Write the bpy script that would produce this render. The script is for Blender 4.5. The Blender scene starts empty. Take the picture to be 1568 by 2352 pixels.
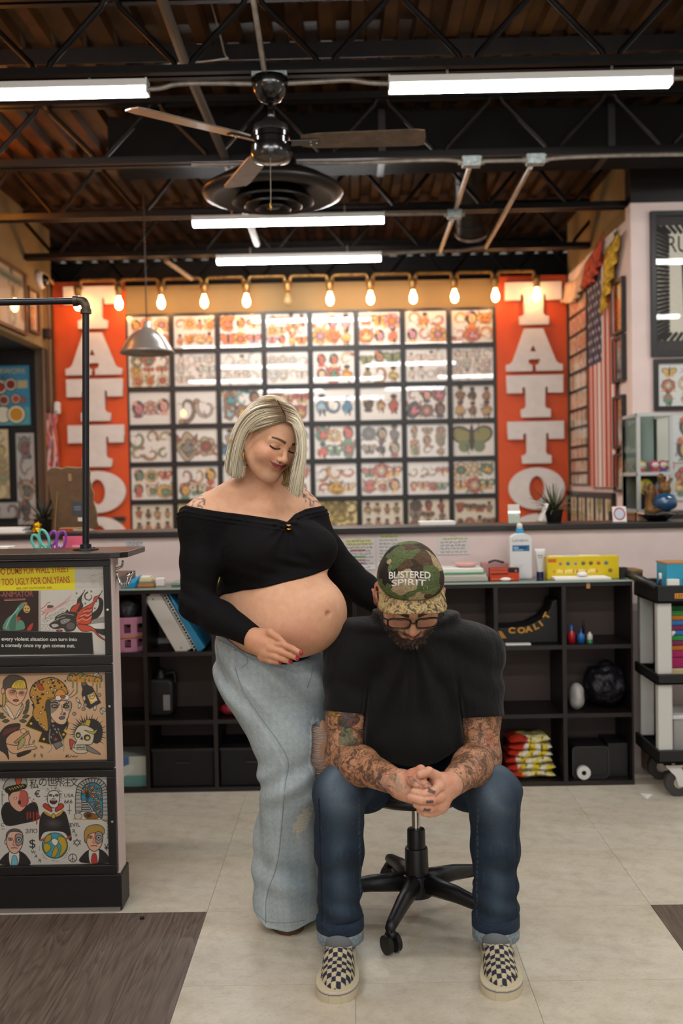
import bpy, bmesh, math, random
import numpy as np
from mathutils import Vector, Matrix, Euler
S = bpy.context.scene
COL = S.collection
RND = random.Random(7)
R = math.radians
# ------------------------------------------------------------------ camera, world, exposure
F_PX, PW, PH = 2287.0, 1568.0, 2352.0
CAM = Vector((0, 0, 1.36))
CAM_M = Matrix.Rotation(R(0.509), 4, 'Z') @ Matrix.Rotation(R(90 - 1.643), 4, 'X') @ Matrix.Rotation(R(-1.1), 4, 'Z')
cam_d = bpy.data.cameras.new('camera')
cam = bpy.data.objects.new('camera', cam_d)
COL.objects.link(cam)
cam.matrix_world = Matrix.Translation(CAM) @ CAM_M
cam_d.sensor_fit = 'VERTICAL'
cam_d.sensor_height = 36.0
cam_d.lens = 36.0 * F_PX / PH
cam_d.clip_start = 0.05
cam_d.dof.use_dof = True
cam_d.dof.focus_distance = 2.9
cam_d.dof.aperture_fstop = 2.4
S.camera = cam
w = bpy.data.worlds.new('world'); S.world = w; w.use_nodes = True
w.node_tree.nodes['Background'].inputs[0].default_value = (1.0, 0.92, 0.84, 1)
w.node_tree.nodes['Background'].inputs[1].default_value = 0.10
S.view_settings.view_transform = 'Standard'
S.view_settings.look = 'None'
S.view_settings.gamma = 1.0
S.view_settings.use_curve_mapping = False
S.view_settings.exposure = 1.02
S.cycles.max_bounces = 6
S.cycles.diffuse_bounces = 3
S.cycles.glossy_bounces = 3
S.cycles.transmission_bounces = 6
S.cycles.transparent_max_bounces = 8
S.cycles.caustics_reflective = False
S.cycles.caustics_refractive = False
S.cycles.sample_clamp_indirect = 4.0

def P(px, py, Y):
    """world point at depth Y seen at photograph pixel (px, py)"""
    d = CAM_M.to_3x3() @ Vector(((px - PW / 2) / F_PX, (PH / 2 - py) / F_PX, -1))
    return CAM + d * (Y / d.y)
def PZ(px, py, z):
    d = CAM_M.to_3x3() @ Vector(((px - PW / 2) / F_PX, (PH / 2 - py) / F_PX, -1))
    return CAM + d * ((z - CAM.z) / d.z)
def PX(px, py, x):
    d = CAM_M.to_3x3() @ Vector(((px - PW / 2) / F_PX, (PH / 2 - py) / F_PX, -1))
    return CAM + d * (x / d.x)

# ------------------------------------------------------------------ materials
def lin(c):
    if isinstance(c, str):
        c = c.lstrip('#'); c = [int(c[i:i + 2], 16) / 255 for i in (0, 2, 4)]
    return tuple(x / 12.92 if x <= .04045 else ((x + .055) / 1.055) ** 2.4 for x in c[:3])
def lin4(c): return (*lin(c), 1)
MATS = {}
class NT:
    def __init__(s, m): s.t = m.node_tree; s.n = s.t.nodes; s.b = s.n['Principled BSDF']
    def new(s, t, **k):
        n = s.n.new(t)
        for a, v in k.items(): setattr(n, a, v)
        return n
    def ln(s, a, b): s.t.links.new(a, b)
    def coords(s, scale=(1, 1, 1), rot=(0, 0, 0), kind='Object'):
        tc = s.new('ShaderNodeTexCoord'); mp = s.new('ShaderNodeMapping')
        mp.inputs['Scale'].default_value = scale; mp.inputs['Rotation'].default_value = rot
        s.ln(tc.outputs[kind], mp.inputs[0]); return mp.outputs[0]
    def noise(s, vec, scale=5, detail=4, rough=.55, dist=0):
        n = s.new('ShaderNodeTexNoise'); n.inputs['Scale'].default_value = scale; n.inputs['Detail'].default_value = detail
        n.inputs['Roughness'].default_value = rough; n.inputs['Distortion'].default_value = dist
        s.ln(vec, n.inputs['Vector']); return n.outputs['Fac']
    def ramp(s, fac, stops, interp='LINEAR'):
        r = s.new('ShaderNodeValToRGB'); r.color_ramp.interpolation = interp; e = r.color_ramp.elements
        while len(e) < len(stops): e.new(.5)
        for el, (p, c) in zip(e, stops): el.position = p; el.color = lin4(c) if not isinstance(c, (int, float)) else (c, c, c, 1)
        s.ln(fac, r.inputs[0]); return r.outputs[0]
    def mix(s, fac, a, b, mode='MIX'):
        m = s.new('ShaderNodeMix', data_type='RGBA', blend_type=mode)
        for sock, v in ((m.inputs[0], fac), (m.inputs[6], a), (m.inputs[7], b)):
            if isinstance(v, (int, float)): sock.default_value = v
            elif isinstance(v, (str, tuple)): sock.default_value = lin4(v)
            else: s.ln(v, sock)
        return m.outputs[2]
    def math(s, op, a, b=0.0):
        m = s.new('ShaderNodeMath', operation=op)
        for i, v in enumerate((a, b)):
            if isinstance(v, (int, float)): m.inputs[i].default_value = v
            else: s.ln(v, m.inputs[i])
        return m.outputs[0]
    def bump(s, h, strength=.3, dist=.01):
        b = s.new('ShaderNodeBump'); b.inputs['Strength'].default_value = strength; b.inputs['Distance'].default_value = dist
        s.ln(h, b.inputs['Height']); s.ln(b.outputs[0], s.b.inputs['Normal'])
    def attr(s, name='Col'):
        a = s.new('ShaderNodeAttribute'); a.attribute_name = name; return a.outputs[0]
def M(name, col='#808080', rough=.5, metal=0., spec=.5, var=0., scale=30, bump=0., emit=0., ecol=None, coat=0., sheen=0., sss=0., trans=0., alpha=1., stretch=(1, 1, 1), dist=.004):
    if name in MATS: return MATS[name]
    m = bpy.data.materials.new(name); m.use_nodes = True; t = NT(m); b = t.b
    b.inputs['Base Color'].default_value = lin4(col); b.inputs['Roughness'].default_value = rough
    b.inputs['Metallic'].default_value = metal; b.inputs['Specular IOR Level'].default_value = spec
    b.inputs['Coat Weight'].default_value = coat; b.inputs['Coat Roughness'].default_value = .08
    b.inputs['Sheen Weight'].default_value = sheen
    b.inputs['Transmission Weight'].default_value = trans; b.inputs['Alpha'].default_value = alpha
    if sss: b.inputs['Subsurface Weight'].default_value = sss; b.inputs['Subsurface Radius'].default_value = (.012, .005, .003); b.inputs['Subsurface Scale'].default_value = 1
    if emit: b.inputs['Emission Color'].default_value = lin4(ecol or col); b.inputs['Emission Strength'].default_value = emit
    v = t.coords(stretch)
    if var or bump:
        f = t.noise(v, scale)
        if var:
            lo = tuple(max(0, x * (1 - var)) for x in _rgb(col)); hi = tuple(min(1, x * (1 + var)) for x in _rgb(col))
            t.ln(t.ramp(f, [(.3, lo), (.7, hi)]), b.inputs['Base Color'])
        if bump: t.bump(f, bump, dist)
    MATS[name] = m; return m
def _rgb(c):
    if isinstance(c, str): c = c.lstrip('#'); return tuple(int(c[i:i + 2], 16) / 255 for i in (0, 2, 4))
    return c
def MV(name, rough=.6, coat=0., spec=.4, sss=0., bump=0., scale=200, sheen=0, fn=None):
    """material whose colour is the mesh's own printed / dyed colour attribute"""
    if name in MATS: return MATS[name]
    m = M(name, '#ffffff', rough, coat=coat, spec=spec, sss=sss, sheen=sheen, bump=bump, scale=scale); t = NT(m)
    c = t.attr('Col')
    if fn: c = fn(t, c)
    t.ln(c, t.b.inputs['Base Color']); return m

# ------------------------------------------------------------------ mesh building
WORLD = {}
def put(name, data, mat=None, parent=None):
    o = bpy.data.objects.new(name, data); COL.objects.link(o)
    if mat and data is not None and hasattr(data, 'materials') and not data.materials: data.materials.append(mat)
    WORLD[o.name] = Matrix.Identity(4)
    if parent is not None:
        o.parent = parent; o.matrix_parent_inverse = WORLD[parent.name].inverted()
    return o
def thing(name, label, cat, loc=(0, 0, 0), group=None):
    o = bpy.data.objects.new(name, None); COL.objects.link(o); o.location = loc; o.empty_display_size = .05
    WORLD[o.name] = Matrix.Translation(Vector(loc)); return tag(o, label, cat, group)
def tag(o, label, cat, group=None):
    o['label'] = label; o['category'] = cat
    if group: o['group'] = group
    return o
def structure(o): o['kind'] = 'structure'; return o
def dup(o, delta, parent=None):
    c = o.copy(); COL.objects.link(c); WORLD[c.name] = WORLD[o.name].copy()
    if parent is None: c.location = o.location + Vector(delta); WORLD[c.name] = Matrix.Translation(Vector(delta)) @ WORLD[o.name]
    else: c.parent = parent
    for ch in o.children: dup(ch, (0, 0, 0), c)
    return c
class B:
    def __init__(s): s.v = []; s.f = []
    def add(s, v, f):
        n = len(s.v); s.v += [tuple(p) for p in v]; s.f += [tuple(i + n for i in q) for q in f]; return s
    def box(s, x0, x1, y0, y1, z0, z1, M4=None):
        v = [Vector((x, y, z)) for z in (z0, z1) for y in (y0, y1) for x in (x0, x1)]
        if M4: v = [M4 @ p for p in v]
        return s.add(v, [(0, 2, 3, 1), (4, 5, 7, 6), (0, 1, 5, 4), (1, 3, 7, 5), (3, 2, 6, 7), (2, 0, 4, 6)])
    def tube(s, pts, r, n=8, closed=False, caps=True, sq=1.0):
        pts = [Vector(p) for p in pts]; m = len(pts); rs = r if hasattr(r, '__len__') else [r] * m
        vs = []; up = None
        for i, p in enumerate(pts):
            a = pts[i - 1] if (i > 0 or closed) else p; b = pts[(i + 1) % m] if (i < m - 1 or closed) else p
            t = (b - a).normalized()
            if up is None: up = Vector((0, 0, 1)) if abs(t.z) < .9 else Vector((1, 0, 0))
            x = t.cross(up); x = x.normalized() if x.length > 1e-6 else t.orthogonal().normalized()
            y = x.cross(t).normalized(); up = y
            for k in range(n):
                q = 2 * math.pi * k / n; vs.append(p + (x * math.cos(q) + y * math.sin(q) * sq) * rs[i])
        fs = []
        for i in range(m if closed else m - 1):
            j = (i + 1) % m
            for k in range(n): l = (k + 1) % n; fs.append((i * n + k, i * n + l, j * n + l, j * n + k))
        if caps and not closed: fs += [tuple(range(n - 1, -1, -1)), tuple(range((m - 1) * n, m * n))]
        return s.add(vs, fs)
    def lathe(s, prof, c=(0, 0, 0), n=24, M4=None, arc=None):
        """prof: (r, z) list turned about z through c"""
        c = Vector(c); vs = []; fs = []; m = len(prof)
        for k in range(n):
            q = 2 * math.pi * k / n
            for r, z in prof:
                p = Vector((r * math.cos(q), r * math.sin(q), z)); vs.append(c + (M4 @ p if M4 else p))
        for k in range(n):
            l = (k + 1) % n
            for i in range(m - 1): fs.append((k * m + i, l * m + i, l * m + i + 1, k * m + i + 1))
        return s.add(vs, fs)
    def prism(s, poly, d, M4=None):
        """polygon in local xz, extruded along local y by d; poly counter-clockwise seen from -y"""
        n = len(poly); v = [Vector((x, 0, z)) for x, z in poly] + [Vector((x, d, z)) for x, z in poly]
        if M4: v = [M4 @ p for p in v]
        return s.add(v, [tuple(range(n)), tuple(range(2 * n - 1, n - 1, -1))] + [(i, i + n, (i + 1) % n + n, (i + 1) % n) for i in range(n)])
    def ring(s, outer, inner, d, M4=None):
        n = len(outer); v = []
        for y in (0, d):
            for pl in (outer, inner): v += [Vector((x, y, z)) for x, z in pl]
        if M4: v = [M4 @ p for p in v]
        f = []
        for i in range(n):
            j = (i + 1) % n
            f += [(i, j, n + j, n + i), (2 * n + i, 3 * n + i, 3 * n + j, 2 * n + j), (i, 2 * n + i, 2 * n + j, j), (n + i, n + j, 3 * n + j, 3 * n + i)]
        return s.add(v, f)
    def mesh(s, name, smooth=False):
        me = bpy.data.meshes.new(name); me.from_pydata(s.v, [], s.f); me.validate()
        bm = bmesh.new(); bm.from_mesh(me); bmesh.ops.recalc_face_normals(bm, faces=bm.faces); bm.to_mesh(me); bm.free()
        if smooth: me.polygons.foreach_set('use_smooth', [True] * len(me.polygons))
        return me
    def obj(s, name, mat, parent=None, smooth=False, bevel=0., seg=2, label=None, auto=False):
        me = s.mesh(name, smooth or auto)
        if auto: me.set_sharp_from_angle(angle=R(40))
        o = put(name, me, mat, parent)
        if bevel:
            b = o.modifiers.new('edge', 'BEVEL'); b.width = bevel; b.segments = seg; b.limit_method = 'ANGLE'; b.angle_limit = R(40)
        if label: o['label'] = label
        return o
def box(name, mat, x0, x1, y0, y1, z0, z1, parent=None, bevel=0., M4=None, label=None):
    return B().box(x0, x1, y0, y1, z0, z1, M4).obj(name, mat, parent, bevel=bevel, label=label)
def one(name, label, cat, mb, mat, group=None, **k):
    return tag(mb.obj(name, mat, None, **k), label, cat, group)
def fr(o, x=(1, 0, 0), z=(0, 0, 1)):
    """matrix of a local frame at o: local x, y = z cross x (into the picture), z"""
    x = Vector(x).normalized(); z = Vector(z); y = z.cross(x).normalized(); z = x.cross(y)
    m = Matrix((x, y, z)).transposed().to_4x4(); m.translation = Vector(o); return m
def rpoly(w, h, r, n=4, x0=0, z0=0):
    pts = []
    for cx, cz, a in ((w - r, r, -90), (w - r, h - r, 0), (r, h - r, 90), (r, r, 180)):
        for i in range(n + 1):
            q = R(a + 90 * i / n); pts.append((x0 + cx + r * math.cos(q), z0 + cz + r * math.sin(q)))
    return pts
def circ(r, n=24, cx=0, cz=0, rz=None):
    return [(cx + r * math.cos(2 * math.pi * i / n), cz + (rz or r) * math.sin(2 * math.pi * i / n)) for i in range(n)]
def bez(pts, n=24):
    """smooth curve through points (Catmull-Rom)"""
    p = [Vector(a) for a in pts]; p = [2 * p[0] - p[1]] + p + [2 * p[-1] - p[-2]]; out = []
    for i in range(1, len(p) - 2):
        for k in range(n):
            t = k / n; a, b, c, d = p[i - 1:i + 3]
            out.append(.5 * ((2 * b) + (c - a) * t + (2 * a - 5 * b + 4 * c - d) * t * t + (3 * b - a - 3 * c + d) * t ** 3))
    out.append(p[-2]); return out
def text(name, body, size, mat, M4, parent=None, extrude=.0006, sx=1., align='LEFT', sp=1., lsp=1., off=0.):
    c = bpy.data.curves.new(name, 'FONT'); c.body = body; c.size = size; c.extrude = extrude; c.align_x = align; c.space_character = sp; c.space_line = lsp; c.offset = off; c.resolution_u = 4
    o = put(name, c, mat, parent)
    o.matrix_basis = M4 @ Matrix.Rotation(R(90), 4, 'X') @ Matrix.Diagonal((sx, 1, 1, 1)); return o

# ------------------------------------------------------------------ printed pictures (colour per vertex on a fine flat grid)
class Pic:
    def __init__(s, w, h, nx, bg='#e8e4dc', noise=.02, seed=0):
        s.w, s.h = w, h; s.nx = nx; s.ny = max(2, int(nx * h / w)); s.rs = np.random.RandomState(seed)
        s.X, s.Z = np.meshgrid(np.linspace(0, w, s.nx), np.linspace(0, h, s.ny)); s.px = w / s.nx
        s.c = np.ones((s.ny, s.nx, 3)) * np.array(_rgb(bg)); s.c += (s.rs.rand(s.ny, s.nx, 1) - .5) * noise
    def win(s, x0, x1, z0, z1):
        p = s.px * 2; i0, i1 = np.clip([(z0 - p) / s.h * (s.ny - 1), (z1 + p) / s.h * (s.ny - 1) + 2], 0, s.ny).astype(int); j0, j1 = np.clip([(x0 - p) / s.w * (s.nx - 1), (x1 + p) / s.w * (s.nx - 1) + 2], 0, s.nx).astype(int)
        W = (slice(i0, i1), slice(j0, j1)); return W, s.X[W], s.Z[W]
    def lay(s, W, d, col, a=1., soft=1.):
        m = np.clip(.5 - d / (s.px * soft), 0, 1)[..., None] * a; s.c[W] = s.c[W] * (1 - m) + np.array(_rgb(col)) * m
    def _e(s, cx, cz, rx, rz, rot, g):
        r = max(rx, rz) + g; W, X, Z = s.win(cx - r, cx + r, cz - r, cz + r); x, z = X - cx, Z - cz; q = R(rot)
        x, z = x * math.cos(q) + z * math.sin(q), -x * math.sin(q) + z * math.cos(q); return W, (np.sqrt((x / rx) ** 2 + (z / rz) ** 2) - 1) * min(rx, rz)
    def ell(s, cx, cz, rx, rz, col, a=1., rot=0., soft=1.):
        W, d = s._e(cx, cz, rx, rz, rot, s.px * soft); s.lay(W, d, col, a, soft)
    def oval(s, cx, cz, rx, rz, wd, col, rot=0., a=1.):
        W, d = s._e(cx, cz, rx, rz, rot, wd * 2); s.lay(W, np.abs(d) - wd, col, a)
    def rect(s, x0, x1, z0, z1, col, a=1.):
        W, X, Z = s.win(x0, x1, z0, z1); s.lay(W, np.maximum(np.maximum(x0 - X, X - x1), np.maximum(z0 - Z, Z - z1)), col, a)
    def line(s, pts, wd, col, a=1., closed=False, taper=0):
        pts = [tuple(p)[:2] for p in pts]; n = len(pts); pts = pts + ([pts[0]] if closed else [])
        xs, zs = [p[0] for p in pts], [p[1] for p in pts]; W, X, Z = s.win(min(xs) - wd, max(xs) + wd, min(zs) - wd, max(zs) + wd); d = np.full(X.shape, 9.)
        for i in range(len(pts) - 1):
            (ax, az), (bx, bz) = pts[i], pts[i + 1]; dx, dz = bx - ax, bz - az; t = np.clip(((X - ax) * dx + (Z - az) * dz) / (dx * dx + dz * dz + 1e-12), 0, 1)
            d = np.minimum(d, np.hypot(X - ax - t * dx, Z - az - t * dz) - wd * (1 - taper * i / max(1, n - 1)))
        s.lay(W, d, col, a)
    def poly(s, pts, col, a=1., edge=None, ew=.001):
        pts = [tuple(p)[:2] for p in pts]; n = len(pts); xs, zs = [p[0] for p in pts], [p[1] for p in pts]
        W, X, Z = s.win(min(xs) - ew, max(xs) + ew, min(zs) - ew, max(zs) + ew); ins = np.zeros(X.shape, bool); d = np.full(X.shape, 9.)
        for i in range(n):
            (ax, az), (bx, bz) = pts[i], pts[(i + 1) % n]
            if az != bz: ins ^= ((Z < az) != (Z < bz)) & (X < (bx - ax) * (Z - az) / (bz - az) + ax)
            dx, dz = bx - ax, bz - az; t = np.clip(((X - ax) * dx + (Z - az) * dz) / (dx * dx + dz * dz + 1e-12), 0, 1)
            d = np.minimum(d, np.hypot(X - ax - t * dx, Z - az - t * dz))
        if col: s.lay(W, np.where(ins, -d, d), col, a)
        if edge: s.lay(W, d - ew, edge)
    def obj(s, name, M4, mat, parent=None, bend=None):
        me = bpy.data.meshes.new(name); n = s.nx * s.ny
        co = np.zeros((n, 3)); co[:, 0] = s.X.ravel(); co[:, 2] = s.Z.ravel()
        if bend is not None: co[:, 1] = bend(co[:, 0], co[:, 2])
        m = np.array(M4); co = co @ m[:3, :3].T + m[:3, 3]
        i = np.arange(s.ny - 1)[:, None] * s.nx + np.arange(s.nx - 1)[None]; q = np.stack([i, i + 1, i + s.nx + 1, i + s.nx], -1).reshape(-1, 4)
        mesh_np(me, co, q); colattr(me, s.c.reshape(-1, 3)); return put(name, me, mat, parent)
def mesh_np(me, co, q, smooth=True):
    me.vertices.add(len(co)); me.vertices.foreach_set('co', np.ascontiguousarray(co, np.float32).ravel())
    nf = len(q); k = q.shape[1]; me.loops.add(nf * k); me.loops.foreach_set('vertex_index', np.ascontiguousarray(q, np.int32).ravel())
    me.polygons.add(nf); me.polygons.foreach_set('loop_start', np.arange(0, nf * k, k, dtype=np.int32)); me.polygons.foreach_set('loop_total', np.full(nf, k, np.int32))
    me.polygons.foreach_set('use_smooth', np.full(nf, smooth)); me.update(calc_edges=True)
def colattr(me, c):
    c = np.clip(c, 0, 1); c = np.where(c <= .04045, c / 12.92, ((c + .055) / 1.055) ** 2.4)
    a = me.color_attributes.new('Col', 'FLOAT_COLOR', 'POINT'); a.data.foreach_set('color', np.hstack([c, np.ones((len(c), 1))]).astype(np.float32).ravel())

# ------------------------------------------------------------------ implicit surfaces for bodies and clothes
def vnoise(p, s, seed=0):
    """cheap smooth value noise from summed sines, -1..1"""
    q = p * s + seed * 1.7
    return (np.sin(q[:, 0] + 1.3 * np.sin(q[:, 1] * .8 + seed)) + np.sin(q[:, 1] * 1.1 + 1.4 * np.sin(q[:, 2] * .9)) + np.sin(q[:, 2] * .95 + 1.2 * np.sin(q[:, 0] * 1.05 + 2))) / 3
def cone(a, b, ra, rb, sq=None):
    a = np.array(a, float); b = np.array(b, float); ba = b - a; l2 = max((ba * ba).sum(), 1e-12)
    def f(p):
        q = p - a; t = np.clip(q @ ba / l2, 0, 1); return np.linalg.norm(q - t[:, None] * ba, axis=1) - (ra + (rb - ra) * t)
    return f
def ell(c, r, M3=None):
    c = np.array(c, float); r = np.array(r, float); m = None if M3 is None else np.array(M3)[:3, :3]
    def f(p):
        q = p - c
        if m is not None: q = q @ m
        k0 = np.linalg.norm(q / r, axis=1); k1 = np.linalg.norm(q / (r * r), axis=1); return k0 * (k0 - 1) / np.maximum(k1, 1e-9)
    return f
def half(pt, n):
    pt = np.array(pt, float); n = np.array(n, float); n /= np.linalg.norm(n)
    return lambda p: (p - pt) @ n
def rbox(c, h, r, M3=None):
    c = np.array(c, float); h = np.array(h, float); m = None if M3 is None else np.array(M3)[:3, :3]
    def f(p):
        q = p - c
        if m is not None: q = q @ m
        q = np.abs(q) - h + r; return np.linalg.norm(np.maximum(q, 0), axis=1) + np.minimum(q.max(1), 0) - r
    return f
def smin(a, b, k):
    if k <= 0: return np.minimum(a, b)
    h = np.maximum(k - np.abs(a - b), 0) / k; return np.minimum(a, b) - h * h * k * .25
class SDF:
    def __init__(s): s.ops = []
    def u(s, f, k=.01): s.ops.append(('u', f, k)); return s
    def chain(s, pts, rs, k=.01, k2=None):
        for i in range(len(pts) - 1): s.u(cone(pts[i], pts[i + 1], rs[i], rs[i + 1]), k if i == 0 else (k2 if k2 is not None else .004))
        return s
    def cut(s, f, k=.003): s.ops.append(('s', f, k)); return s
    def cap(s, f, k=.003): s.ops.append(('i', f, k)); return s
    def disp(s, f): s.ops.append(('d', f, 0)); return s
    def __call__(s, p):
        d = np.full(len(p), 1e3)
        for m, f, k in s.ops:
            v = f(p)
            if m == 'u': d = smin(d, v, k)
            elif m == 's': d = -smin(-d, v, k)
            elif m == 'i': d = -smin(-d, -v, k)
            else: d = d + v
        return d
def surf(f, lo, hi, h, slack=1.6, proj=2):
    lo = np.array(lo, float); hi = np.array(hi, float); bs = 8
    nb = np.ceil((hi - lo) / (h * bs)).astype(int) + 1; n = nb * bs
    g = np.stack(np.meshgrid(*[np.arange(k) for k in nb], indexing='ij'), -1).reshape(-1, 3)
    c = lo + (g * bs + (bs - 1) / 2) * h; d = f(c); lim = bs * h * .87 * slack + 2 * h
    vals = np.repeat(np.repeat(np.repeat(np.sign(d).reshape(nb) * 9., bs, 0), bs, 1), bs, 2)
    act = g[np.abs(d) < lim]; off = np.stack(np.meshgrid(*[np.arange(bs)] * 3, indexing='ij'), -1).reshape(-1, 3)
    idx = (act[:, None] * bs + off[None]).reshape(-1, 3)
    for i in range(0, len(idx), 400000):
        j = idx[i:i + 400000]; vals[j[:, 0], j[:, 1], j[:, 2]] = f(lo + j * h)
    neg = vals < 0; cs = np.zeros(n - 1, np.int8)
    cor = [(a, b, e) for a in (0, 1) for b in (0, 1) for e in (0, 1)]
    sl = lambda A, o: A[o[0]:n[0] - 1 + o[0], o[1]:n[1] - 1 + o[1], o[2]:n[2] - 1 + o[2]]
    for o in cor: cs += sl(neg, o)
    ci = np.argwhere((cs > 0) & (cs < 8)); vid = np.full(n - 1, -1, np.int64); vid[tuple(ci.T)] = np.arange(len(ci))
    acc = np.zeros((len(ci), 3)); cnt = np.zeros(len(ci))
    for a in cor:
        for ax in range(3):
            if a[ax]: continue
            b = list(a); b[ax] = 1
            va = vals[tuple((ci + a).T)]; vb = vals[tuple((ci + b).T)]; m = (va < 0) != (vb < 0)
            t = np.where(m, va / np.where(m, va - vb, 1), 0); p = np.array(a) + t[:, None] * (np.array(b) - np.array(a))
            acc += p * m[:, None]; cnt += m
    co = lo + (ci + acc / cnt[:, None]) * h; quads = []
    for ax in range(3):
        o1, o2 = [(1, 2), (2, 0), (0, 1)][ax]; e = [0, 0, 0]; e[ax] = 1
        s0 = [slice(1, n[k] - 1) for k in range(3)]; s0[ax] = slice(0, n[ax] - 1); s1 = list(s0); s1[ax] = slice(1, n[ax])
        A, Bq = neg[tuple(s0)], neg[tuple(s1)]; k = np.argwhere(A != Bq); fl = A[tuple(k.T)]
        base = k.copy()
        for q in range(3):
            if q != ax: base[:, q] += 1
        def V(d1, d2): t = base.copy(); t[:, o1] -= d1; t[:, o2] -= d2; return vid[tuple(t.T)]
        q4 = np.stack([V(0, 0), V(1, 0), V(1, 1), V(0, 1)], 1); q4[~fl] = q4[~fl][:, ::-1]; quads.append(q4)
    q = np.concatenate(quads); q = q[(q >= 0).all(1)]
    for _ in range(proj):
        d = f(co); e = h * .3; gr = np.stack([f(co + v) - f(co - v) for v in np.eye(3) * e], 1) / (2 * e)
        co = co - gr * np.clip(d / np.maximum((gr * gr).sum(1), .2), -h, h)[:, None] * .9
    return co, q
def body(name, chunks, mat, parent=None, colf=None, fallback='#888888'):
    """chunks: (sdf, lo, hi, cell) meshed and joined into one mesh"""
    vs, qs, n = [], [], 0
    for f, lo, hi, h in chunks:
        co, q = surf(f, lo, hi, h); vs.append(co); qs.append(q + n); n += len(co)
    co = np.concatenate(vs); me = bpy.data.meshes.new(name); mesh_np(me, co, np.concatenate(qs))
    if colf: colattr(me, colf(co))
    return put(name, me, mat, parent)
def finish():
    """lettering and cut-out letters become plain meshes"""
    dg = bpy.context.evaluated_depsgraph_get(); cv = [o for o in S.objects if o.type in ('CURVE', 'FONT')]
    mes = [bpy.data.meshes.new_from_object(o.evaluated_get(dg)) for o in cv]
    for o, me in zip(cv, mes):
        nm, mat = o.name, o.data.materials[0]; o.name = 'old'; n = bpy.data.objects.new(nm, me); COL.objects.link(n)
        me.materials.clear(); me.materials.append(mat)
        n.parent = o.parent; n.matrix_parent_inverse = o.matrix_parent_inverse; n.matrix_basis = o.matrix_basis.copy(); bpy.data.objects.remove(o)
# ------------------------------------------------------------------ shared materials
m_black = M('black paint', '#17120f', .5, var=.15, scale=8)
m_steel = M('dark steel', '#0d0907', .5, spec=.2, var=.25, scale=14)
m_pink = M('pink wall paint', '#e6d1ca', .75, var=.02, scale=6, bump=.15)
m_tan = M('tan wall paint', '#8d7852', .8, var=.03, scale=5, bump=.15)
m_white = M('white enamel', '#d4d2cd', .4)
m_conduit = M('galvanised conduit', '#8e867c', .42, metal=.65, var=.12, scale=25)
m_galv = M('galvanised box', '#9aa3a1', .5, metal=.5, var=.2, scale=60)
m_lamp = M('lamp diffuser', '#ffffff', .4, emit=36.0, ecol='#fbfaf8')
m_blackgloss = M('black gloss', '#0f0d0c', .18, coat=.4)
m_rubber = M('black plastic', '#151314', .42, bump=.1, scale=300)
m_chrome = M('chrome', '#cfcac2', .16, metal=1.)
m_paper = M('white paper', '#e9e5de', .7)
m_glass = M('clear glass', '#ffffff', .02, trans=1., spec=.5)
NT(m_glass).b.inputs['IOR'].default_value = 1.1

def floor_mat():
    m = M('beige vinyl', '#c8bba4', .34, spec=.4); t = NT(m)
    v = t.coords((1.0, 1.0, 1.0)); v2 = t.coords((2.2, 9.0, 1.0))
    n1 = t.noise(v2, 1.6, 8, .62, .6); n2 = t.noise(v, 14, 8, .7, .4); n3 = t.noise(v, 2.3, 4, .5); n4 = t.noise(t.coords((60, 140, 60)), 1.5, 5, .7)
    a = t.ramp(n1, [(.25, '#b2a58d'), (.45, '#c7bda9'), (.62, '#d1c9b7'), (.8, '#bbb09b')])
    b = t.ramp(n2, [(.3, '#a69a82'), (.5, '#cac0ae'), (.7, '#d7cfbf')]); c = t.mix(.5, a, b)
    c = t.mix(t.ramp(n4, [(.34, .5), (.46, 0.)]), c, '#948a7b')
    c = t.mix(t.ramp(n3, [(.45, 0.), (.75, .35)]), c, '#bda988'); t.ln(c, t.b.inputs['Base Color'])
    t.ln(t.ramp(n2, [(.3, .42), (.7, .28)]), t.b.inputs['Roughness']); t.bump(n2, .06, .002); return m
def wood_mat():
    m = M('grey brown wood vinyl', '#6f6156', .38, spec=.4); t = NT(m)
    v = t.coords((1, 1, 1)); ob = t.new('ShaderNodeObjectInfo'); off = t.new('ShaderNodeVectorMath', operation='ADD')
    t.ln(v, off.inputs[0]); cx = t.new('ShaderNodeCombineXYZ'); t.ln(t.math('MULTIPLY', ob.outputs['Random'], 40), cx.inputs[0]); t.ln(t.math('MULTIPLY', ob.outputs['Random'], 17), cx.inputs[1]); t.ln(cx.outputs[0], off.inputs[1])
    mp = t.new('ShaderNodeMapping'); mp.inputs['Scale'].default_value = (7, .8, 1); t.ln(off.outputs[0], mp.inputs[0])
    big = t.noise(mp.outputs[0], 1.0, 3, .5, .8)
    rings = t.math('FRACT', t.math('MULTIPLY', big, 14.0)); mp2 = t.new('ShaderNodeMapping'); mp2.inputs['Scale'].default_value = (160, 5, 1); t.ln(off.outputs[0], mp2.inputs[0])
    fine = t.noise(mp2.outputs[0], 1, 4, .6)
    c = t.ramp(rings, [(0, '#483a31'), (.25, '#5e4f44'), (.8, '#726255'), (1, '#50423a')])
    c = t.mix(.5, c, t.ramp(fine, [(.3, '#3b3029'), (.5, '#625347'), (.72, '#887768')])); t.ln(c, t.b.inputs['Base Color']); t.bump(fine, .12, .002); return m
m_floor, m_wood = floor_mat(), wood_mat()

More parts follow.
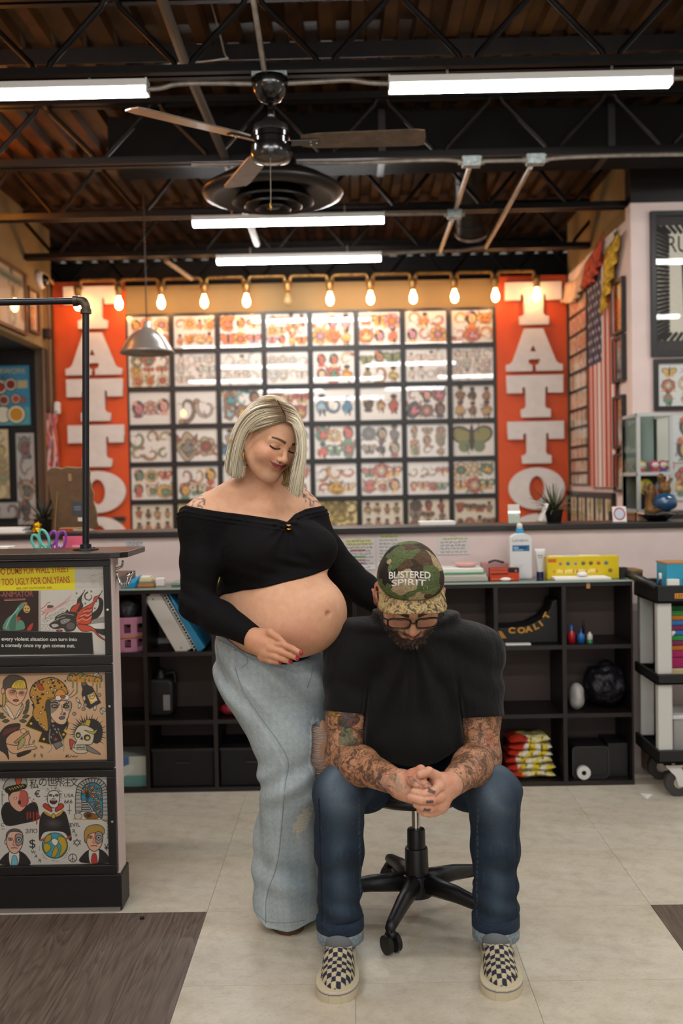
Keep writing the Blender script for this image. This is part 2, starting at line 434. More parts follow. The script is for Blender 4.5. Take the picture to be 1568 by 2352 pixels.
# ------------------------------------------------------------------ floor
fl = structure(box('floor', m_floor, -4.5, 4.5, -5, 9.2, -.2, -.003))
TX, TY, TP = -.482, 3.14, .471
tile_me = B().box(.0006, TP - .0006, .0006, TP - .0006, -.003, 0).mesh('floor_tile')
plank_me = B().box(.0004, TP / 3 - .0004, 0, TP * 4, -.003, .0005).mesh('floor_plank')
for i in range(-4, 5):
    for j in range(-2, 5):
        if j < 0 and (i < 0 or i > 2): continue
        o = put('tile', tile_me, m_floor, fl); o.location = (TX + i * TP, TY + j * TP, 0)
for i in list(range(-12, 0)) + list(range(9, 18)):
    o = put('plank', plank_me, m_wood, fl); o.location = (TX + i * TP / 3, TY - 4 * TP, 0)

# ------------------------------------------------------------------ walls
WY, WXL, WXR, WDR = 8.3, -2.45, 1.83, 6.45           # back wall depth, left / right display walls
ZD = 3.50                                             # underside of the roof deck
structure(box('wall_back', m_tan, -4.5, 4.5, WY, WY + .12, -.003, P(700, 649, WY).z))
structure(box('wall_right', m_pink, WXR, WXR + .12, WDR + .12, WY, -.003, 3.04))
structure(box('wall_right_bulkhead', m_tan, WXR + .03, WXR + .12, WDR + .12, WY + .12, 3.04, ZD))
structure(box('wall_right_front', m_pink, WXR, 4.5, WDR, WDR + .12, -.003, 3.12))
structure(box('wall_right_upper', m_black, WXR, 4.5, WDR, WDR + .12, 3.12, ZD + .06))
structure(box('wall_right_near', M('off white wall paint', '#d9d6d0', .8), 4.4, 4.5, -5, WDR, -.003, ZD))
structure(box('wall_left_near', M('off white wall paint', '#d9d6d0', .8), -4.5, -4.4, -5, WY, -.003, ZD))
structure(box('wall_front', M('off white wall paint', '#d9d6d0', .8), -4.5, 4.5, -5, -4.9, -.003, ZD))
structure(box('wall_left', m_tan, WXL - .1, WXL, 4.9, WY, 2.5, ZD))            # upper display wall over the alcove
structure(box('trim_1', M('brown post', '#5c4a38', .6), WXL - .1, WXL, WY - .16, WY - .003, -.003, 2.5))
structure(box('wall_left_alcove', M('black wall', '#14110f', .6), -4.4, WXL - .1, 8.2, 8.3, -.003, 2.5))
structure(box('trim_2', m_black, -4.4, WXL - .1, 4.9, 8.2, 2.5, 2.54))          # alcove ceiling
# half wall behind the cubby shelves and its ledge
HY = 4.70
structure(box('wall_half', m_pink, -4.4, 3.4, HY, HY + .13, -.003, 1.122))
structure(box('trim_3', M('black ledge', '#1a1614', .35), -4.4, 3.4, HY - .03, HY + .30, 1.122, 1.15, bevel=.004))

# unseen glowing window added behind the camera as frontal fill light
t = structure(thing('fill_window', 'wide glowing window added behind the camera for front fill', 'window', (0, -4.9, 1)))
del t['category'], t['label']
box('fill_pane', M('glowing fill pane', '#dfe8f0', .3, emit=1.0, ecol='#f2f6ff'), -2.2, 2.2, -4.885, -4.88, .9, 2.6, t)
m_fr = M('fill window frame', '#2a2826', .5)
for x in (-2.24, -.75, .72, 2.2): box('fill_mullion', m_fr, x, x + .05, -4.9, -4.84, .86, 2.64, t)
for z in (.85, 2.6): box('fill_rail', m_fr, -2.24, 2.25, -4.9, -4.84, z, z + .05, t)
# warm filament lamps over the alcove side of the shop
for i, (x, y, z) in enumerate(((-2.3, 4.35, 3.25), (-2.3, 2.4, 2.4), (-2.3, 6.1, 3.15))):
    t = thing('filament_lamp', f'bare warm filament lamp hanging outside the photograph by the left wall, {("near the duct", "over the wood floor", "farthest back")[i]}', 'lamp', (x, y, z), 'filament lamps by the left wall')
    B().tube([(x, y, z + .1), (x, y, 3.49)], .005, 6).obj('cord', m_black, t); B().lathe([(0, .1), (.02, .1), (.022, .04), (0, .04)], (x, y, z), 12).obj('socket', m_black, t)
    B().lathe([(.012, .04), (.034, 0), (.032, -.03), (0, -.05)], (x, y, z), 16).obj('bulb', M('lit amber bulb' if i != 1 else 'dim amber bulb', '#ffb060', .2, emit=260. if i != 1 else 70., ecol='#ff9a3c'), t, smooth=True)

# ------------------------------------------------------------------ roof deck, joists
prof = []
x = -4.6
while x < 4.6:
    prof += [(x, ZD), (x + .055, ZD), (x + .075, ZD + .038), (x + .135, ZD + .038)]; x += .15
b = B(); n = len(prof)
b.add([(px, y, pz) for y in (-5.0, 9.6) for px, pz in prof], [(i, i + 1, n + i + 1, n + i) for i in range(n - 1)])
structure(b.obj('ceiling', M('brown roof deck', '#33200f', .5, var=.4, scale=3, spec=.15)))
structure(box('trim_4', m_black, -4.6, 4.6, -5, 9.6, ZD + .1, ZD + .16))
structure(box('wall_far', m_black, -4.5, 4.5, 9.5, 9.6, 3.0, ZD))
def joist(D, zb, zt, xb, pitch, label):
    t = thing('roof_joist', label, 'joist', (0, D, zb), 'open web joists under the roof deck')
    for z0, nm in ((zb, 'bottom_chord'), (zt - .045, 'top_chord')):
        b = B()
        for s in (-1, 1): b.box(-4.4, 4.4, D + s * .012, D + s * .045, z0, z0 + .006); b.box(-4.4, 4.4, D + s * .012, D + s * .018, z0 + .006, z0 + .045)
        b.obj(nm, m_steel, t)
    pts = []; k = math.floor((-4.3 - xb) / pitch)
    xx = xb + k * pitch
    while xx < 4.3:
        for q in range(7): a = R(180 + 30 * q); pts.append((xx + .04 * math.cos(a), D, zb + .065 + .04 * math.sin(a)))
        for q in range(7): a = R(180 - 30 * q); pts.append((xx + pitch / 2 + .04 * math.cos(a), D, zt - .07 + .04 * math.sin(a)))
        xx += pitch
    B().tube(pts, .014, 7).obj('web', m_steel, t, smooth=True)
JZ, JT = 3.115, 3.485
for D, px, pitch, lab in ((4.31, 420, .61, 'black open web joist carrying the two nearest strip lights and the fan'), (5.48, 1006, .617, 'black open web joist in front of the long black duct'),
                          (6.55, 120, .56, 'black open web joist just beyond the conduit boxes, above the upper short strip light'), (7.65, 285, .56, 'black open web joist nearest the row of bare bulbs'),
                          (3.1, 420, .61, 'black open web joist over the seated man'), (8.8, 285, .56, 'black open web joist behind the top of the back wall')):
    joist(D, JZ, JT, P(px, 160, D).x, pitch, lab)
# purlin, long black duct, slanting braces
one('steel_beam', 'dark steel channel running across just below the roof deck, above the fan', 'beam', B().box(-4.4, 4.4, 4.83, 4.95, 3.455, 3.475).box(-4.4, 4.4, 4.83, 4.84, 3.40, 3.455), m_steel)
d0 = P(250, 300, 5.75).x
bd = thing('air_duct', 'long black rectangular duct behind the second joist', 'duct', (d0, 5.75, 3.2))
B().box(d0, 4.39, 5.72, 6.12, 3.235, 3.47).obj('duct_body', M('black duct', '#090807', .7, spec=.12), bd)
for xx in (.2, 1.5, 2.8): B().box(xx, xx + .04, 5.71, 6.13, 3.225, 3.478).obj('duct_flange', m_black, bd)
def pipe(name, label, cat, pts, r, mat, group=None, n=10): return one(name, label, cat, B().tube(pts, r, n), mat, group, auto=True)
pipe('bridging_bar', 'thick grey brown bracing bar slanting down from the top edge left of the fan', 'bar', [P(365, -20, 4.2), P(432, 165, 4.72), P(520, 370, 5.5), P(590, 560, 7.3)], .024, M('grey brown steel', '#5a4e42', .5), None, 8)
pipe('fan_brace', 'pale bar slanting from the top edge down behind the fan canopy', 'bar', [P(578, -20, 4.1), P(612, 195, 4.30), P(631, 300, 4.75)], .012, m_conduit, None, 8)
pipe('ceiling_cable', 'thin pale cable bending under the deck above the left strip light', 'cable', bez([P(478, -20, 4.5), P(514, 118, 4.78), P(507, 136, 4.8), P(330, 152, 4.8), P(-20, 172, 4.8)], 6), .004, m_conduit, None, 6)

# ------------------------------------------------------------------ strip lights
def strip(px0, px1, py_bot, D, label, group='white strip lights under the joists', y0=None, x0=None, L=1.22):
    if x0 is None:
        p = P(px0, py_bot, D); x0, zb = p.x, p.z; x1 = P(px1, py_bot - (px1 - px0) * .0195, D).x
    else: zb = 3.045; x1 = x0 + L
    t = thing('strip_light', label, 'ceiling light', (x0, D, zb), group)
    h = .062; b = B().box(x0, x1, D - .034, D + .034, zb + .03, zb + h)
    b.obj('housing', m_white, t, bevel=.004)
    pr = [(-.03, .03), (-.029, .010), (-.02, 0), (.02, 0), (.029, .010), (.03, .03)]
    v = [(xx, D + py, zb + pz) for xx in (x0 + .006, x1 - .006) for py, pz in pr]
    B().add(v, [(i, i + 1, 7 + i, 6 + i) for i in range(5)] + [(5, 4, 3, 2, 1, 0), (6, 7, 8, 9, 10, 11)]).obj('diffuser', m_lamp, t)
    for xx in (x0 - .002, x1 - .004):
        B().box(xx, xx + .006, D - .036, D + .036, zb + .003, zb + h + .002).obj('end_cap', m_white, t)
    for xx in (x0 + .25, x1 - .25): B().tube([(xx, D, zb + h), (xx, D, JZ + .01)], .006, 6).obj('hanger', m_conduit, t)
    return t
strip(-305, 340, 234, 4.31, 'white strip light cut by the left edge, beside the fan')
strip(893, 1540, 213, 4.31, 'long white strip light to the right of the fan')
strip(443, 882, 521, 6.38, 'white strip light behind the round black diffuser')
strip(498, 875, 607, 7.45, 'white strip light nearest the row of bare bulbs')
for x0, D in ((-1.9, 2.2), (.3, 2.2), (-2.6, 0.3), (-.6, .3), (1.4, .3), (-1.6, -1.6), (.6, -1.6), (-.6, -3.4), (2.3, 2.2), (2.4, 4.9)):
    strip(0, 0, 0, D, 'white strip light overhead outside the photograph', x0=x0)
# conduit runs and boxes
cz = lambda pts, r=.011, lab='', n=8: pipe('conduit', lab, 'conduit', bez(pts, 6), r, m_conduit, None, n)
cz([P(340, 205, 4.31), P(370, 202, 4.31), P(410, 193, 4.31), P(500, 191, 4.31), P(590, 193, 4.31)], .011, 'bent conduit between the left strip light and the fan canopy')
cz([P(650, 192, 4.31), P(740, 187, 4.31), P(800, 184, 4.31), P(850, 190, 4.31), P(893, 192, 4.31)], .011, 'bent conduit between the fan canopy and the right strip light')
cz([P(1540, 180, 4.31), P(1590, 178, 4.31)], .011, 'stub of conduit leaving the right strip light')
cz([P(440, 378, 5.42), P(700, 374, 5.42), P(830, 373, 5.42), P(1000, 367, 5.42), P(1065, 371, 5.42)], .012, 'long conduit running to the first junction box')
cz([P(1100, 370, 5.42), P(1208, 368, 5.42)], .012, 'short conduit between the two junction boxes')
cz([P(1250, 367, 5.42), P(1290, 362, 5.42), P(1420, 357, 5.42), P(1590, 354, 5.42)], .012, 'conduit running right from the second junction box')
cz([P(1078, 384, 5.45), P(1045, 484, 6.4)], .014, 'slanting conduit from first junction box to the lower box')
cz([P(1038, 505, 6.4), P(1010, 578, 7.5)], .014, 'slanting conduit from the lower box towards the bulbs')
cz([P(1218, 384, 5.45), P(1115, 568, 7.5)], .014, 'long slanting conduit from the second junction box')
cz([P(882, 492, 6.38), P(1025, 490, 6.4)], .012, 'conduit from the third strip light to the lower box')
cz([P(875, 584, 7.45), P(940, 579, 7.45), P(1000, 576, 7.45), P(1060, 574, 7.5), P(1118, 565, 7.5)], .012, 'conduit from the last strip light towards the duct end')
cz([P(380, 598, 7.55), P(440, 640, 8.0)], .018, 'short fat brass pipe slanting over the bulbs')
for px, py, D, lab in ((1082, 374, 5.42, 'first grey junction box on the long conduit'), (1229, 369, 5.42, 'second grey junction box on the long conduit'), (1043, 494, 6.4, 'grey junction box below the round duct')):
    p = P(px, py, D); t = thing('junction_box', lab, 'junction box', p, 'junction boxes')
    r = .05 if D < 6 else .045
    B().box(p.x - r, p.x + r, p.y - .03, p.y + .03, p.z - .022, p.z + .032).obj('box_body', m_galv, t, bevel=.005)
    B().box(p.x - r - .003, p.x + r + .003, p.y - .034, p.y + .034, p.z + .0165, p.z + .0235).obj('box_rim', m_galv, t)
    for s in (-1, 1): B().tube([(p.x + s * (r - .01), p.y, p.z + .005), (p.x + s * (r + .02), p.y, p.z + .005)], .017, 8).obj('coupling', m_conduit, t)

# ------------------------------------------------------------------ round duct and round diffuser
a, c = P(1078, 372, 6.75), P(1083, 535, 7.15)
t = thing('round_duct', 'black spiral duct hanging down behind the conduit boxes', 'duct', c)
ax = (c - a); b = B()
pts = [a + ax * (k / 10) for k in range(11)]
B().tube(pts, .115, 20, caps=False).obj('duct_body', M('black spiral duct', '#191512', .35, metal=.3), t, smooth=True)
for k in (2, 5, 8): B().tube([pts[k], pts[k] + ax * .02], .119, 20).obj('seam', m_black, t, auto=True)
B().tube([c - ax * .04, c], .122, 20, caps=False).obj('duct_rim', m_conduit, t, smooth=True)
p = P(627, 455, 5.4)
t = thing('round_diffuser', 'large round black ceiling diffuser with stepped rings behind the fan', 'air diffuser', p)
m_dif = M('black satin metal', '#1c1815', .38, metal=.4)
B().lathe([(.13, .2), (.13, .16), (.28, .10), (.373, .045), (.38, .03), (.372, .012), (.325, -.005), (.315, .0)], p, 48).obj('diffuser_bowl', m_dif, t, smooth=True)
for r0, z0 in ((.215, -.028), (.15, -.05), (.09, -.065)):
    B().lathe([(r0 - .05, z0 + .06), (r0 - .012, z0 + .012), (r0, z0), (r0 + .006, z0 + .004), (r0 - .004, z0 + .02), (r0 - .04, z0 + .07)], p, 40).obj('diffuser_ring', m_dif, t, smooth=True)
B().lathe([(0, -.055), (.035, -.055), (.045, -.045), (.03, 0)], p, 24).obj('diffuser_cap', m_dif, t, smooth=True)
B().lathe([(.315, .0), (.16, .05), (.0, .06)], p, 40).obj('diffuser_back', m_black, t, smooth=True)

# ------------------------------------------------------------------ ceiling fan
p = P(620, 205, 4.31); hub = Vector((p.x, 4.31, 2.835))
t = thing('overhead_fan', 'black three blade ceiling fan hanging between the two strip lights', 'ceiling fan', (p.x, 4.31, JZ))
B().lathe([(0, .045), (.078, .04), (.082, .025), (.07, -.02), (.045, -.055), (.022, -.065), (0, -.066)], (p.x, 4.31, p.z + .005), 32).obj('canopy', m_blackgloss, t, smooth=True)
B().box(p.x - .075, p.x + .075, 4.27, 4.35, p.z + .043, JZ + .004).obj('mounting_bracket', m_galv, t)
B().tube([(p.x, 4.31, p.z - .05), hub + Vector((0, 0, .06))], .013, 12).obj('downrod', m_blackgloss, t, smooth=True)
B().lathe([(0, .09), (.03, .09), (.045, .075), (.072, .062), (.078, .035), (.078, .03)], hub, 40).obj('motor_cap', M('dark grey metal', '#3a3531', .4, metal=.6), t, smooth=True)
B().lathe([(.074, .03), (.08, .026), (.08, .008), (.075, .004), (.075, -.02), (.087, -.025), (.09, -.06), (.08, -.085), (.055, -.092), (.054, -.089), (.042, -.094), (0, -.095)], hub, 40).obj('motor_housing', m_blackgloss, t, auto=True)
m_blade = M('worn brown blade', '#5a4a3c', .35, var=.2, scale=20)
for ang in (-2, 110, 219):
    m = Matrix.Translation(hub + Vector((0, 0, -.008))) @ Matrix.Rotation(R(ang), 4, 'Z') @ Matrix.Rotation(R(-11), 4, 'X')
    out = [(.13, -.045), (.2, -.06), (.62, -.065), (.655, -.055), (.66, 0), (.655, .055), (.62, .065), (.2, .055), (.13, .04)]
    v = [m @ Vector((x, y, z)) for z in (-.003, .003) for x, y in out]; k = len(out)
    bl = B().add(v, [tuple(range(k - 1, -1, -1)), tuple(range(k, 2 * k))] + [(i, (i + 1) % k, k + (i + 1) % k, k + i) for i in range(k)]).obj('blade', m_blade, t)
    B().box(.06, .21, -.022, .022, -.009, -.0035, m).obj('blade_iron', m_blackgloss, bl, bevel=.003)
    for sx, sy in ((.17, -.012), (.17, .012), (.195, 0)): B().lathe([(0, -.0125), (.004, -.0115), (.005, -.009)], m @ Vector((sx, sy, 0)), 8).obj('screw', m_chrome, bl)
B().tube([hub + Vector((.0, -.06, -.09)), hub + Vector((-.003, -.06, -.285))], .0022, 6).obj('pull_chain', M('pull chain', '#8d8478', .35, metal=.8), t)
B().lathe([(0, .02), (.004, .016), (.005, 0), (.004, -.012), (0, -.014)], hub + Vector((-.003, -.06, -.30)), 10).obj('pull_knob', M('brass', '#b58a45', .3, metal=1), t, smooth=True)

# ------------------------------------------------------------------ bulb rail
m_brass = M('aged brass pipe', '#8d6a3a', .4, metal=.7, var=.2, scale=40)
m_bulb = M('lit filament bulb', '#ffd9a0', .1, emit=21., ecol='#ffb972')
m_bulb_off = M('unlit bulb glass', '#e6c690', .08, trans=.6)
BY = 8.08
t = thing('bulb_rail', 'brass pipe rail with a row of bare bulbs along the top of the back wall', 'light fixture', P(700, 632, BY))
xs = [178, 272, 369, 468, 565, 660, 757, 850, 948, 1043, 1137, 1232]; zr = P(700, 633, BY).z; zs = zr - .085
X = [P(q, 650, BY).x for q in xs]
for i in range(11):
    r = .025; A, Z = X[i] + .02, X[i + 1] - .02
    pts = [(A, BY, zs + .03)] + [(A + r - r * math.cos(R(q)), BY, zr - r + r * math.sin(R(q))) for q in (0, 30, 60, 90)] + [(Z - r + r * math.sin(R(q)), BY, zr - r + r * math.cos(R(q))) for q in (0, 30, 60, 90)] + [(Z, BY, zs + .03)]
    B().tube(pts, .015, 8).obj('pipe', m_brass, t, smooth=True)
for i, x in enumerate(X):
    s = B().lathe([(0, .05), (.03, .045), (.033, .01), (.026, -.03), (.022, -.05), (0, -.05)], (x, BY, zs), 16).obj('socket', m_brass, t, smooth=True)
    off = i == 5
    B().lathe([(.013, -.048), (.016, -.065), (.028, -.095), (.031, -.115), (.026, -.14), (.012, -.155), (0, -.158)], (x, BY, zs), 16).obj('bulb', m_bulb_off if off else m_bulb, s, smooth=True)
    B().tube([(x, BY, zs + .045), (x, WY, zs + .045)], .008, 6).obj('wall_arm', m_brass, t)

# ------------------------------------------------------------------ pendant lamp
p = P(338, 800, 6.2)
t = thing('pendant_lamp', 'grey enamel pendant shade hanging on a thin cord before the wall of frames', 'lamp', p)
m_shade = M('grey enamel shade', '#8f8a84', .3, metal=.35)
k = 6.2 / F_PX
B().lathe([(.0, 50 * k), (10 * k, 47 * k), (14 * k, 43 * k), (28 * k, 36 * k), (41 * k, 24 * k), (51 * k, 9 * k), (57 * k, -3 * k), (62 * k, -9 * k), (61 * k, -12 * k), (55 * k, -5 * k), (48 * k, 7 * k), (38 * k, 21 * k), (20 * k, 34 * k)], p, 40).obj('shade', m_shade, t, smooth=True)
B().lathe([(0, 62 * k), (7.5 * k, 61 * k), (8.5 * k, 46 * k), (12 * k, 43 * k)], p, 20).obj('neck', M('pale metal neck', '#bdbab5', .35, metal=.5), t, smooth=True)
B().tube([p + Vector((0, 0, 62 * k)), (p.x, 6.2, 3.48)], .004, 6).obj('cord', M('black cord', '#120f0d', .6), t)
B().lathe([(.0, .012), (.024, 0), (.034, -.02), (.03, -.04), (0, -.052)], p + Vector((0, 0, .05)), 16).obj('bulb', M('frosted bulb', '#efe9dd', .3), t, smooth=True)
# ------------------------------------------------------------------ pane material: see-through with a mirror share that grows at grazing angles
def pane_mat(name, ior=1.5, rough=.02, tint=(1, 1, 1)):
    m = bpy.data.materials.new(name); m.use_nodes = True; t = m.node_tree; n = t.nodes; n.remove(n['Principled BSDF'])
    f = n.new('ShaderNodeFresnel'); f.inputs[0].default_value = ior; tr = n.new('ShaderNodeBsdfTransparent'); tr.inputs[0].default_value = (*tint, 1)
    g = n.new('ShaderNodeBsdfGlossy'); g.inputs['Roughness'].default_value = rough; mx = n.new('ShaderNodeMixShader')
    ge = n.new('ShaderNodeNewGeometry'); sb = n.new('ShaderNodeMath'); sb.operation = 'SUBTRACT'; sb.inputs[0].default_value = 1; t.links.new(ge.outputs['Backfacing'], sb.inputs[1]); mu = n.new('ShaderNodeMath'); mu.operation = 'MULTIPLY'
    t.links.new(f.outputs[0], mu.inputs[0]); t.links.new(sb.outputs[0], mu.inputs[1]); t.links.new(mu.outputs[0], mx.inputs[0]); t.links.new(tr.outputs[0], mx.inputs[1]); t.links.new(g.outputs[0], mx.inputs[2])
    t.links.new(mx.outputs[0], n['Material Output'].inputs[0]); return m
m_pane = pane_mat('picture glass')
m_case = pane_mat('case glass', 1.45, .02, (.93, .98, .96))
m_print = MV('printed paper', .7)
m_frame = M('black picture frame', '#15110f', .4)

# ------------------------------------------------------------------ flash sheet painter
PAL = {'trad': ('#c8452c', '#d9a044', '#4f7a5c', '#e8c9a0', '#b5543f'), 'orange': ('#e07a35', '#e8a24a', '#d96a4a', '#f0c080', '#c78a9a'), 'teal': ('#2f7f86', '#23303a', '#c9a552', '#7fb5bb', '#8a5a44'),
       'dark': ('#3b3835', '#6f6a63', '#8f3a34', '#a88f6a', '#55504a'), 'rose': ('#5d3a45', '#c76a74', '#3d4552', '#d99a8a', '#7a5a52'), 'olive': ('#7d7a45', '#9a6a3c', '#b9a050', '#5e6e4a', '#b5643a'),
       'pale': ('#c9b8a8', '#b8c0c0', '#d9b09a', '#a9b0a0', '#d4c0a8'), 'blue': ('#5f8fae', '#2b333c', '#8fb0c0', '#a8744a', '#3f6f8f'), 'brown': ('#6b4a33', '#8a6a45', '#3a302a', '#b58a55', '#a83f34')}
def figure(pc, cx, cz, r, pal, rs, kind=None, dark=.5):
    c = [pal[rs.randint(len(pal))] for _ in range(4)]; ink = '#2a2522'; asp = .75 + rs.rand() * .7; kind = rs.randint(6) if kind is None else kind
    n = 22; ph = rs.rand(4) * 6.3
    def blob(sc, wob, ox=0, oz=0):
        return [(cx + ox + r * sc / asp ** .5 * math.cos(a) * (1 + wob * math.sin(3 * a + ph[0]) + wob * .6 * math.sin(5 * a + ph[1])), cz + oz + r * sc * asp ** .5 * math.sin(a) * (1 + wob * math.sin(2 * a + ph[2]) + wob * .5 * math.sin(4 * a + ph[3]))) for a in [6.2832 * i / n for i in range(n)]]
    if kind == 0:                                                  # rose
        for i in range(7): a = i * .9 + ph[0]; pc.ell(cx + r * .55 * math.cos(a), cz + r * .55 * math.sin(a), r * .38, r * .34, c[0], .95); pc.oval(cx + r * .55 * math.cos(a), cz + r * .55 * math.sin(a), r * .38, r * .34, r * .035, ink)
        pc.ell(cx, cz, r * .5, r * .48, c[1]); pc.oval(cx, cz, r * .3, r * .26, r * .04, ink); pc.oval(cx, cz, r * .5, r * .48, r * .04, ink)
        for s in (-1, 1): pc.ell(cx + s * r * .75, cz - r * .65, r * .3, r * .14, c[2], rot=s * -35)
    elif kind == 1:                                                # dagger or figure standing
        pc.ell(cx, cz + r * .6, r * .28, r * .32, c[3]); pc.ell(cx, cz + r * .75, r * .34, r * .24, ink); pc.poly(blob(.55, .12, 0, -r * .2), c[0], edge=ink, ew=r * .035)
        pc.line([(cx - r * .5, cz), (cx, cz + r * .2), (cx + r * .5, cz - r * .1)], r * .08, c[1]); pc.line([(cx - r * .15, cz - r * .5), (cx - r * .2, cz - r)], r * .09, c[2]); pc.line([(cx + r * .15, cz - r * .5), (cx + r * .25, cz - r)], r * .09, ink)
    elif kind == 2:                                                # beast head
        pc.poly(blob(.85, .14), c[0], edge=ink, ew=r * .04); pc.poly(blob(.5, .2, r * .1, -r * .1), c[1], edge=ink, ew=r * .03)
        for s in (-1, 1): pc.ell(cx + s * r * .3, cz + r * .15, r * .13, r * .1, ink); pc.poly([(cx + s * r * .4, cz + r * .5), (cx + s * r * .8, cz + r), (cx + s * r * .8, cz + r * .4)], c[2], edge=ink, ew=r * .03)
        pc.line([(cx - r * .3, cz - r * .4), (cx, cz - r * .5), (cx + r * .3, cz - r * .4)], r * .05, ink)
    elif kind == 3:                                                # serpent curl
        pts = [(cx + r * (.95 - .11 * i ** .9) * math.cos(i * .62 + ph[0]), cz + r * (.95 - .11 * i ** .9) * math.sin(i * .62 + ph[0]) * asp) for i in range(9)]
        q = [(p.x, p.y) for p in bez([(a, b2, 0) for a, b2 in pts], 5)]; pc.line(q, r * .2, ink, taper=.6); pc.line(q, r * .15, c[0], taper=.6); pc.line(q, r * .05, c[1], taper=.6)
        pc.ell(*pts[0], r * .24, r * .18, c[2]); pc.oval(*pts[0], r * .24, r * .18, r * .03, ink)
    elif kind == 4:                                                # lady head
        pc.ell(cx, cz + r * .1, r * .62, r * .75, ink); pc.ell(cx + r * .08, cz, r * .38, r * .5, c[3] if dark < .8 else '#c9a184'); pc.ell(cx, cz - r * .75, r * .5, r * .22, c[0]); pc.ell(cx - r * .3, cz + r * .55, r * .28, r * .24, c[1])
        pc.line([(cx - r * .05, cz + r * .05), (cx + r * .08, cz + r * .05)], r * .04, ink); pc.line([(cx + r * .02, cz - r * .25), (cx + r * .16, cz - r * .23)], r * .05, '#a83f34')
    else:                                                          # ornament / moth
        for s in (-1, 1): pc.ell(cx + s * r * .5, cz + r * .15, r * .5, r * .38, c[0], rot=s * 25); pc.oval(cx + s * r * .5, cz + r * .15, r * .5, r * .38, r * .04, ink, rot=s * 25); pc.ell(cx + s * r * .36, cz - r * .4, r * .3, r * .3, c[1]); pc.ell(cx + s * r * .5, cz + r * .2, r * .18, r * .15, c[2])
        pc.ell(cx, cz, r * .12, r * .65, ink)
    for _ in range(4): a = rs.rand() * 6.28; pc.line([(cx + r * .4 * math.cos(a), cz + r * .4 * math.sin(a)), (cx + r * .8 * math.cos(a + .5), cz + r * .8 * math.sin(a + .5))], r * .03, ink, .6)
def flash(w, h, seed, cols=3, rows=2, pal='trad', bg='#dedad3', nx=96, kinds=None, size=.64, dark=.5, jit=.12, alpha=None):
    pc = Pic(w, h, nx, bg, .03, seed); rs = np.random.RandomState(seed + 5); p = PAL[pal]; cw, ch = w * .94 / cols, h * .92 / rows
    for i in range(cols):
        for j in range(rows):
            r = min(cw, ch) * size * (1 if min(cw, ch) > .6 * max(cw, ch) else 1.15)
            figure(pc, w * .03 + cw * (i + .5 + (rs.rand() - .5) * jit), h * .04 + ch * (j + .5 + (rs.rand() - .5) * jit), r * (.85 + .3 * rs.rand()), p, rs, None if kinds is None else kinds[(i + j * cols) % len(kinds)], dark)
    alpha = alpha or .74
    if alpha: pc.c = pc.c * alpha + np.array(_rgb(bg)) * (1 - alpha)
    return pc
def framed(label, M4, w, h, pic, group=None, bw=.02, depth=.022, mat=None, cat='picture', name='picture_frame', glass=True, mat_print=None, tilt=0):
    """picture frame whose back lies on the local xz plane at y=0, facing local -y; pic fills the opening"""
    t = thing(name, label, cat, M4.translation, group)
    M4 = M4 @ Matrix.Rotation(R(tilt), 4, 'Z')
    rp = lambda a: [(a, a), (w - a, a), (w - a, h - a), (a, h - a)]
    B().ring(rp(0), rp(bw), -depth, M4).obj('frame_border', mat or m_frame, t)
    B().box(.001, w - .001, -.005, -.001, .001, h - .001, M4).obj('backing_board', m_black, t)
    sx, sz = (w - 2 * bw) / pic.w, (h - 2 * bw) / pic.h
    pic.obj('print', M4 @ Matrix.Translation((bw, -.007, bw)) @ Matrix.Diagonal((sx, 1, sz, 1)), mat_print or m_print, t)
    if glass: B().box(bw * .9, w - bw * .9, -depth * .72, -depth * .6, bw * .9, h - bw * .9, M4).obj('glass_pane', m_pane, t)
    return t
ORD = ('first', 'second', 'third', 'fourth', 'fifth', 'sixth', 'seventh', 'eighth', 'ninth', 'tenth', 'eleventh')

# ------------------------------------------------------------------ the wall of 48 flash sheets
a, bb = P(287, 722, WY - .01), P(1136, 706, WY - .01)
pw, ph = (bb.x - a.x) / 8, 86.0 * WY / F_PX
spec = [[('orange', 3, 2), ('orange', 4, 2), ('orange', 3, 2), ('orange', 4, 3), ('orange', 3, 2), ('orange', 3, 2), ('orange', 3, 2), ('orange', 3, 2)],
        [('trad', 3, 3), ('pale', 4, 3), ('pale', 3, 2), ('pale', 4, 2), ('trad', 3, 2), ('olive', 3, 2), ('pale', 4, 2), ('pale', 4, 3)],
        [('rose', 3, 1), ('blue', 2, 1), ('teal', 3, 2), ('brown', 3, 2), ('blue', 3, 1), ('brown', 3, 1), ('rose', 3, 2), ('brown', 3, 2)],
        [('olive', 3, 2), ('dark', 2, 1), ('blue', 3, 2), ('trad', 3, 2), ('trad', 3, 2), ('dark', 3, 2), ('olive', 3, 3), ('olive', 1, 1)],
        [('trad', 3, 2), ('trad', 3, 2), ('trad', 3, 2), ('trad', 3, 2), ('trad', 3, 2), ('trad', 3, 2), ('trad', 4, 2), ('trad', 3, 2)],
        [('brown', 4, 2), ('olive', 3, 3), ('brown', 3, 2), ('trad', 3, 3), ('olive', 4, 3), ('brown', 4, 2), ('dark', 3, 3), ('brown', 4, 2)]]
look = {'orange': 'orange and pink', 'trad': 'red and gold', 'pale': 'pale pastel', 'olive': 'olive and brown', 'rose': 'dusky rose', 'blue': 'blue and black', 'teal': 'teal and gold', 'brown': 'dark brown', 'dark': 'grey and black'}
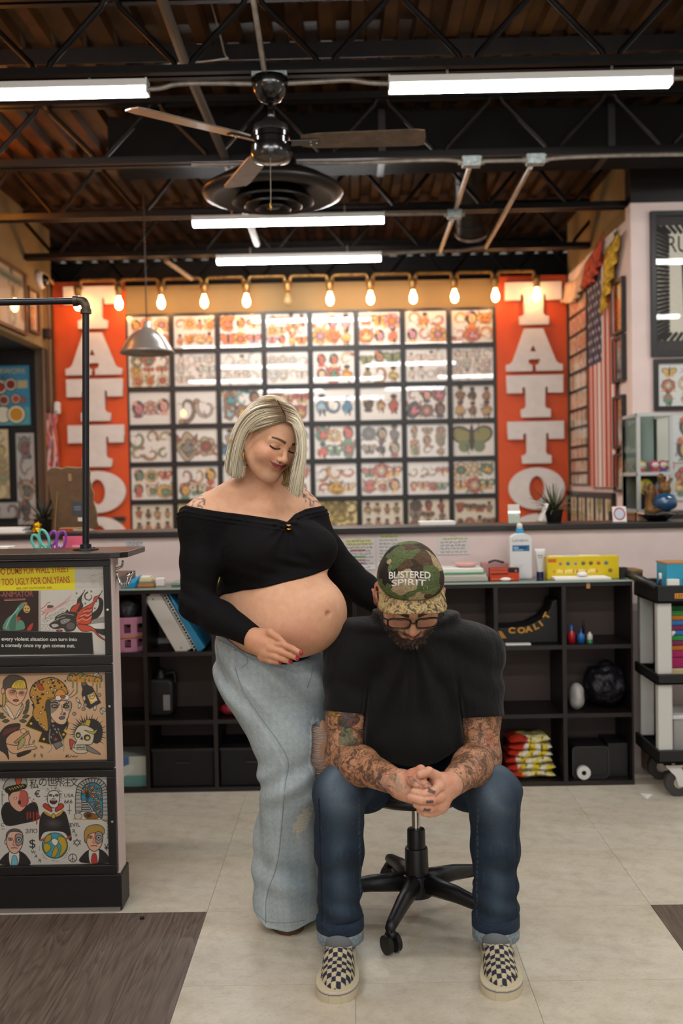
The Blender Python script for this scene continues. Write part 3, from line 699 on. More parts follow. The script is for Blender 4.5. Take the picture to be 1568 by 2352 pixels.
for r in range(6):
    for c in range(8):
        pal, nc, nr = spec[r][c]; seed = r * 8 + c + 11
        cream = (r, c) in ((5, 1), (5, 4)); kinds = {(2, 0): (4, 0, 4), (2, 5): (4, 1, 1), (2, 4): (1, 3, 1), (3, 0): (3,), (3, 7): (5,), (2, 7): (1,), (4, 0): (4, 2, 2, 4, 0, 5), (3, 1): (2, 0), (5, 5): (1,), (5, 0): (1,)}.get((r, c))
        pc = flash(pw - .04, ph - .04, seed, nc, nr, pal, '#e0cf9c' if cream else ('#e4e0d8' if r < 5 else '#dcd5c2'), 88, kinds, alpha=.55 if pal in ('pale',) else (.8 if pal == 'orange' else None))
        M4 = Matrix.Translation((a.x + c * pw, WY - .003, a.z - (r + 1) * ph))
        framed(f'{look[pal]} flash sheet in the back wall grid, {ORD[r]} row down, {ORD[c]} column across', M4, pw - .002, ph - .002, pc, 'framed flash sheets in the back wall grid', .02, .022, tilt=RND.uniform(-.25, .25))

# ------------------------------------------------------------------ the two lettered boards
def glyph(name, polys, M4, d, mat, parent):
    c = bpy.data.curves.new(name, 'CURVE'); c.dimensions = '2D'; c.fill_mode = 'BOTH'; c.extrude = d / 2; c.bevel_depth = .002
    for pl in polys:
        s = c.splines.new('POLY'); s.points.add(len(pl) - 1); s.use_cyclic_u = True
        for q, (x, z) in zip(s.points, pl): q.co = (x, z, 0, 1)
    o = put(name, c, mat, parent); o.matrix_basis = M4 @ Matrix.Rotation(R(90), 4, 'X'); return o
GT = [[(0, 1), (1, 1), (1, .58), (.73, .58), (.73, .69), (.70, .735), (.68, .69), (.67, .27), (.70, .21), (.77, .19), (.77, 0), (.25, 0), (.25, .19), (.31, .21), (.34, .27), (.33, .69), (.30, .735), (.27, .69), (.27, .58), (0, .58)]]
GA = [[(0, 0), (.46, 0), (.46, .14), (.40, .17), (.39, .26), (.43, .28), (.58, .28), (.60, .26), (.59, .17), (.53, .14), (.53, 0), (1, 0), (1, .15), (.93, .17), (.88, .24), (.66, 1), (.33, 1), (.12, .24), (.07, .17), (0, .15)], [(.42, .46), (.54, .46), (.48, .62)]]
GO = [circ(.5, 40, .5, .5), circ(.14, 32, .5, .5, .3)]
m_orange = M('orange sign board', '#d04d0f', .5, var=.04, scale=4); m_letter = M('white sign letter', '#d8d3ce', .5, var=.03, scale=5)
for px, py, lx, lab in ((122, 650, 152, 'tall orange board with raised white letters beside the black alcove'), (1137, 636, 1155, 'tall orange board with raised white letters beside the pink right wall')):
    p = P(px, py, WY - .01); k = WY / F_PX; wd = (164 if px < 500 else 159) * k
    t = thing('sign_board', lab, 'sign', (p.x, WY, 0), 'orange lettered boards')
    box('board', m_orange, p.x, p.x + wd, WY - .03, WY - .003, .75, p.z, t)
    lx0 = P(lx, py, WY).x; zt = p.z - (14 if px < 500 else 18) * k
    for i, ch in enumerate('TATTOO'):
        z0 = zt - i * .379 - .345; m = Matrix.Translation((lx0 + i * .002, WY - .075, z0)) @ Matrix.Diagonal((.46, 1, .345, 1))
        glyph('letter', {'T': GT, 'A': GA, 'O': GO}[ch], m, .04, m_letter, t)
        for sx in (.35, .65): B().tube([(lx0 + .46 * sx, WY - .06, z0 + .06), (lx0 + .46 * sx, WY - .029, z0 + .06)], .01, 6).obj('stud', m_black, t)
p = P(274, 1193, WY - .035)
t = thing('plaque', 'small dark metal plaque at the foot of the orange board', 'plaque', p)
B().prism(rpoly(.11, .05, .012, 3, -.055, -.025), .006, Matrix.Translation(p)).obj('plate', M('dark bronze', '#4a3d35', .35, metal=.7), t)
B().ring(rpoly(.11, .05, .012, 3, -.055, -.025), rpoly(.094, .034, .008, 3, -.047, -.017), -.003, Matrix.Translation(p)).obj('raised_edge', M('bronze edge', '#8a735c', .3, metal=.8), t)

# ------------------------------------------------------------------ right display wall (seen at a slant)
def onR(px, py): return PX(px, py, WXR - .004)
def frR(px0, py_top, px1, py_bot, dy=0):
    """frame on the right wall: local x runs towards the camera, faces -X"""
    A, C2 = onR(px0, py_bot), onR(px1, py_top); q = onR(px0, py_top)
    return fr((WXR - .003, A.y, A.z), (0, -1, 0)), A.y - C2.y, q.z - A.z
ys = [699, 740, 783, 826, 866, 906, 948, 987, 1029, 1057, 1087, 1113]
for i in range(11):
    A = onR(1301 + (ys[i] - 700) * .02, ys[i]); Cc = onR(1301 + (ys[i + 1] - 700) * .02, ys[i + 1]); h = A.z - Cc.z
    m = fr((WXR - .003, 8.2, Cc.z), (0, -1, 0))
    framed(f'narrow framed flash print in the column on the right wall, {ORD[i]} from the top', m, .62, h - .002, flash(.6, h - .02, 200 + i, 4, 1, 'orange' if i < 6 else 'trad', '#e2d6c4', 70, alpha=.5), 'narrow framed prints on the right wall', .008, .02)
# flag hung upright
fw, fh = .78, 1.72; fz = onR(1352, 1118).z; pc = Pic(fw, fh, 120, '#d9d0cb', .02, 4)
for i in range(13):
    if i % 2 == 0: pc.rect(i * fw / 13, (i + 1) * fw / 13, 0, fh - .09, '#b04a34')
pc.rect(0, fw * 7 / 13, fh * .52, fh - .09, '#3a3a52')
for i in range(9):
    for j in range(11):
        if (i + j) % 2 == 0: pc.ell((i + .8) * fw * 7 / 13 / 9.6, fh * .52 + (j + .7) * (fh * .48 - .09) / 11.4, .013, .016, '#d8cfc4')
t = thing('flag', 'red and white striped flag with starred dark canton hung upright on the right wall', 'flag', (WXR, 7.5, fz))
pc.obj('cloth', fr((WXR - .02, 7.52, fz), (0, -1, 0)), MV('flag cloth', .85), t, bend=lambda x, z: -.006 + .004 * np.sin(x * 38) * (1.2 - z / fh * .8))
B().tube([(WXR - .02, 7.54, fz + fh), (WXR - .02, 7.52 - fw - .02, fz + fh)], .009, 8).obj('hanging_rod', m_white, t)
# cloth swags near the ceiling
def swag(label, pts, mat, sag):
    """pleated cloth between the upper edge points (px,py) on the right wall and a lower edge"""
    up = bez([onR(*q) for q in pts], 10); v = []; f = []; n = len(up)
    for i, p in enumerate(up):
        for j in range(7): k = j / 6; v.append((WXR - .03 - .025 * math.sin(i * 1.7) * k - .02 * k, p.y, p.z - k * sag(i / (n - 1))))
    for i in range(n - 1):
        for j in range(6): f.append((i * 7 + j, i * 7 + j + 1, i * 7 + j + 8, i * 7 + j + 7))
    o = one('cloth_swag', label, 'banner', B().add(v, f), mat, 'cloth swags under the ceiling', smooth=True)
    s = o.modifiers.new('thick', 'SOLIDIFY'); s.thickness = .004; return o
m_redcloth = M('red patterned cloth', '#a8432c', .8, var=.45, scale=30); m_gold = M('yellow patterned cloth', '#b8922a', .8, var=.4, scale=26); m_stripe = M('red striped pale cloth', '#d9a78c', .8, var=.3, scale=18, stretch=(1, 6, .3))
swag('pale red striped bunting over the narrow frames at the wall corner', [(1303, 652), (1330, 640), (1352, 606)], m_stripe, lambda t: .15 + .03 * math.sin(t * 3))
swag('dark red bunting gathered to a point high on the right wall', [(1352, 606), (1375, 570), (1396, 530)], m_redcloth, lambda t: .24 - .1 * abs(t - .5))
swag('yellow pennant hanging beside the dark red bunting', [(1398, 575), (1418, 550), (1436, 528)], m_gold, lambda t: .4 * (1 - t) + .05)
# posters further along
for (x0, yt, x1, yb, lab, pal, bgc, cc) in ((1411, 652, 1436, 775, 'bright orange and yellow framed poster on the right wall beside the flag', 'orange', '#d9b45a', 2), (1414, 778, 1437, 882, 'grey framed poster below the bright orange poster', 'dark', '#c9c4bc', 1), (1416, 912, 1437, 1032, 'white poster with yellow lettering patch below the grey poster', 'orange', '#e4dcd2', 1), (1417, 1043, 1440, 1130, 'small dark wood frame with cream print at the foot of the right wall', 'olive', '#d9c9a4', 1)):
    m, wd, h = frR(x0, yt, x1, yb); framed(lab, m, wd, h, flash(wd, h, int(x0 + yt), cc, 3, pal, bgc, 50), None, .02, .03)
m, wd, h = frR(1309, 1128, 1414, 1212)
t = thing('slim_picture', 'long dark frame holding five upright cream strips, low on the right wall under the flag', 'picture', m.translation)
B().ring([(0, 0), (wd, 0), (wd, h), (0, h)], [(.03, .03), (wd - .03, .03), (wd - .03, h - .03), (.03, h - .03)], -.03, m).obj('frame_border', m_frame, t)
B().box(.01, wd - .01, -.006, -.001, .01, h - .01, m).obj('backing_board', m_frame, t)
for i in range(5): flash(wd * .13, h * .7, 330 + i, 1, 2, 'olive', '#d8cdb4', 30).obj('print', m @ Matrix.Translation((wd * (.06 + .19 * i), -.008, h * .15)), m_print, t)

# ------------------------------------------------------------------ right front wall: big dark picture, flash sheet
p = P(1494, 820, WDR); q = P(1494, 488, WDR); big = Matrix.Translation((p.x, WDR - .003, p.z)); bw_, bh_ = .86, q.z - p.z
pc = Pic(bw_ - .08, bh_ - .19, 170, '#cfcab8', .04, 2); W2, H2 = pc.w, pc.h
for i in range(27):
    z = H2 * i / 26; dz = (z - H2 / 2) * .12
    for xx, s in ((0, 1), (W2, -1)): pc.line([(xx, z), (xx + s * W2 * .09, z - dz)], .011, '#1b1713')
for i in range(20):
    x = W2 * i / 19; dx = (x - W2 / 2) * .12
    for zz, s in ((0, 1), (H2, -1)): pc.line([(x, zz), (x - dx, zz + s * H2 * .06)], .011, '#1b1713')
pc.poly([(W2 * .22, H2 * .14), (W2 * .8, H2 * .14), (W2 * .82, H2 * .72), (W2 * .66, H2 * .80), (W2 * .32, H2 * .80), (W2 * .2, H2 * .70)], '#26211d')
for i in range(9):
    z = H2 * (.74 - .06 * i)
    for s in (-1, 1): pc.line([(W2 * .5 + s * W2 * .04, z), (W2 * .5 + s * W2 * .16, z + .015), (W2 * .5 + s * W2 * (.27 - .008 * i), z - .05)], .0125, '#cfcab8', taper=.5)
pc.line([(W2 * .5, H2 * .78), (W2 * .5, H2 * .16)], .018, '#cfcab8')
for k in range(40): a_ = pc.rs.rand(2); pc.ell(W2 * (.3 + .4 * a_[0]), H2 * (.14 + .2 * a_[1]), .018, .012, '#9a937e', rot=a_[0] * 180)
t = thing('large_picture', 'tall black framed rib cage artwork with a rayed border on the right front wall', 'picture', big.translation)
box('mount', M('charcoal mount', '#2a2726', .6), p.x, p.x + bw_, WDR - .016, WDR - .003, p.z, q.z, t)
B().ring([(0, 0), (bw_, 0), (bw_, bh_), (0, bh_)], [(.03, .03), (bw_ - .03, .03), (bw_ - .03, bh_ - .03), (.03, bh_ - .03)], -.035, big).obj('frame_border', m_frame, t)
pc.obj('print', big @ Matrix.Translation((.04, -.015, .1)), m_print, t)
text('lettering', 'RUSE', .15, M('dark ink', '#1c1815', .7), big @ Matrix.Translation((.1, -.0165, bh_ - .26)), t, .0004, .75)
B().box(.03, bw_ - .03, -.026, -.023, .03, bh_ - .03, big).obj('glass_pane', m_pane, t)
p = P(1500, 944, WDR); q = P(1500, 826, WDR)
framed('black framed sheet of red and green flash under the rib cage picture', Matrix.Translation((p.x, WDR - .003, p.z)), .42, q.z - p.z, flash(.38, .29, 77, 3, 3, 'trad', '#d9dcd6', 100), None, .028, .025)
for i, (px, yb, yt, lab) in enumerate(((1549, 1062, 948, 'white sheet of flash beside the glass case, the upper of two'), (1551, 1150, 1068, 'white sheet of flash beside the glass case, the lower of two'))):
    p, q = P(px, yb, 6.4), P(px, yt, 6.4); framed(lab, Matrix.Translation((p.x, WDR - .003, p.z)), .3, q.z - p.z, flash(.28, .26, 90 + i, 2, 2, 'trad', '#d3d8d6', 60), None, .008, .012, M('white frame', '#cfd0cc', .5))

# ------------------------------------------------------------------ glass display case and its things
CD = 5.75; k = CD / F_PX
L, Rr, zt, zm, zb = P(1462, 1000, CD).x, P(1545, 1000, CD).x, P(1500, 948, CD).z, P(1500, 1092, CD).z, P(1500, 1178, CD).z
t = thing('display_stand', 'black stand carrying the glass display case', 'stand', (L, CD, 0))
box('stand_body', m_black, L - .06, Rr + .3, CD - .3, CD + .42, 0, zb, t)
t = thing('display_case', 'small white framed glass display case on the black stand', 'display case', (L, CD, zb))
m_cf = M('white aluminium', '#b9bcb8', .35, metal=.3); dd = .3
for x in (L, Rr - .02):
    for y in (CD, CD + dd): box('post', m_cf, x, x + .02, y, y + .018, zb, zt, t)
for z0, nm in ((zt - .02, 'top_rail'), (zm, 'middle_rail'), (zb, 'bottom_rail')):
    b = B(); b.box(L, Rr, CD - .002, CD + .016, z0, z0 + .02).box(L, L + .018, CD, CD + dd, z0, z0 + .02).box(Rr - .018, Rr, CD, CD + dd, z0, z0 + .02).obj(nm, m_cf, t)
box('shelf', m_cf, L + .018, Rr - .018, CD + .016, CD + dd, zm + .004, zm + .012, t); box('back_panel', M('mirror backing', '#8e9690', .15, metal=.6), L, Rr, CD + dd, CD + dd + .01, zb, zt, t)
for nm, x0, x1, y0, y1 in (('front_pane', L + .02, Rr - .02, CD + .004, CD + .008), ('side_pane', L + .004, L + .008, CD + .016, CD + dd), ('side_pane', Rr - .008, Rr - .004, CD + .016, CD + dd)): box(nm, m_case, x0, x1, y0, y1, zm + .02, zt - .02, t)
for i, (px, py, hc, bc, lab) in enumerate(((1473, 1065, '#c9a22e', '#c03a6a', 'yellow haired doll in the glass case'), (1503, 1070, '#c03a72', '#c8303a', 'pink haired doll with red base in the glass case'), (1522, 1072, '#b83a5c', '#4a3a8a', 'rose haired doll with violet base in the glass case'), (1537, 1062, '#c85a72', '#d9d4d0', 'pale faced doll with rose hair at the end of the glass case'))):
    p = P(px, py, CD + .12); s = 13 * k; z0 = zm + .012
    t = thing('doll', lab, 'doll', (p.x, p.y, z0), 'dolls in the glass case')
    B().lathe([(0, 0), (s * .75, 0), (s * .8, s * .3), (s * .45, s * .9), (0, s)], (p.x, p.y, z0), 16).obj('doll_body', M('doll ' + bc, bc, .5), t, smooth=True)
    B().lathe([(0, 0), (s * .5, s * .12), (s * .75, s * .6), (s * .55, s * 1.1), (0, s * 1.25)], (p.x, p.y - s * .15, z0 + s * .85), 16).obj('doll_head', M('doll skin', '#e6cdc0', .5), t, smooth=True)
    B().lathe([(s * .8, -.1 * s), (s * .95, s * .5), (s * .8, s * 1.15), (0, s * 1.5)], (p.x, p.y + s * .2, z0 + s * .9), 16).obj('doll_hair', M('doll ' + hc, hc, .7), t, smooth=True)
# dark framed print with the yellow disc, leaning inside the lower part
pc = Pic(.17, .19, 60, '#0f0e0e', .02, 3); pc.ell(.05, .13, .042, .045, '#d8cf3f'); pc.ell(.05, .125, .02, .018, '#8f9690'); pc.ell(.145, .12, .04, .055, '#d3521f'); pc.ell(.125, .13, .018, .03, '#6f86a8')
p = P(1469, 1176, CD + .05); t = tag(pc.obj('small_print', Matrix.Translation((p.x, CD + .1, zb + .021)), m_print), 'dark print with a yellow disc inside the lower part of the display case', 'print')
mg = M('aged gold resin', '#5f431c', .45, metal=.4, var=.4, scale=90)
p = P(1495, 1180, 5.6); t = thing('figurine', 'gold figurine standing in front of the display case', 'figurine', p)
s = SDF().chain([(0, 0, 0), (-.01, 0, .06), (0, 0, .12)], [.035, .022, .025], .02).u(ell((0, 0, .145), (.022, .022, .026)), .01).chain([(-.01, 0, .1), (-.045, -.01, .13), (-.035, 0, .17)], [.012, .01, .008], .01).chain([(.01, 0, .1), (.05, -.01, .09)], [.012, .009], .01).u(ell((.02, 0, .02), (.05, .04, .02)), .02)
body('statue', [(lambda q, s=s, o=np.array(p): s(q - o), np.array(p) - .09, np.array(p) + np.array((.09, .09, .2)), .005)], mg, t)
p = P(1526, 1178, 5.6); t = thing('globe_ornament', 'gold topped blue glass globe ornament on a black dish by the display case', 'ornament', p)
B().lathe([(0, -.02), (.06, -.015), (.075, .0), (.07, .01), (0, .012)], p, 24).obj('dish', m_blackgloss, t, smooth=True)
B().lathe([(.03, .01), (.062, .03), (.072, .06), (.055, .10), (.02, .115), (0, .118)], p, 28).obj('globe', M('blue glaze', '#1d4a70', .08, coat=1), t, smooth=True)
s = SDF().u(ell((0, 0, .13), (.035, .03, .03))).chain([(0, 0, .13), (-.02, 0, .18)], [.025, .016], .02).u(ell((-.02, 0, .2), (.02, .02, .022)), .012).chain([(.01, 0, .15), (.04, 0, .19)], [.014, .008], .012)
body('gold_top', [(lambda q, s=s, o=np.array(p): s(q - o), np.array(p) + np.array((-.06, -.05, .09)), np.array(p) + np.array((.06, .05, .24)), .005)], mg, t)

# ------------------------------------------------------------------ things along the ledge of the half wall
LZ, LY = 1.15, HY + .1
def onL(px, D=LY): return P(px, 1208, D).x
def box_thing(name, label, cat, mat, x0, x1, y0, y1, z0, z1, group=None, bevel=.002): return tag(box(name, mat, x0, x1, y0, y1, z0, z1, None, bevel), label, cat, group)
box_thing('notebook', 'slim white notebook lying on the ledge below the flash grid', 'notebook', m_paper, onL(964), onL(1046), LY, LY + .14, LZ, LZ + .018)
t = thing('card_holder', 'clear card holder with pale card standing on the ledge before the right orange board', 'card holder', (onL(1182), LY, LZ))
m = Matrix.Translation((onL(1168), LY, LZ)) @ Matrix.Rotation(R(-12), 4, 'X')
box('card', M('pale card', '#cfc3b8', .6), 0, .055, 0, .006, .004, .095, t, M4=m); box('holder', m_case, -.003, .058, -.006, -.002, 0, .06, t, M4=m); box('foot', m_case, -.003, .058, -.03, .03, 0, .004, t, M4=Matrix.Translation((onL(1168), LY, LZ)))
for px, w_, lab in ((1243, .035, 'white card leaning in a slanted holder beside the potted plant'),):
    m = Matrix.Translation((onL(px), LY + .02, LZ + .012)) @ Matrix.Rotation(R(22), 4, 'Y'); t = thing('slanted_card', lab, 'card', m.translation); box('card', m_paper, 0, .008, 0, .06, 0, .09, t, M4=m); box('card_foot', m_case, -.012, .03, -.002, .062, -.012, .0, t, M4=Matrix.Translation(m.translation))
m = Matrix.Translation((onL(1411), LY + .02, LZ)) @ Matrix.Rotation(R(-14), 4, 'X')
pc = Pic(.065, .075, 40, '#dedad6', .02); pc.ell(.032, .038, .022, .025, '#b8c0cc'); pc.oval(.032, .038, .025, .028, .003, '#a83f34')
t = thing('small_card', 'small white card with a red arc propped on the ledge under the flag', 'card', m.translation); box('card_body', m_paper, 0, .065, .001, .012, 0, .075, t, M4=m); pc.obj('card_print', m, m_print, t)
for px, w_, col, lab in ((1447, .05, '#7a4a2a', 'small brown wooden box on the ledge beside the propped card'), (1466, .045, '#b58a6a', 'small tan box on the ledge next to the shallow black bowl')):
    x = onL(px); t = thing('small_box', lab, 'box', (x, LY, LZ)); box('box_body', M('box ' + col, col, .6, var=.2), x, x + w_, LY + .06, LY + .12, LZ, LZ + .03, t, .002); box('box_lid', M('box ' + col, col, .6), x - .002, x + w_ + .002, LY + .058, LY + .122, LZ + .03, LZ + .04, t, .002)
x = onL(1512); t = thing('shallow_bowl', 'shallow black bowl on the ledge in front of the blue globe', 'bowl', (x, LY, LZ)); B().lathe([(0, 0), (.045, 0), (.05, .004), (.085, .03), (.088, .036), (.082, .034), (.045, .012), (0, .01)], (x, LY + .02, LZ), 32).obj('bowl_body', m_blackgloss, t, smooth=True)
# plants
def spiky(label, px, py, D, h, spread, n, col, seed):
    p = P(px, py, D); p.z = LZ; rs = random.Random(seed); t = thing('potted_plant', label, 'plant', p)
    B().lathe([(0, 0), (.035, 0), (.045, .06), (.048, .062), (.04, .058), (0, .052)], p, 20).obj('pot', M('dark pot', '#2a2220', .6), t, smooth=True)
    m_l = M('leaf ' + col, col, .5, var=.35, scale=40)
    for i in range(n):
        a = rs.uniform(0, 6.28); e = rs.uniform(.2, 1.35); L_ = h * rs.uniform(.7, 1.05); d = Vector((math.cos(a) * math.cos(e) * spread, math.sin(a) * math.cos(e) * spread, math.sin(e)))
        pts = [p + Vector((0, 0, .05)) + d * (L_ * k / 5) - Vector((0, 0, .05 * (k / 5) ** 2 * (1.4 - e))) for k in range(6)]
        s_ = d.cross(Vector((0, 0, 1))).normalized(); v = []
        for k, q in enumerate(pts): wv = .007 * (1 - k / 5.2) + .0008; v += [q - s_ * wv, q + Vector((0, 0, .002)), q + s_ * wv]
        B().add(v, [(3 * k + j, 3 * k + j + 1, 3 * k + j + 4, 3 * k + j + 3) for k in range(5) for j in (0, 1)]).obj('leaf', m_l, t)
spiky('small spiky green plant in a dark pot on the ledge before the right orange board', 1272, 1200, LY + .1, .17, 1., 60, '#4a4c34', 3)
spiky('dark bushy plant on the ledge behind the brown shaped board', 100, 1215, LY + .12, .15, 1., 60, '#23241a', 8)
# brown shaped board on its wire easel
p = P(168, 1215, LY); D0 = LY + .03; k = D0 / F_PX
out = [(113, 1090), (122, 1081), (135, 1080), (148, 1083), (160, 1079), (172, 1080), (186, 1081), (198, 1079), (208, 1081), (215, 1090), (213, 1105), (216, 1122), (221, 1140), (219, 1158), (224, 1172), (227, 1187), (226, 1203), (229, 1214), (222, 1222), (205, 1220), (185, 1222), (165, 1220), (145, 1222), (130, 1220), (129, 1205), (124, 1185), (126, 1168), (120, 1150), (117, 1130), (115, 1108)]
pl = [P(*q, D0) for q in out]; x0, z0 = p.x, LZ + .012; dz = min(q.z for q in pl) - z0
m = Matrix.Translation((x0, D0, z0)) @ Matrix.Rotation(R(9), 4, 'X'); pts = [((q.x - x0) * .95 - .0, q.z - z0 - dz) for q in pl]
t = thing('easel_board', 'brown wavy edged board seen from the back on a brass wire easel', 'picture', (x0, LY, LZ))
pts.reverse(); B().prism(pts, -.012, m).obj('board', M('brown hardboard', '#6d5136', .75, var=.08, scale=30), t)
B().prism(pts, -.003, m @ Matrix.Translation((0, .004, 0)) @ Matrix.Diagonal((1.015, 1, 1.01, 1))).obj('board_face', M('pale board edge', '#b59a70', .7), t)
tb = lambda pp, r=.0028: B().tube([m @ Vector(q) for q in pp], r, 6).obj('easel_wire', M('brass wire', '#c2a06a', .35, metal=.8), t)
tb([(-.065, -.018, .19), (-.09, -.03, .0), (-.085, -.05, -.012), (-.075, -.05, -.012), (-.06, -.03, .012), (.06, -.03, .012), (.07, -.05, -.012)])
box('hanger_tab', M('tan tab', '#a68457', .6), -.01, .006, -.016, -.0125, .24, .275, t, M4=m)
box('label_sticker', M('grey label', '#4b4f55', .6), .0, .05, -.0145, -.0125, .075, .14, t, M4=m); box('label_sticker', m_paper, .022, .045, -.0145, -.0125, .042, .06, t, M4=m)
for i, zz in enumerate((.11, .098)): box('label_line', M('pale grey ink', '#8d9299', .6), .008, .04, -.0149, -.0146, zz, zz + .005, t, M4=m)
p = P(84, 1224, LY); p.z = LZ; t = thing('gold_figure', 'tiny shiny gold cat figure on the ledge beside the stacked papers', 'figurine', p)
mg2 = M('bright gold', '#e8b21a', .2, metal=1.); kk = .0
s = SDF().u(ell((0, 0, .016), (.02, .016, .017))).u(ell((0, -.002, .036), (.014, .012, .012)), .006).u(cone((-.009, 0, .044), (-.011, 0, .053), .005, .001), .003).u(cone((.009, 0, .044), (.011, 0, .053), .005, .001), .003).chain([(.014, 0, .02), (.022, -.004, .04)], [.006, .005], .005).u(ell((-.01, -.008, .006), (.009, .009, .006)), .004).u(ell((.01, -.008, .006), (.009, .009, .006)), .004)
body('figure_body', [(lambda q, s=s, o=np.array(p): s(q - o), np.array(p) - np.array((.035, .03, .005)), np.array(p) + np.array((.035, .03, .06)), .0025)], mg2, t)
B().tube([p + Vector((.012 * math.cos(a), -.003 + .011 * math.sin(a), .027)) for a in np.linspace(0, 6.28, 14)], .002, 6).obj('collar', M('red collar', '#a83222', .5), t)
for i in range(3): box_thing('paper_stack', f'stack of white papers at the left end of the ledge, {("bottom", "middle", "top")[i]} bundle', 'papers', m_paper, P(-20, 1220, LY).x, P((60, 52, 56)[i], 1220, LY).x, LY - .02 + .01 * i, LY + .1, LZ + .009 * i, LZ + .009 * i + .0085, 'stacked papers at the left end of the ledge', .001)

# ------------------------------------------------------------------ left: alcove prints, wall posters, camera, cables, garland
AY = 8.195
def onA(px, py): return P(px, py, AY)
p, q = onA(73, 977), onA(73, 838); w_ = .62; pc = Pic(w_, q.z - p.z, 150, '#3d86a4', .03, 6); h_ = pc.h
pc.rect(.25, w_ - .02, h_ * .62, h_ * .75, '#b8a67c'); pc.rect(0, w_, 0, h_ * .3, '#5aa0a8')
for cx, cz, r_, c_ in ((.37, .32, .05, '#8a3a2a'), (.46, .34, .045, '#7a2f2a'), (.40, .21, .04, '#7a3a2a'), (.30, .22, .06, '#d98a4a'), (.39, .09, .06, '#d9d0b8'), (.5, .09, .065, '#c98a2a'), (.5, .22, .035, '#a84a3a'), (.56, .21, .02, '#c83a2a'), (.2, .1, .06, '#d9c8a0'), (.12, .22, .05, '#8a3a2a')): pc.ell(cx, cz, r_ * 1.15, r_ * 1.15, '#e4dcc4'); pc.ell(cx, cz, r_ * .85, r_ * .85, c_); pc.oval(cx, cz, r_ * 1.15, r_ * 1.15, .004, '#3a2a22')
m = Matrix.Translation((p.x - w_, AY - .001, p.z)); t = framed('bright blue price poster with round food like pictures on the black alcove wall', m, w_, h_, pc, None, .004, .012, glass=False)
for tx, z, sz, c_ in (('COLORWORK', .86, .062, '#c8b27a'), ('PRICING', .77, .068, '#1f2a3a')): text('lettering', tx, sz, M('poster ink ' + c_, c_, .6), m @ Matrix.Translation((.2, -.0082, h_ * z)), t, .0004, .95)
p, q = onA(26, 1146), onA(26, 984); framed('cream print of small round designs under the blue price poster', Matrix.Translation((p.x - .45, AY - .001, p.z)), .45, q.z - p.z, flash(.43, .56, 41, 4, 5, 'olive', '#d9c59a', 80, alpha=.5), None, .006, .012)
p, q = onA(86, 1205), onA(86, 993); pc = flash(.22, .7, 43, 1, 4, 'dark', '#bfb8b2', 70, (4, 2, 3, 2)); framed('tall narrow grey ink drawing beside the cream print', Matrix.Translation((p.x - .16, AY - .001, p.z)), .16, q.z - p.z, pc, None, .004, .014)
p, q = onA(50, 1190), onA(50, 1152); framed('grey ink drawing below the cream print', Matrix.Translation((p.x - .3, AY - .03, p.z)), .3, q.z - p.z, flash(.3, .14, 44, 2, 1, 'dark', '#b5aea8', 50), None, .004, .014)
def onW(px, py): return PX(px, py, WXL + .004)
def frL(px_near, px_far, yt_far, yb_far):
    A, F = onW(px_near, 700), onW(px_far, yb_far); T = onW(px_far, yt_far); return fr((WXL + .003, A.y, F.z), (0, 1, 0)), F.y - A.y, T.z - F.z
for x0, x1, yt, yb, lab, pal, bgc in ((-120, 57, 632, 772, 'large brown framed pale poster high on the left wall above the alcove', 'pale', '#cbb89a'), (60, 86, 672, 771, 'narrow brown framed pale poster next to the large one on the left wall', 'orange', '#d9c7a4')):
    m, wd, h = frL(x0, x1, yt, yb); pc = flash(wd, h, int(x1), 3 if x0 < 0 else 1, 3, pal, bgc, 70, alpha=.6)
    if x0 < 0: pc.rect(.1, wd - .03, h * .78, h * .9, '#6d7a68')
    framed(lab, m, wd, h, pc, None, .022, .03, M('brown frame', '#5a3a22', .5))
p = onW(88, 644); t = thing('dome_camera', 'white dome security camera high on the left wall by the corner', 'camera', (WXL, p.y, p.z)); rx = Matrix.Rotation(R(90), 4, 'Y')
B().lathe([(.0, 0), (.07, 0), (.072, .03), (.062, .045), (.05, .05)], (WXL, p.y, p.z), 28, rx).obj('camera_base', m_white, t, smooth=True)
B().lathe([(.048, .047), (.046, .06), (.03, .085), (0, .093)], (WXL, p.y, p.z), 28, rx).obj('camera_dome', m_blackgloss, t, smooth=True)
pipe('camera_cable', 'pale cable looping from the dome camera to the corner', 'cable', bez([(WXL + .03, p.y - .05, p.z + .06), (WXL + .06, p.y + .05, p.z + .05), (WXL + .06, p.y + .2, p.z + .01), (WXL + .03, p.y + .3, p.z + .06)], 6), .008, M('cream cable', '#b59a6a', .5))
for dx, zb_, lab in ((.035, .9, 'brown vertical conduit in the left back corner nearest the orange board'), (-.02, 1.0, 'brown vertical conduit in the left back corner beside the alcove')):
    pipe('corner_conduit', lab, 'conduit', [(WXL + dx, WY - .2, zb_), (WXL + dx, WY - .2, 3.05)], .014, M('brown conduit', '#6b5236', .5))
p = P(109, 767, WY - .22); t = thing('corner_box', 'small black box on the corner conduits', 'junction box', p); B().box(p.x - .035, p.x + .035, WY - .26, WY - .215, p.z - .04, p.z + .04).obj('box_body', m_rubber, t, bevel=.004); B().box(p.x - .03, p.x + .03, WY - .265, WY - .26, p.z - .034, p.z + .034).obj('box_cover', m_black, t)
p = P(123, 935, WY - .3); t = thing('white_dispenser', 'small white rounded holder on the corner post above the garland', 'dispenser', p); B().box(p.x - .022, p.x + .022, WY - .23, WY - .163, p.z - .05, p.z + .05).obj('holder_body', m_white, t, bevel=.014, seg=4); box('holder_slot', m_black, p.x - .012, p.x + .012, WY - .232, WY - .229, p.z - .035, p.z - .028, t)
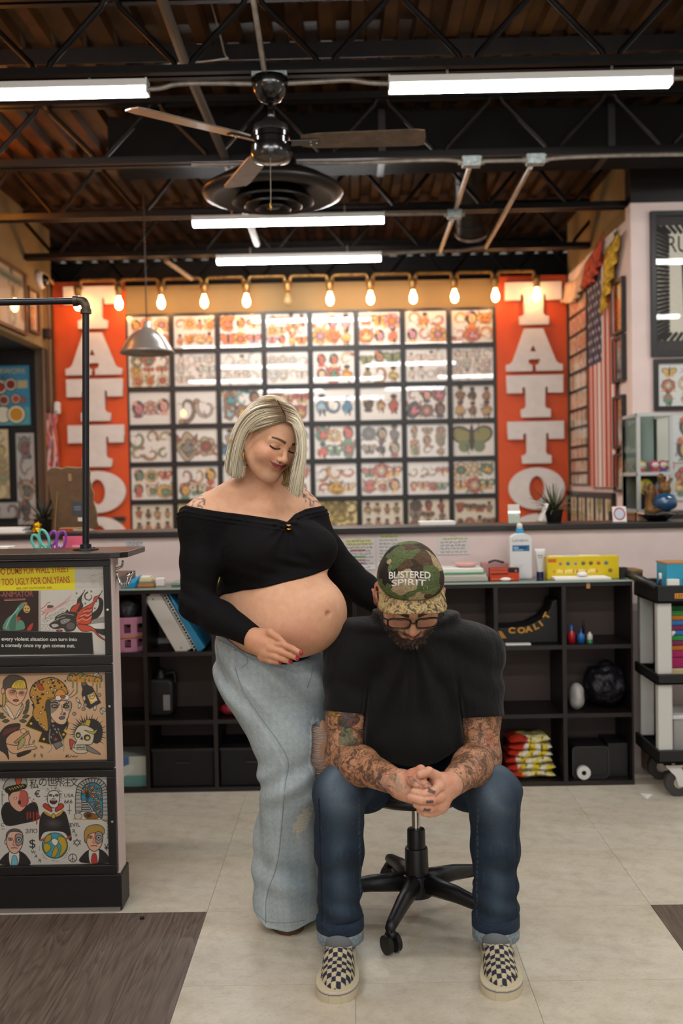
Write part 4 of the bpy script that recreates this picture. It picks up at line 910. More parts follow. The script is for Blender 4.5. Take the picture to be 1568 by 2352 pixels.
p = P(119, 950, WY - .175); t = thing('garland', 'pink and red ribbon garland hanging down the corner post', 'garland', p); rs = random.Random(5)
for i in range(26):
    x = p.x + rs.uniform(-.025, .03); L_ = rs.uniform(.35, .75); c_ = ('#c4453f', '#d98f94', '#e0b8b8', '#8f5a78', '#cf6a4a')[i % 5]
    pts = [Vector((x + .018 * math.sin(k * 1.1 + i), p.y - rs.uniform(0, .04), p.z - L_ * k / 7)) for k in range(8)]
    v = [q + Vector((s * .007, 0, 0)) for q in pts for s in (-1, 1)]; B().add(v, [(2 * k, 2 * k + 1, 2 * k + 3, 2 * k + 2) for k in range(7)]).obj('ribbon', M('ribbon ' + c_, c_, .6), t)
# ------------------------------------------------------------------ front counter on the left
CY = 3.16; cx1 = P(281, 2100, CY).x; cxe = P(289, 1272, CY - .03).x; CT = P(150, 1271, CY - .04).z
m_top = M('dark laminate', '#1f1815', .3, spec=.5); m_toe = M('black toe kick', '#131010', .4)
t = thing('counter', 'pink half height counter with black top and black base carrying three framed flash sheets', 'counter', (cx1, CY, 0))
box('body', m_pink, -2.6, cx1 - .006, CY + .012, CY + .092, .1, CT - .018, t)
box('base', m_toe, -2.6, cx1, CY, CY + .11, 0, .118, t, .004)
pl = [(-2.6, 0), (cxe - .05, 0), (cxe - .02, .008), (cxe, .035), (cxe, .30), (-2.6, .30)]
b = B(); n = len(pl); b.add([(x, CY - .035 + y, z) for z in (CT - .019, CT) for x, y in pl], [tuple(range(n - 1, -1, -1)), tuple(range(n, 2 * n))] + [(i, (i + 1) % n, n + (i + 1) % n, n + i) for i in range(n)])
b.obj('worktop', m_top, t, bevel=.003)
box('base_trim', M('pale floor trim', '#8b8480', .35, metal=.4), -2.6, cx1 - .005, CY - .006, CY, 0, .012, t)
# desk behind the counter (holds the scissors cup)
t = thing('desk', 'low desk behind the counter', 'desk', (-1.6, 3.6, 0))
box('desk_top', m_top, -2.5, -.86, 3.47, 3.95, 1.0, 1.03, t); box('desk_panel', m_pink, -2.5, -.88, 3.5, 3.52, 0, 1.0, t)
# --- three framed sheets: local frame from photograph pixels
class PP:
    """painter addressed in the pixels of a close-up of the photograph (6.031 x)"""
    def __init__(s, y0, px0, px1, pyt, pyb, bg, seed):
        s.y0 = y0; s.D = CY - .01; a, b = P(px1, pyb, s.D), P(px1, pyt, s.D); s.x1, s.z0, s.h = a.x, a.z, b.z - a.z; s.w = .42; s.x0 = s.x1 - s.w; s.pc = Pic(s.w, s.h, 430, bg, .03, seed); s.k = s.D / F_PX / 6.031
    def q(s, zx, zy): p = P(zx / 6.031, s.y0 + zy / 6.031, s.D); return (p.x - s.x0, p.z - s.z0)
    def poly(s, pts, col, e='#1d1815', ew=4, a=1., sm=True):
        pts = [s.q(*p) for p in pts]
        if sm and len(pts) > 3:
            n = len(pts); v = [Vector((*p, 0)) for p in pts]; c = bez([v[-1]] + v + [v[0], v[1]], 4); pts = [(p.x, p.y) for p in c[4:4 * (n + 1)]]
        s.pc.poly(pts, col, a, e, ew * s.k)
    def line(s, pts, wd, col='#1d1815', a=1., sm=True, taper=0):
        p = [s.q(*p) for p in pts]
        if sm and len(p) > 2: p = [(v.x, v.y) for v in bez([(*v, 0) for v in p], 5)]
        s.pc.line(p, wd * s.k, col, a, taper=taper)
    def ell(s, x, y, rx, ry, col, a=1., rot=0, e=None, ew=3, soft=1.):
        c = s.q(x, y); s.pc.ell(*c, rx * s.k, ry * s.k, col, a, -rot, soft)
        if e: s.pc.oval(*c, rx * s.k, ry * s.k, ew * s.k, e, -rot)
    def leaf(s, x, y, L, ang, w, col, e='#1d1815'):
        q = R(ang); c, d = math.cos(q), math.sin(q); s.poly([(x, y), (x + c * L * .5 - d * w, y + d * L * .5 + c * w), (x + c * L, y + d * L), (x + c * L * .5 + d * w, y + d * L * .5 - c * w)], col, e, 3)
    def text(s, body, zx, zy, hz, col, t, M4, sx=1., rot=0., name='lettering', off=0.):
        x, z = s.q(zx, zy); return text(name, body, hz * s.k * 1.38, M('ink ' + col, col, .7), M4 @ Matrix.Translation((x, -.0086, z)) @ Matrix.Rotation(R(rot), 4, 'Y'), t, .0003, sx, off=off)
def sheet_frame(label, pp, out_px, mid):
    """black frame whose picture is pp; outer right px, top py, bottom py"""
    xr, yt, yb = out_px; a, b = P(xr, yb, CY), P(xr, yt, CY); W = a.x - pp.x0 + .025; m = Matrix.Translation((pp.x0 - .025, CY + .012, a.z)); H = b.z - a.z
    t = thing('picture_frame', label, 'picture', m.translation, 'framed flash sheets on the counter')
    bt, bb, br = H - (pp.z0 + pp.h - a.z), pp.z0 - a.z, a.x - pp.x1
    for nm, r in (('frame_rail', (0, W, H - bt, H)), ('frame_rail', (0, W, 0, bb)), ('frame_stile', (0, .025, bb, H - bt)), ('frame_stile', (W - br, W, bb, H - bt))): box(nm, m_frame, r[0], r[1], -.024, -.001, r[2], r[3], t, .002, M4=m)
    box('backing_board', m_frame, .01, W - .01, -.006, -.001, .01, H - .01, t, M4=m)
    B().lathe([(0, .002), (.004, .0015), (.005, 0)], m @ Vector((W - br * .45, -.024, H * mid)), 10, Matrix.Rotation(R(90), 4, 'X')).obj('screw', m_chrome, t)
    mm = Matrix.Translation((pp.x0, CY + .012, pp.z0)); pp.pc.obj('print', mm @ Matrix.Translation((0, -.008, 0)), m_print, t)
    box('glass_pane', m_pane, .02, W - br * .9, -.016, -.0145, bb * .9, H - bt * .9, t, M4=m)
    return t, mm
INK = '#1d1815'
# sheet 1: collage of stickers and cards
p = PP(1295, 0, 242, 1301, 1505, '#bdb7ac', 1); rs = np.random.RandomState(3)
for i in range(60): x, y = rs.uniform(1180, 1430), rs.uniform(50, 330); p.line([(x, y), (x + 30, y + rs.uniform(-20, 20)), (x + 60, y + rs.uniform(-30, 30))], 1.6, '#6b655c', .35)
for i in range(7): p.line([(1290, 1120 + i * 22), (1350, 1090 + i * 20), (1445, 1070 + i * 25)], 2, '#8a8478', .5)
p.poly([(548, 380), (1440, 330), (1450, 1262), (548, 1000)], '#c6c0b5', None, sm=False)
for i in range(150): p.ell(rs.normal(1100, 110), rs.normal(520, 80), 2.2, 2.2, '#38332e', .8)
for x, y in ((1044, 415), (1247, 388), (1320, 527), (1298, 625), (1164, 556)):
    for a in range(4): q = R(a * 45); p.line([(x - 14 * math.cos(q), y - 14 * math.sin(q)), (x + 14 * math.cos(q), y + 14 * math.sin(q))], 1.5, INK)
p.line([(1195, 400), (1158, 440), (1170, 490), (1215, 510), (1250, 480), (1252, 440)], 11, '#4a3430', taper=.6)
for i in range(9): p.line([(700 + i * 14, 640 - i * 4), (780 + i * 20, 590 - i * 10), (860 + i * 10, 560 - i * 14), (930 + i * 6, 590 - i * 18)], 1.8, '#b5524c', .5)
p.poly([(590, 640), (640, 620), (645, 580), (715, 585), (720, 610), (770, 620), (730, 660), (650, 690), (590, 700)], '#c98f88', None, a=.8); p.poly([(645, 580), (715, 585), (715, 612), (640, 620)], '#5a4440', None)
p.line([(550, 630), (600, 600), (640, 550), (675, 540)], 4, '#b02f30'); p.line([(555, 660), (590, 690), (560, 715)], 4, '#b02f30'); p.line([(650, 690), (610, 730), (610, 770)], 4, '#b02f30')
for i in range(16): p.ell(600 + i * 18, 800 - i * 10 + rs.uniform(-14, 14), 26, 24, '#c6c0b5', 1, 0, '#6b655c', 1.6)
for i in range(7): p.ell(570 + i * 26, 880 + (i % 2) * 22, 34, 30, '#cbc5ba', 1, 0, '#6b655c', 1.8)
p.poly([(1350, 470), (1410, 520), (1400, 650), (1340, 750), (1250, 800), (1240, 720), (1330, 640), (1360, 560)], '#2c2824'); p.poly([(1220, 880), (1450, 905), (1450, 1000), (1330, 960)], '#2c2824')
p.poly([(1240, 800), (1450, 740), (1450, 860), (1260, 870)], '#8f8980', None); p.poly([(1240, 850), (1450, 830), (1450, 905), (1270, 900)], '#d9d4ca', None)
p.poly([(1160, 370), (1120, 430), (1060, 500), (1050, 560), (985, 600), (955, 670), (1040, 680), (1130, 600), (1110, 530), (1120, 450)], '#3a302c'); p.poly([(1090, 545), (1000, 600), (960, 665), (1030, 675), (1075, 600)], '#b8402a', None)
p.poly([(1400, 380), (1360, 440), (1290, 470), (1270, 540), (1190, 590), (1100, 640), (1040, 720), (1020, 800), (1050, 830), (1200, 850), (1250, 790), (1265, 640), (1290, 560), (1350, 470)], '#c24a30')
for i in range(6): p.line([(1060 + i * 20, 800 - i * 30), (1120 + i * 15, 770 - i * 28), (1180 + i * 12, 790 - i * 32), (1250, 740 - i * 26)], 5, INK if i % 2 else '#e8b0a0', .85)
p.poly([(1050, 850), (1200, 860), (1290, 910), (1340, 980), (1450, 1075), (1350, 1020), (1270, 940), (1170, 950), (1100, 930)], '#c24a30')
p.poly([(665, 860), (690, 830), (735, 800), (760, 740), (830, 700), (890, 680), (915, 645), (940, 675), (1050, 690), (1030, 770), (1040, 860), (1000, 930), (900, 945), (860, 900), (760, 910), (700, 895)], '#35302b')
p.poly([(820, 800), (880, 770), (960, 780), (900, 830), (840, 840)], '#8f8a80', None); p.ell(880, 805, 14, 12, '#d9d4ca', 1, 0, INK); p.ell(780, 775, 16, 12, '#d9d4ca', 1, 0, INK); p.poly([(690, 850), (760, 835), (800, 870), (720, 895)], '#b5afa4'); p.ell(960, 870, 60, 50, '#6b655c', .8); p.ell(805, 935, 38, 14, '#c23a2a', 1, 0, INK); p.line([(780, 740), (880, 700), (1000, 720)], 6, '#8f8a80'); p.line([(740, 800), (820, 760), (880, 745)], 5, '#a39d92')
p.poly([(-500, 380), (515, 380), (515, 960), (-500, 960)], '#2a1712', None, sm=False)
for i in range(50): p.ell(rs.uniform(-100, 500), rs.uniform(420, 920), 40, 30, '#3d2219', .25, soft=12)
p.poly([(515, 380), (545, 378), (548, 960), (515, 960)], '#a39a8e', None, sm=False)
p.poly([(20, 925), (60, 780), (160, 690), (230, 590), (300, 535), (320, 590), (250, 680), (220, 760), (290, 790), (325, 850), (300, 925)], '#5a8a72', INK, 5); p.poly([(120, 800), (200, 700), (190, 925), (110, 925)], '#3f6a58', None); p.line([(60, 900), (120, 760), (240, 620)], 6, '#9fc0a8'); p.poly([(205, 740), (265, 745), (230, 830)], '#b5301f', None)
p.ell(350, 635, 50, 58, '#c9a05a', 1, 0, INK); p.ell(332, 625, 9, 8, INK); p.ell(368, 625, 9, 8, INK); p.line([(330, 665), (370, 665)], 5, INK); p.ell(330, 560, 30, 24, '#a86a4a'); p.poly([(350, 925), (400, 850), (440, 835), (410, 925)], '#b53a22', None)
p.line([(40, 500), (330, 490)], 9, '#7d3426'); p.line([(40, 515), (330, 505)], 3, '#c9b7a0')
p.poly([(-260, 70), (1018, 50), (1025, 365), (-260, 388)], '#dccd1c', None, sm=False)
p.poly([(-300, 925), (1258, 965), (1280, 1262), (-300, 1275)], '#0f0d0c', '#5a554e', 4, sm=False)
t, mm = sheet_frame('top framed sheet on the counter, a collage with yellow and black stickers', p, (258, 1285, 1523), .52)
p.text('TOO DUMB FOR WALL STREET', -115, 160, 96, '#b8501c', t, mm, .575, -1.2, off=.0004); p.text('TOO UGLY FOR ONLYFANS', 2, 305, 96, '#b8501c', t, mm, .575, -1.2, off=.0004); p.text('$$$ -GET TATTOOED- $$$', 205, 360, 27, '#a8801c', t, mm, 1.12, -.6)
p.text('RE-ANIMATOR', -110, 470, 78, '#8a4a44', t, mm, .78, -.5, off=.0006); p.text('every violent situation can turn into', 0, 1072, 52, '#d8d3ca', t, mm, 1.02, 1.4, off=.0003); p.text('a comedy once my gun comes out.', 0, 1160, 52, '#d8d3ca', t, mm, 1.02, 1.4, off=.0003)
# sheet 2: tan paper with six figures
p = PP(1535, 0, 246, 1543, 1747, '#c9a27c', 2); rs = np.random.RandomState(4)
p.poly([(-500, 60), (1465, 42), (1466, 95), (-500, 125)], '#b08a68', None, sm=False)
for s in ((0, 545, -160), (30, 640, -200), (60, 690, 180), (300, 650, -45), (330, 600, -60), (350, 540, -75), (290, 700, -20), (250, 740, 5), (110, 740, 175)): p.leaf(s[0], s[1], 100, s[2], 26, '#4a4a34')
p.poly([(10, 560), (60, 480), (250, 480), (300, 560), (180, 720)], '#cfa884'); p.poly([(40, 520), (100, 560), (180, 710), (120, 690)], '#d9c8ae', INK, 3); p.poly([(290, 500), (260, 560), (185, 710), (240, 660)], '#d9c8ae', INK, 3)
p.poly([(20, 300), (30, 180), (110, 110), (220, 110), (320, 160), (350, 270), (330, 330), (60, 330)], '#4a4038'); p.ell(20, 330, 26, 46, '#c99a72', 1, 0, INK); p.poly([(20, 370), (60, 380), (50, 520), (15, 530)], '#b5933c')
p.poly([(80, 290), (340, 280), (320, 420), (250, 510), (190, 525), (100, 470), (60, 400)], '#d2a680'); p.ell(150, 340, 56, 46, '#a8503a', .7, soft=8); p.ell(285, 360, 46, 36, '#a8503a', .7, soft=8)
p.poly([(140, 285), (180, 200), (250, 170), (320, 190), (340, 285), (300, 300)], '#d9b83c')
for i in range(7): p.line([(170 + i * 25, 290), (205 + i * 14, 190)], 3, '#7a5a1c')
p.ell(160, 330, 32, 17, '#dcd4c4', 1, -8, INK); p.ell(165, 330, 15, 15, '#56706f', 1, 0, INK); p.ell(272, 350, 28, 15, '#dcd4c4', 1, -8, INK); p.ell(274, 350, 13, 13, '#56706f', 1, 0, INK); p.line([(215, 340), (200, 400), (225, 415)], 3); p.ell(200, 458, 36, 18, '#a33c30', 1, 0, INK)
# hooded woman
p.poly([(325, 815), (420, 670), (560, 640), (700, 760), (880, 740), (950, 770), (870, 880), (915, 920), (860, 1020), (690, 1080), (505, 1035), (555, 905)], '#17130f', '#c2951e', 7, sm=False); p.poly([(350, 810), (430, 700), (540, 860)], '#17130f', None)
for x, y in ((410, 780), (588, 995), (862, 932)): p.ell(x, y, 21, 21, '#d2a428', 1, 0, INK)
p.poly([(400, 320), (460, 220), (580, 160), (720, 140), (860, 220), (915, 330), (880, 420), (700, 440), (620, 520), (640, 700), (650, 870), (580, 860), (440, 680), (450, 520), (400, 420)], '#b5822a', INK, 6)
for i in range(70):
    x, y = rs.uniform(410, 900), rs.uniform(160, 820)
    if y < 430 or x < 640 - (y - 430) * .1 and x > 430: p.ell(x, y, rs.uniform(12, 26), rs.uniform(9, 17), '#241a12', .95, rs.uniform(0, 180))
for x, y in ((650, 205), (720, 180), (465, 290), (440, 410), (640, 350), (545, 630), (510, 730), (590, 830), (700, 300), (745, 310)): p.ell(x, y, 15, 17, '#d9ccb4', 1, 0, INK)
p.poly([(490, 230), (530, 220), (590, 300), (530, 310)], '#b53a26'); p.poly([(740, 380), (800, 300), (870, 330), (900, 400), (850, 440), (770, 440)], '#c9873a', INK); p.ell(790, 425, 44, 38, '#d9ccc0', 1, 0, INK); p.ell(905, 415, 36, 36, '#d9ccc0', 1, 0, INK); p.ell(855, 405, 34, 18, '#b54a2a', 1, 0, INK)
for a in ((920, 370, 940, 320), (940, 390, 1005, 310), (950, 420, 1050, 350), (640, 420, 750, 410)): p.line([(a[0], a[1]), ((a[0] + a[2]) / 2, (a[1] + a[3]) / 2 + 10), (a[2], a[3])], 4)
p.poly([(680, 480), (720, 460), (940, 470), (975, 540), (940, 640), (900, 760), (840, 795), (760, 770), (690, 690), (665, 600)], '#d2ad8c', INK, 5); p.poly([(680, 480), (780, 500), (790, 560), (700, 640), (668, 600)], '#6f6a62', None, a=.75); p.poly([(870, 490), (960, 490), (960, 590), (890, 600)], '#7d766c', None, a=.65)
p.line([(690, 490), (740, 480), (800, 500)], 9); p.line([(860, 520), (930, 490)], 9); p.ell(742, 540, 40, 22, '#c9bba6', 1, 5, INK, 6); p.ell(745, 540, 17, 17, '#8f7a2c', 1, 0, INK); p.ell(895, 545, 36, 19, '#c9bba6', 1, -5, INK, 6); p.ell(890, 545, 15, 15, '#8f7a2c', 1, 0, INK)
p.line([(830, 520), (845, 610), (820, 650), (860, 660)], 4); p.ell(875, 645, 22, 24, '#4a3c36', .9); p.ell(840, 700, 40, 23, '#6a5664', 1, -6, INK); p.poly([(780, 480), (815, 470), (800, 530)], '#dcd2c2'); p.poly([(905, 470), (930, 470), (912, 520)], '#dcd2c2')
p.poly([(620, 470), (670, 450), (680, 620), (690, 760), (650, 860), (640, 680), (610, 580)], '#3d3a30', INK, 3); p.line([(910, 720), (920, 800), (905, 860)], 9, '#2c2720')
for x, y in ((720, 810), (745, 860), (770, 900), (790, 860), (715, 930), (750, 990), (690, 970)): p.ell(x, y, 24, 15, '#9a958c', 1, 60, INK, 5)
p.poly([(690, 930), (730, 910), (735, 950)], '#b5362a'); p.poly([(725, 1000), (770, 980), (780, 1010), (740, 1020)], '#b5362a'); p.poly([(715, 1060), (820, 1020), (850, 1085), (760, 1140)], '#6a6c6a', INK, 5, sm=False); p.line([(675, 860), (665, 1000), (700, 1120), (650, 1185)], 7, '#8f8a80'); p.line([(800, 900), (860, 1040), (865, 1165)], 7, '#8f8a80')
# dripping word
for x, y in ((985, 120), (1040, 150), (1100, 110), (1160, 140), (1220, 150), (1290, 160), (1350, 170), (960, 150)): p.ell(x, y, 50, 40, '#8a8a4a', 1, 0, INK, 4)
for x, L in ((992, 120), (1050, 180), (1120, 60), (1270, 90), (1328, 190), (1370, 110)): p.line([(x, 170), (x, 160 + L)], 11); p.line([(x, 170), (x, 158 + L)], 7, '#9a9a62')
p.ell(1310, 95, 42, 20, '#cfc2ac', 1, -25, INK); p.ell(1376, 128, 22, 22, '#7d7468', 1, 0, INK)
p.poly([(1110, 240), (1170, 215), (1205, 250), (1260, 270), (1380, 490), (1225, 575), (1165, 530), (1115, 370), (1130, 300)], '#262220', INK, 4, sm=False); p.poly([(1110, 215), (1170, 195), (1190, 235), (1130, 265)], '#5a5650', INK, 4, sm=False); p.poly([(1185, 385), (1290, 335), (1340, 460), (1240, 520)], '#d2a02c', INK, 4, sm=False); p.ell(1255, 398, 36, 33, '#dccfae', 1, 0, INK); p.ell(1243, 398, 9, 10, INK); p.ell(1268, 394, 9, 10, INK); p.line([(1235, 460), (1325, 450)], 8, '#dccfae'); p.line([(1260, 490), (1310, 420)], 8, '#dccfae')
for x, y, a in ((1060, 455, 60), (1085, 530, 110), (1300, 560, 100), (1390, 610, 80), (1420, 585, 30), (1150, 430, 90)): p.ell(x, y, 38, 19, '#c2b8a4', 1, a, INK)
for x, y in ((1140, 577), (1012, 643), (1360, 382), (1165, 520)): p.ell(x, y, 25, 24, '#8f8678', 1, 0, INK)
# spiked skull
for i in range(26):
    a = R(-195 + i * 9.2); L = 235 + 40 * (i % 2); cx, cy = 1200, 910; p.poly([(cx + 150 * math.cos(a - .09), cy + 150 * math.sin(a - .09)), (cx + L * math.cos(a), cy + L * math.sin(a)), (cx + 150 * math.cos(a + .09), cy + 150 * math.sin(a + .09))], '#17130f', None, sm=False)
p.poly([(1180, 740), (1300, 720), (1400, 830), (1390, 1000), (1320, 1060), (1230, 1000), (1240, 860)], '#17130f', None); p.poly([(1110, 740), (1150, 800), (1180, 730), (1240, 740), (1200, 850), (1130, 860)], '#b59a3a', INK, 3)
p.poly([(1010, 950), (1050, 840), (1130, 800), (1250, 840), (1290, 900), (1260, 1060), (1150, 1080), (1140, 1130), (1010, 1120), (1040, 1020)], '#c4b89e', INK, 5); p.poly([(980, 1120), (1180, 1150), (1170, 1190), (1040, 1190)], '#c4b89e', INK, 4); p.ell(1066, 940, 34, 38, '#2a241c', 1, 0, INK); p.ell(1066, 945, 20, 20, '#a8a03a'); p.ell(1190, 975, 46, 42, '#2a241c', 1, 0, INK); p.ell(1195, 980, 26, 24, '#c2ac4a'); p.poly([(1090, 1000), (1120, 950), (1135, 1010)], '#2a241c', None)
for i in range(6): p.ell(1050 + i * 20, 1095, 9, 22, '#d9cfb4', 1, 0, INK, 2); p.ell(1045 + i * 20, 1130, 9, 16, '#d9cfb4', 1, 0, INK, 2)
p.poly([(950, 995), (1030, 1040), (1000, 1060), (970, 1140), (955, 1120)], '#b03a2a'); p.poly([(1190, 1080), (1370, 1195), (1330, 1205), (1200, 1160)], '#77706a'); p.poly([(1150, 870), (1260, 890), (1330, 860), (1280, 930)], '#a8953a', INK, 3)
# crested figure with skull
p.poly([(-60, 1000), (0, 880), (90, 800), (250, 780), (235, 870), (120, 930), (60, 1040), (90, 1180), (100, 1280), (50, 1200), (-60, 1120)], '#241a18', INK, 4)
for i in range(7): p.line([(20 + i * 28, 950 - i * 14), (50 + i * 30, 860 - i * 5)], 9, '#6a2a24')
p.poly([(60, 1010), (130, 920), (240, 870), (330, 880), (400, 960), (380, 1060), (470, 1100), (480, 1130), (330, 1160), (180, 1200), (90, 1140)], '#cf9f78', INK, 5); p.ell(305, 885, 40, 36, '#d2a680', 1, 0, INK); p.poly([(170, 1040), (370, 880), (385, 910), (200, 1060)], '#9a8a4a', INK, 4, sm=False); p.poly([(270, 1000), (330, 990), (300, 1090), (220, 1140)], '#a89a5a', INK, 3)
for i in range(7): p.ell(315 + i * 22, 1100 - i * 3, 11, 18, '#d9cfae', 1, 0, INK, 2)
p.poly([(220, 1200), (400, 1150), (390, 1190), (240, 1250)], '#1d1815', None); p.line([(60, 1060), (210, 1085), (240, 1040)], 5)
for x, y, a in ((460, 1010, 120), (540, 1090, 40), (465, 1200, 100), (550, 1200, 70)): p.leaf(x, y, 52, a, 12, '#8a8072')
p.line([(890, 1245), (910, 1210), (900, 1250), (935, 1215), (915, 1235), (945, 1250), (970, 1225), (990, 1245), (1010, 1225), (1020, 1245), (1060, 1232)], 4)
t, mm = sheet_frame('middle framed sheet on the counter, tan paper with a leopard hooded woman', p, (264, 1526, 1762), .6)
for i, ch in enumerate('WASTED'): p.text(ch, 968 + i * 66, 190 + i * 4 + (i % 2) * 8, 72, '#d98a1c', t, mm, 1., -4 + 6 * (i % 3), off=.0012)
# sheet 3: white paper with five figures and signs
p = PP(1775, 0, 250, 1784, 1987, '#c4beb2', 5); rs = np.random.RandomState(5)
p.poly([(0, 600), (20, 480), (100, 430), (250, 560), (350, 480), (430, 440), (500, 560), (520, 660), (300, 720), (70, 750)], '#1b1817', INK, 4); p.poly([(100, 350), (150, 290), (330, 270), (370, 380), (330, 500), (240, 560), (130, 470)], '#cf9a80', INK, 5); p.poly([(260, 280), (340, 270), (380, 420), (300, 500), (240, 440)], '#a8453a', None, a=.8)
p.poly([(20, 230), (80, 110), (200, 75), (320, 80), (355, 170), (320, 240), (200, 230), (80, 300), (60, 260)], '#a39e96', INK, 5); p.poly([(70, 220), (310, 170), (320, 235), (80, 290)], '#1b1817', INK, 3)
for i in range(12): p.ell(110 + i * 18, 240 - i * 5 + (i % 2) * 18, 9, 8, '#d2b32c')
p.poly([(195, 90), (275, 80), (270, 150), (235, 190), (200, 150)], '#c2502a', INK, 4); p.poly([(80, 270), (150, 290), (100, 360)], '#1b1817', None); p.ell(190, 370, 18, 14, '#d9cfc2', 1, 0, INK); p.ell(250, 430, 18, 26, '#3a1c18', 1, 0, INK); p.poly([(350, 490), (470, 430), (510, 570), (420, 640)], '#1f1c1b', INK, 4)
for x, L in ((360, 80), (400, 60), (445, 110), (490, 150), (515, 60)): p.line([(x, 570), (x, 580 + L)], 9, '#a82f24')
for x, y in ((385, 360), (440, 385), (420, 410), (470, 445)): p.line([(x, y), (x + 14, y + 10)], 6, '#8a2a22')
for i in range(60):
    a = rs.uniform(0, 6.28); p.line([(722 + 85 * math.cos(a), 330 + 90 * math.sin(a)), (722 + rs.uniform(105, 140) * math.cos(a), 330 + rs.uniform(105, 135) * math.sin(a))], 1.6, '#4a453e', .8)
p.poly([(650, 310), (690, 270), (770, 270), (805, 330), (800, 420), (770, 500), (690, 495), (640, 420)], '#c9c3b6', INK, 5); p.ell(682, 330, 22, 16, '#6a655c', 1, 0, INK); p.ell(768, 330, 22, 16, '#6a655c', 1, 0, INK); p.poly([(710, 355), (725, 320), (740, 355)], INK, None); p.ell(722, 415, 46, 36, '#5a1c1c', 1, 0, INK, 6); p.line([(685, 395), (760, 395)], 6, '#d9d3c6')
p.poly([(540, 640), (600, 560), (720, 620), (840, 560), (900, 600), (970, 900), (950, 960), (860, 840), (600, 840), (530, 960), (525, 800)], '#211d1c', INK, 4); p.poly([(575, 470), (620, 445), (700, 520), (690, 560), (600, 510)], '#b53424', INK, 4); p.poly([(865, 470), (820, 445), (750, 520), (760, 560), (850, 510)], '#b53424', INK, 4); p.ell(720, 720, 90, 50, '#7a756c', .5, soft=20); p.line([(600, 560), (650, 600), (722, 620), (800, 600), (850, 540)], 14, '#b58f2c'); p.ell(722, 620, 26, 36, '#c29a2c', 1, 0, INK)
p.ell(742, 1030, 178, 180, '#3f93ae', 1, 0, '#2a4a3a', 7)
for pts, c in (([(590, 1010), (650, 1000), (690, 1060), (630, 1130), (590, 1090)], '#b59a2a'), ([(620, 900), (690, 880), (680, 960), (600, 990)], '#a88f2c'), ([(800, 900), (880, 930), (910, 1050), (850, 1150), (800, 1180), (830, 1050), (780, 960)], '#b59a2a'), ([(700, 1180), (720, 1090), (760, 1030), (790, 1100), (740, 1190)], '#b5922a'), ([(690, 960), (740, 930), (790, 970), (760, 1030), (720, 1020)], '#d9d6cc')): p.poly(pts, c, '#4a5a2a', 5)
for s in ((540, 960, 600, 930), (900, 940, 960, 900)): p.line([s[:2], s[2:]], 14, '#a8483a')
for s in (((530, 1040), (530, 1100)), ((560, 1140), (600, 1190)), ((570, 1190), (640, 1220)), ((920, 1130), (890, 1180)), ((950, 1050), (935, 1110)), ((700, 1235), (790, 1250)), ((860, 1210), (900, 1190))): p.line(s, 3, '#6a655c')
# arch with coloured glass and steps
p.poly([(1035, 600), (1035, 280), (1100, 150), (1250, 90), (1390, 120), (1470, 260), (1490, 660), (1390, 660), (1380, 560), (1110, 560)], '#a8a49c', INK, 5)
for i in range(15): a = R(180 + i * 180 / 14); p.line([(1255 + 150 * math.cos(a), 300 + 150 * math.sin(a)), (1255 + 215 * math.cos(a), 290 + 205 * math.sin(a))], 5)
for i in range(6): p.line([(1400, 330 + i * 55), (1480, 330 + i * 55)], 4); p.line([(1035, 330 + i * 55), (1105, 330 + i * 55)], 4)
p.poly([(1115, 400), (1110, 300), (1150, 200), (1250, 155), (1350, 180), (1395, 280), (1400, 640), (1300, 560), (1200, 420)], '#2f7f98', INK, 5)
cc = ('#c2441f', '#dca52a', '#46a5bd', '#c2441f', '#2a6f8a', '#dca52a')
for i in range(9):
    for j in range(11):
        r_ = 40 + i * 25; a = R(-178 + j * 20 + i * 5); x, y = 1205 + r_ * math.cos(a) * .85, 330 + r_ * math.sin(a) * .95
        if 1120 < x < 1392 and y > 170 + abs(x - 1255) * .35 and (x > 1210 or y < 380): p.ell(x, y, 14, 12, cc[(i * 2 + j) % 6], 1, 35 + j * 20, '#23201e', 2.4)
for i in range(8): p.ell(1240 + i * 20, 430 + i * 25, 13, 12, cc[i % 6], 1, 30, '#23201e', 2.4); p.ell(1290 + i * 13, 400 + i * 28, 13, 12, cc[(i + 2) % 6], 1, 30, '#23201e', 2.4); p.ell(1340 + i * 6, 380 + i * 30, 13, 12, cc[(i + 4) % 6], 1, 30, '#23201e', 2.4)
p.ell(1195, 330, 24, 60, '#1d1815', .9, soft=8)
for i in range(5): p.poly([(1115, 400 + i * 34), (1180 + i * 18, 400 + i * 34), (1185 + i * 18, 424 + i * 34), (1115, 424 + i * 34)], '#b0aca4', INK, 4, sm=False)
p.ell(1065, 620, 55, 44, '#b5b0a6', 1, 0, INK); p.poly([(1140, 600), (1200, 570), (1330, 600), (1340, 650), (1200, 660)], '#8a5a24', INK, 4); p.ell(1210, 610, 40, 30, '#2a1c12', .9, soft=8); p.line([(1000, 660), (1200, 668), (1490, 668)], 7, '#a8842c')
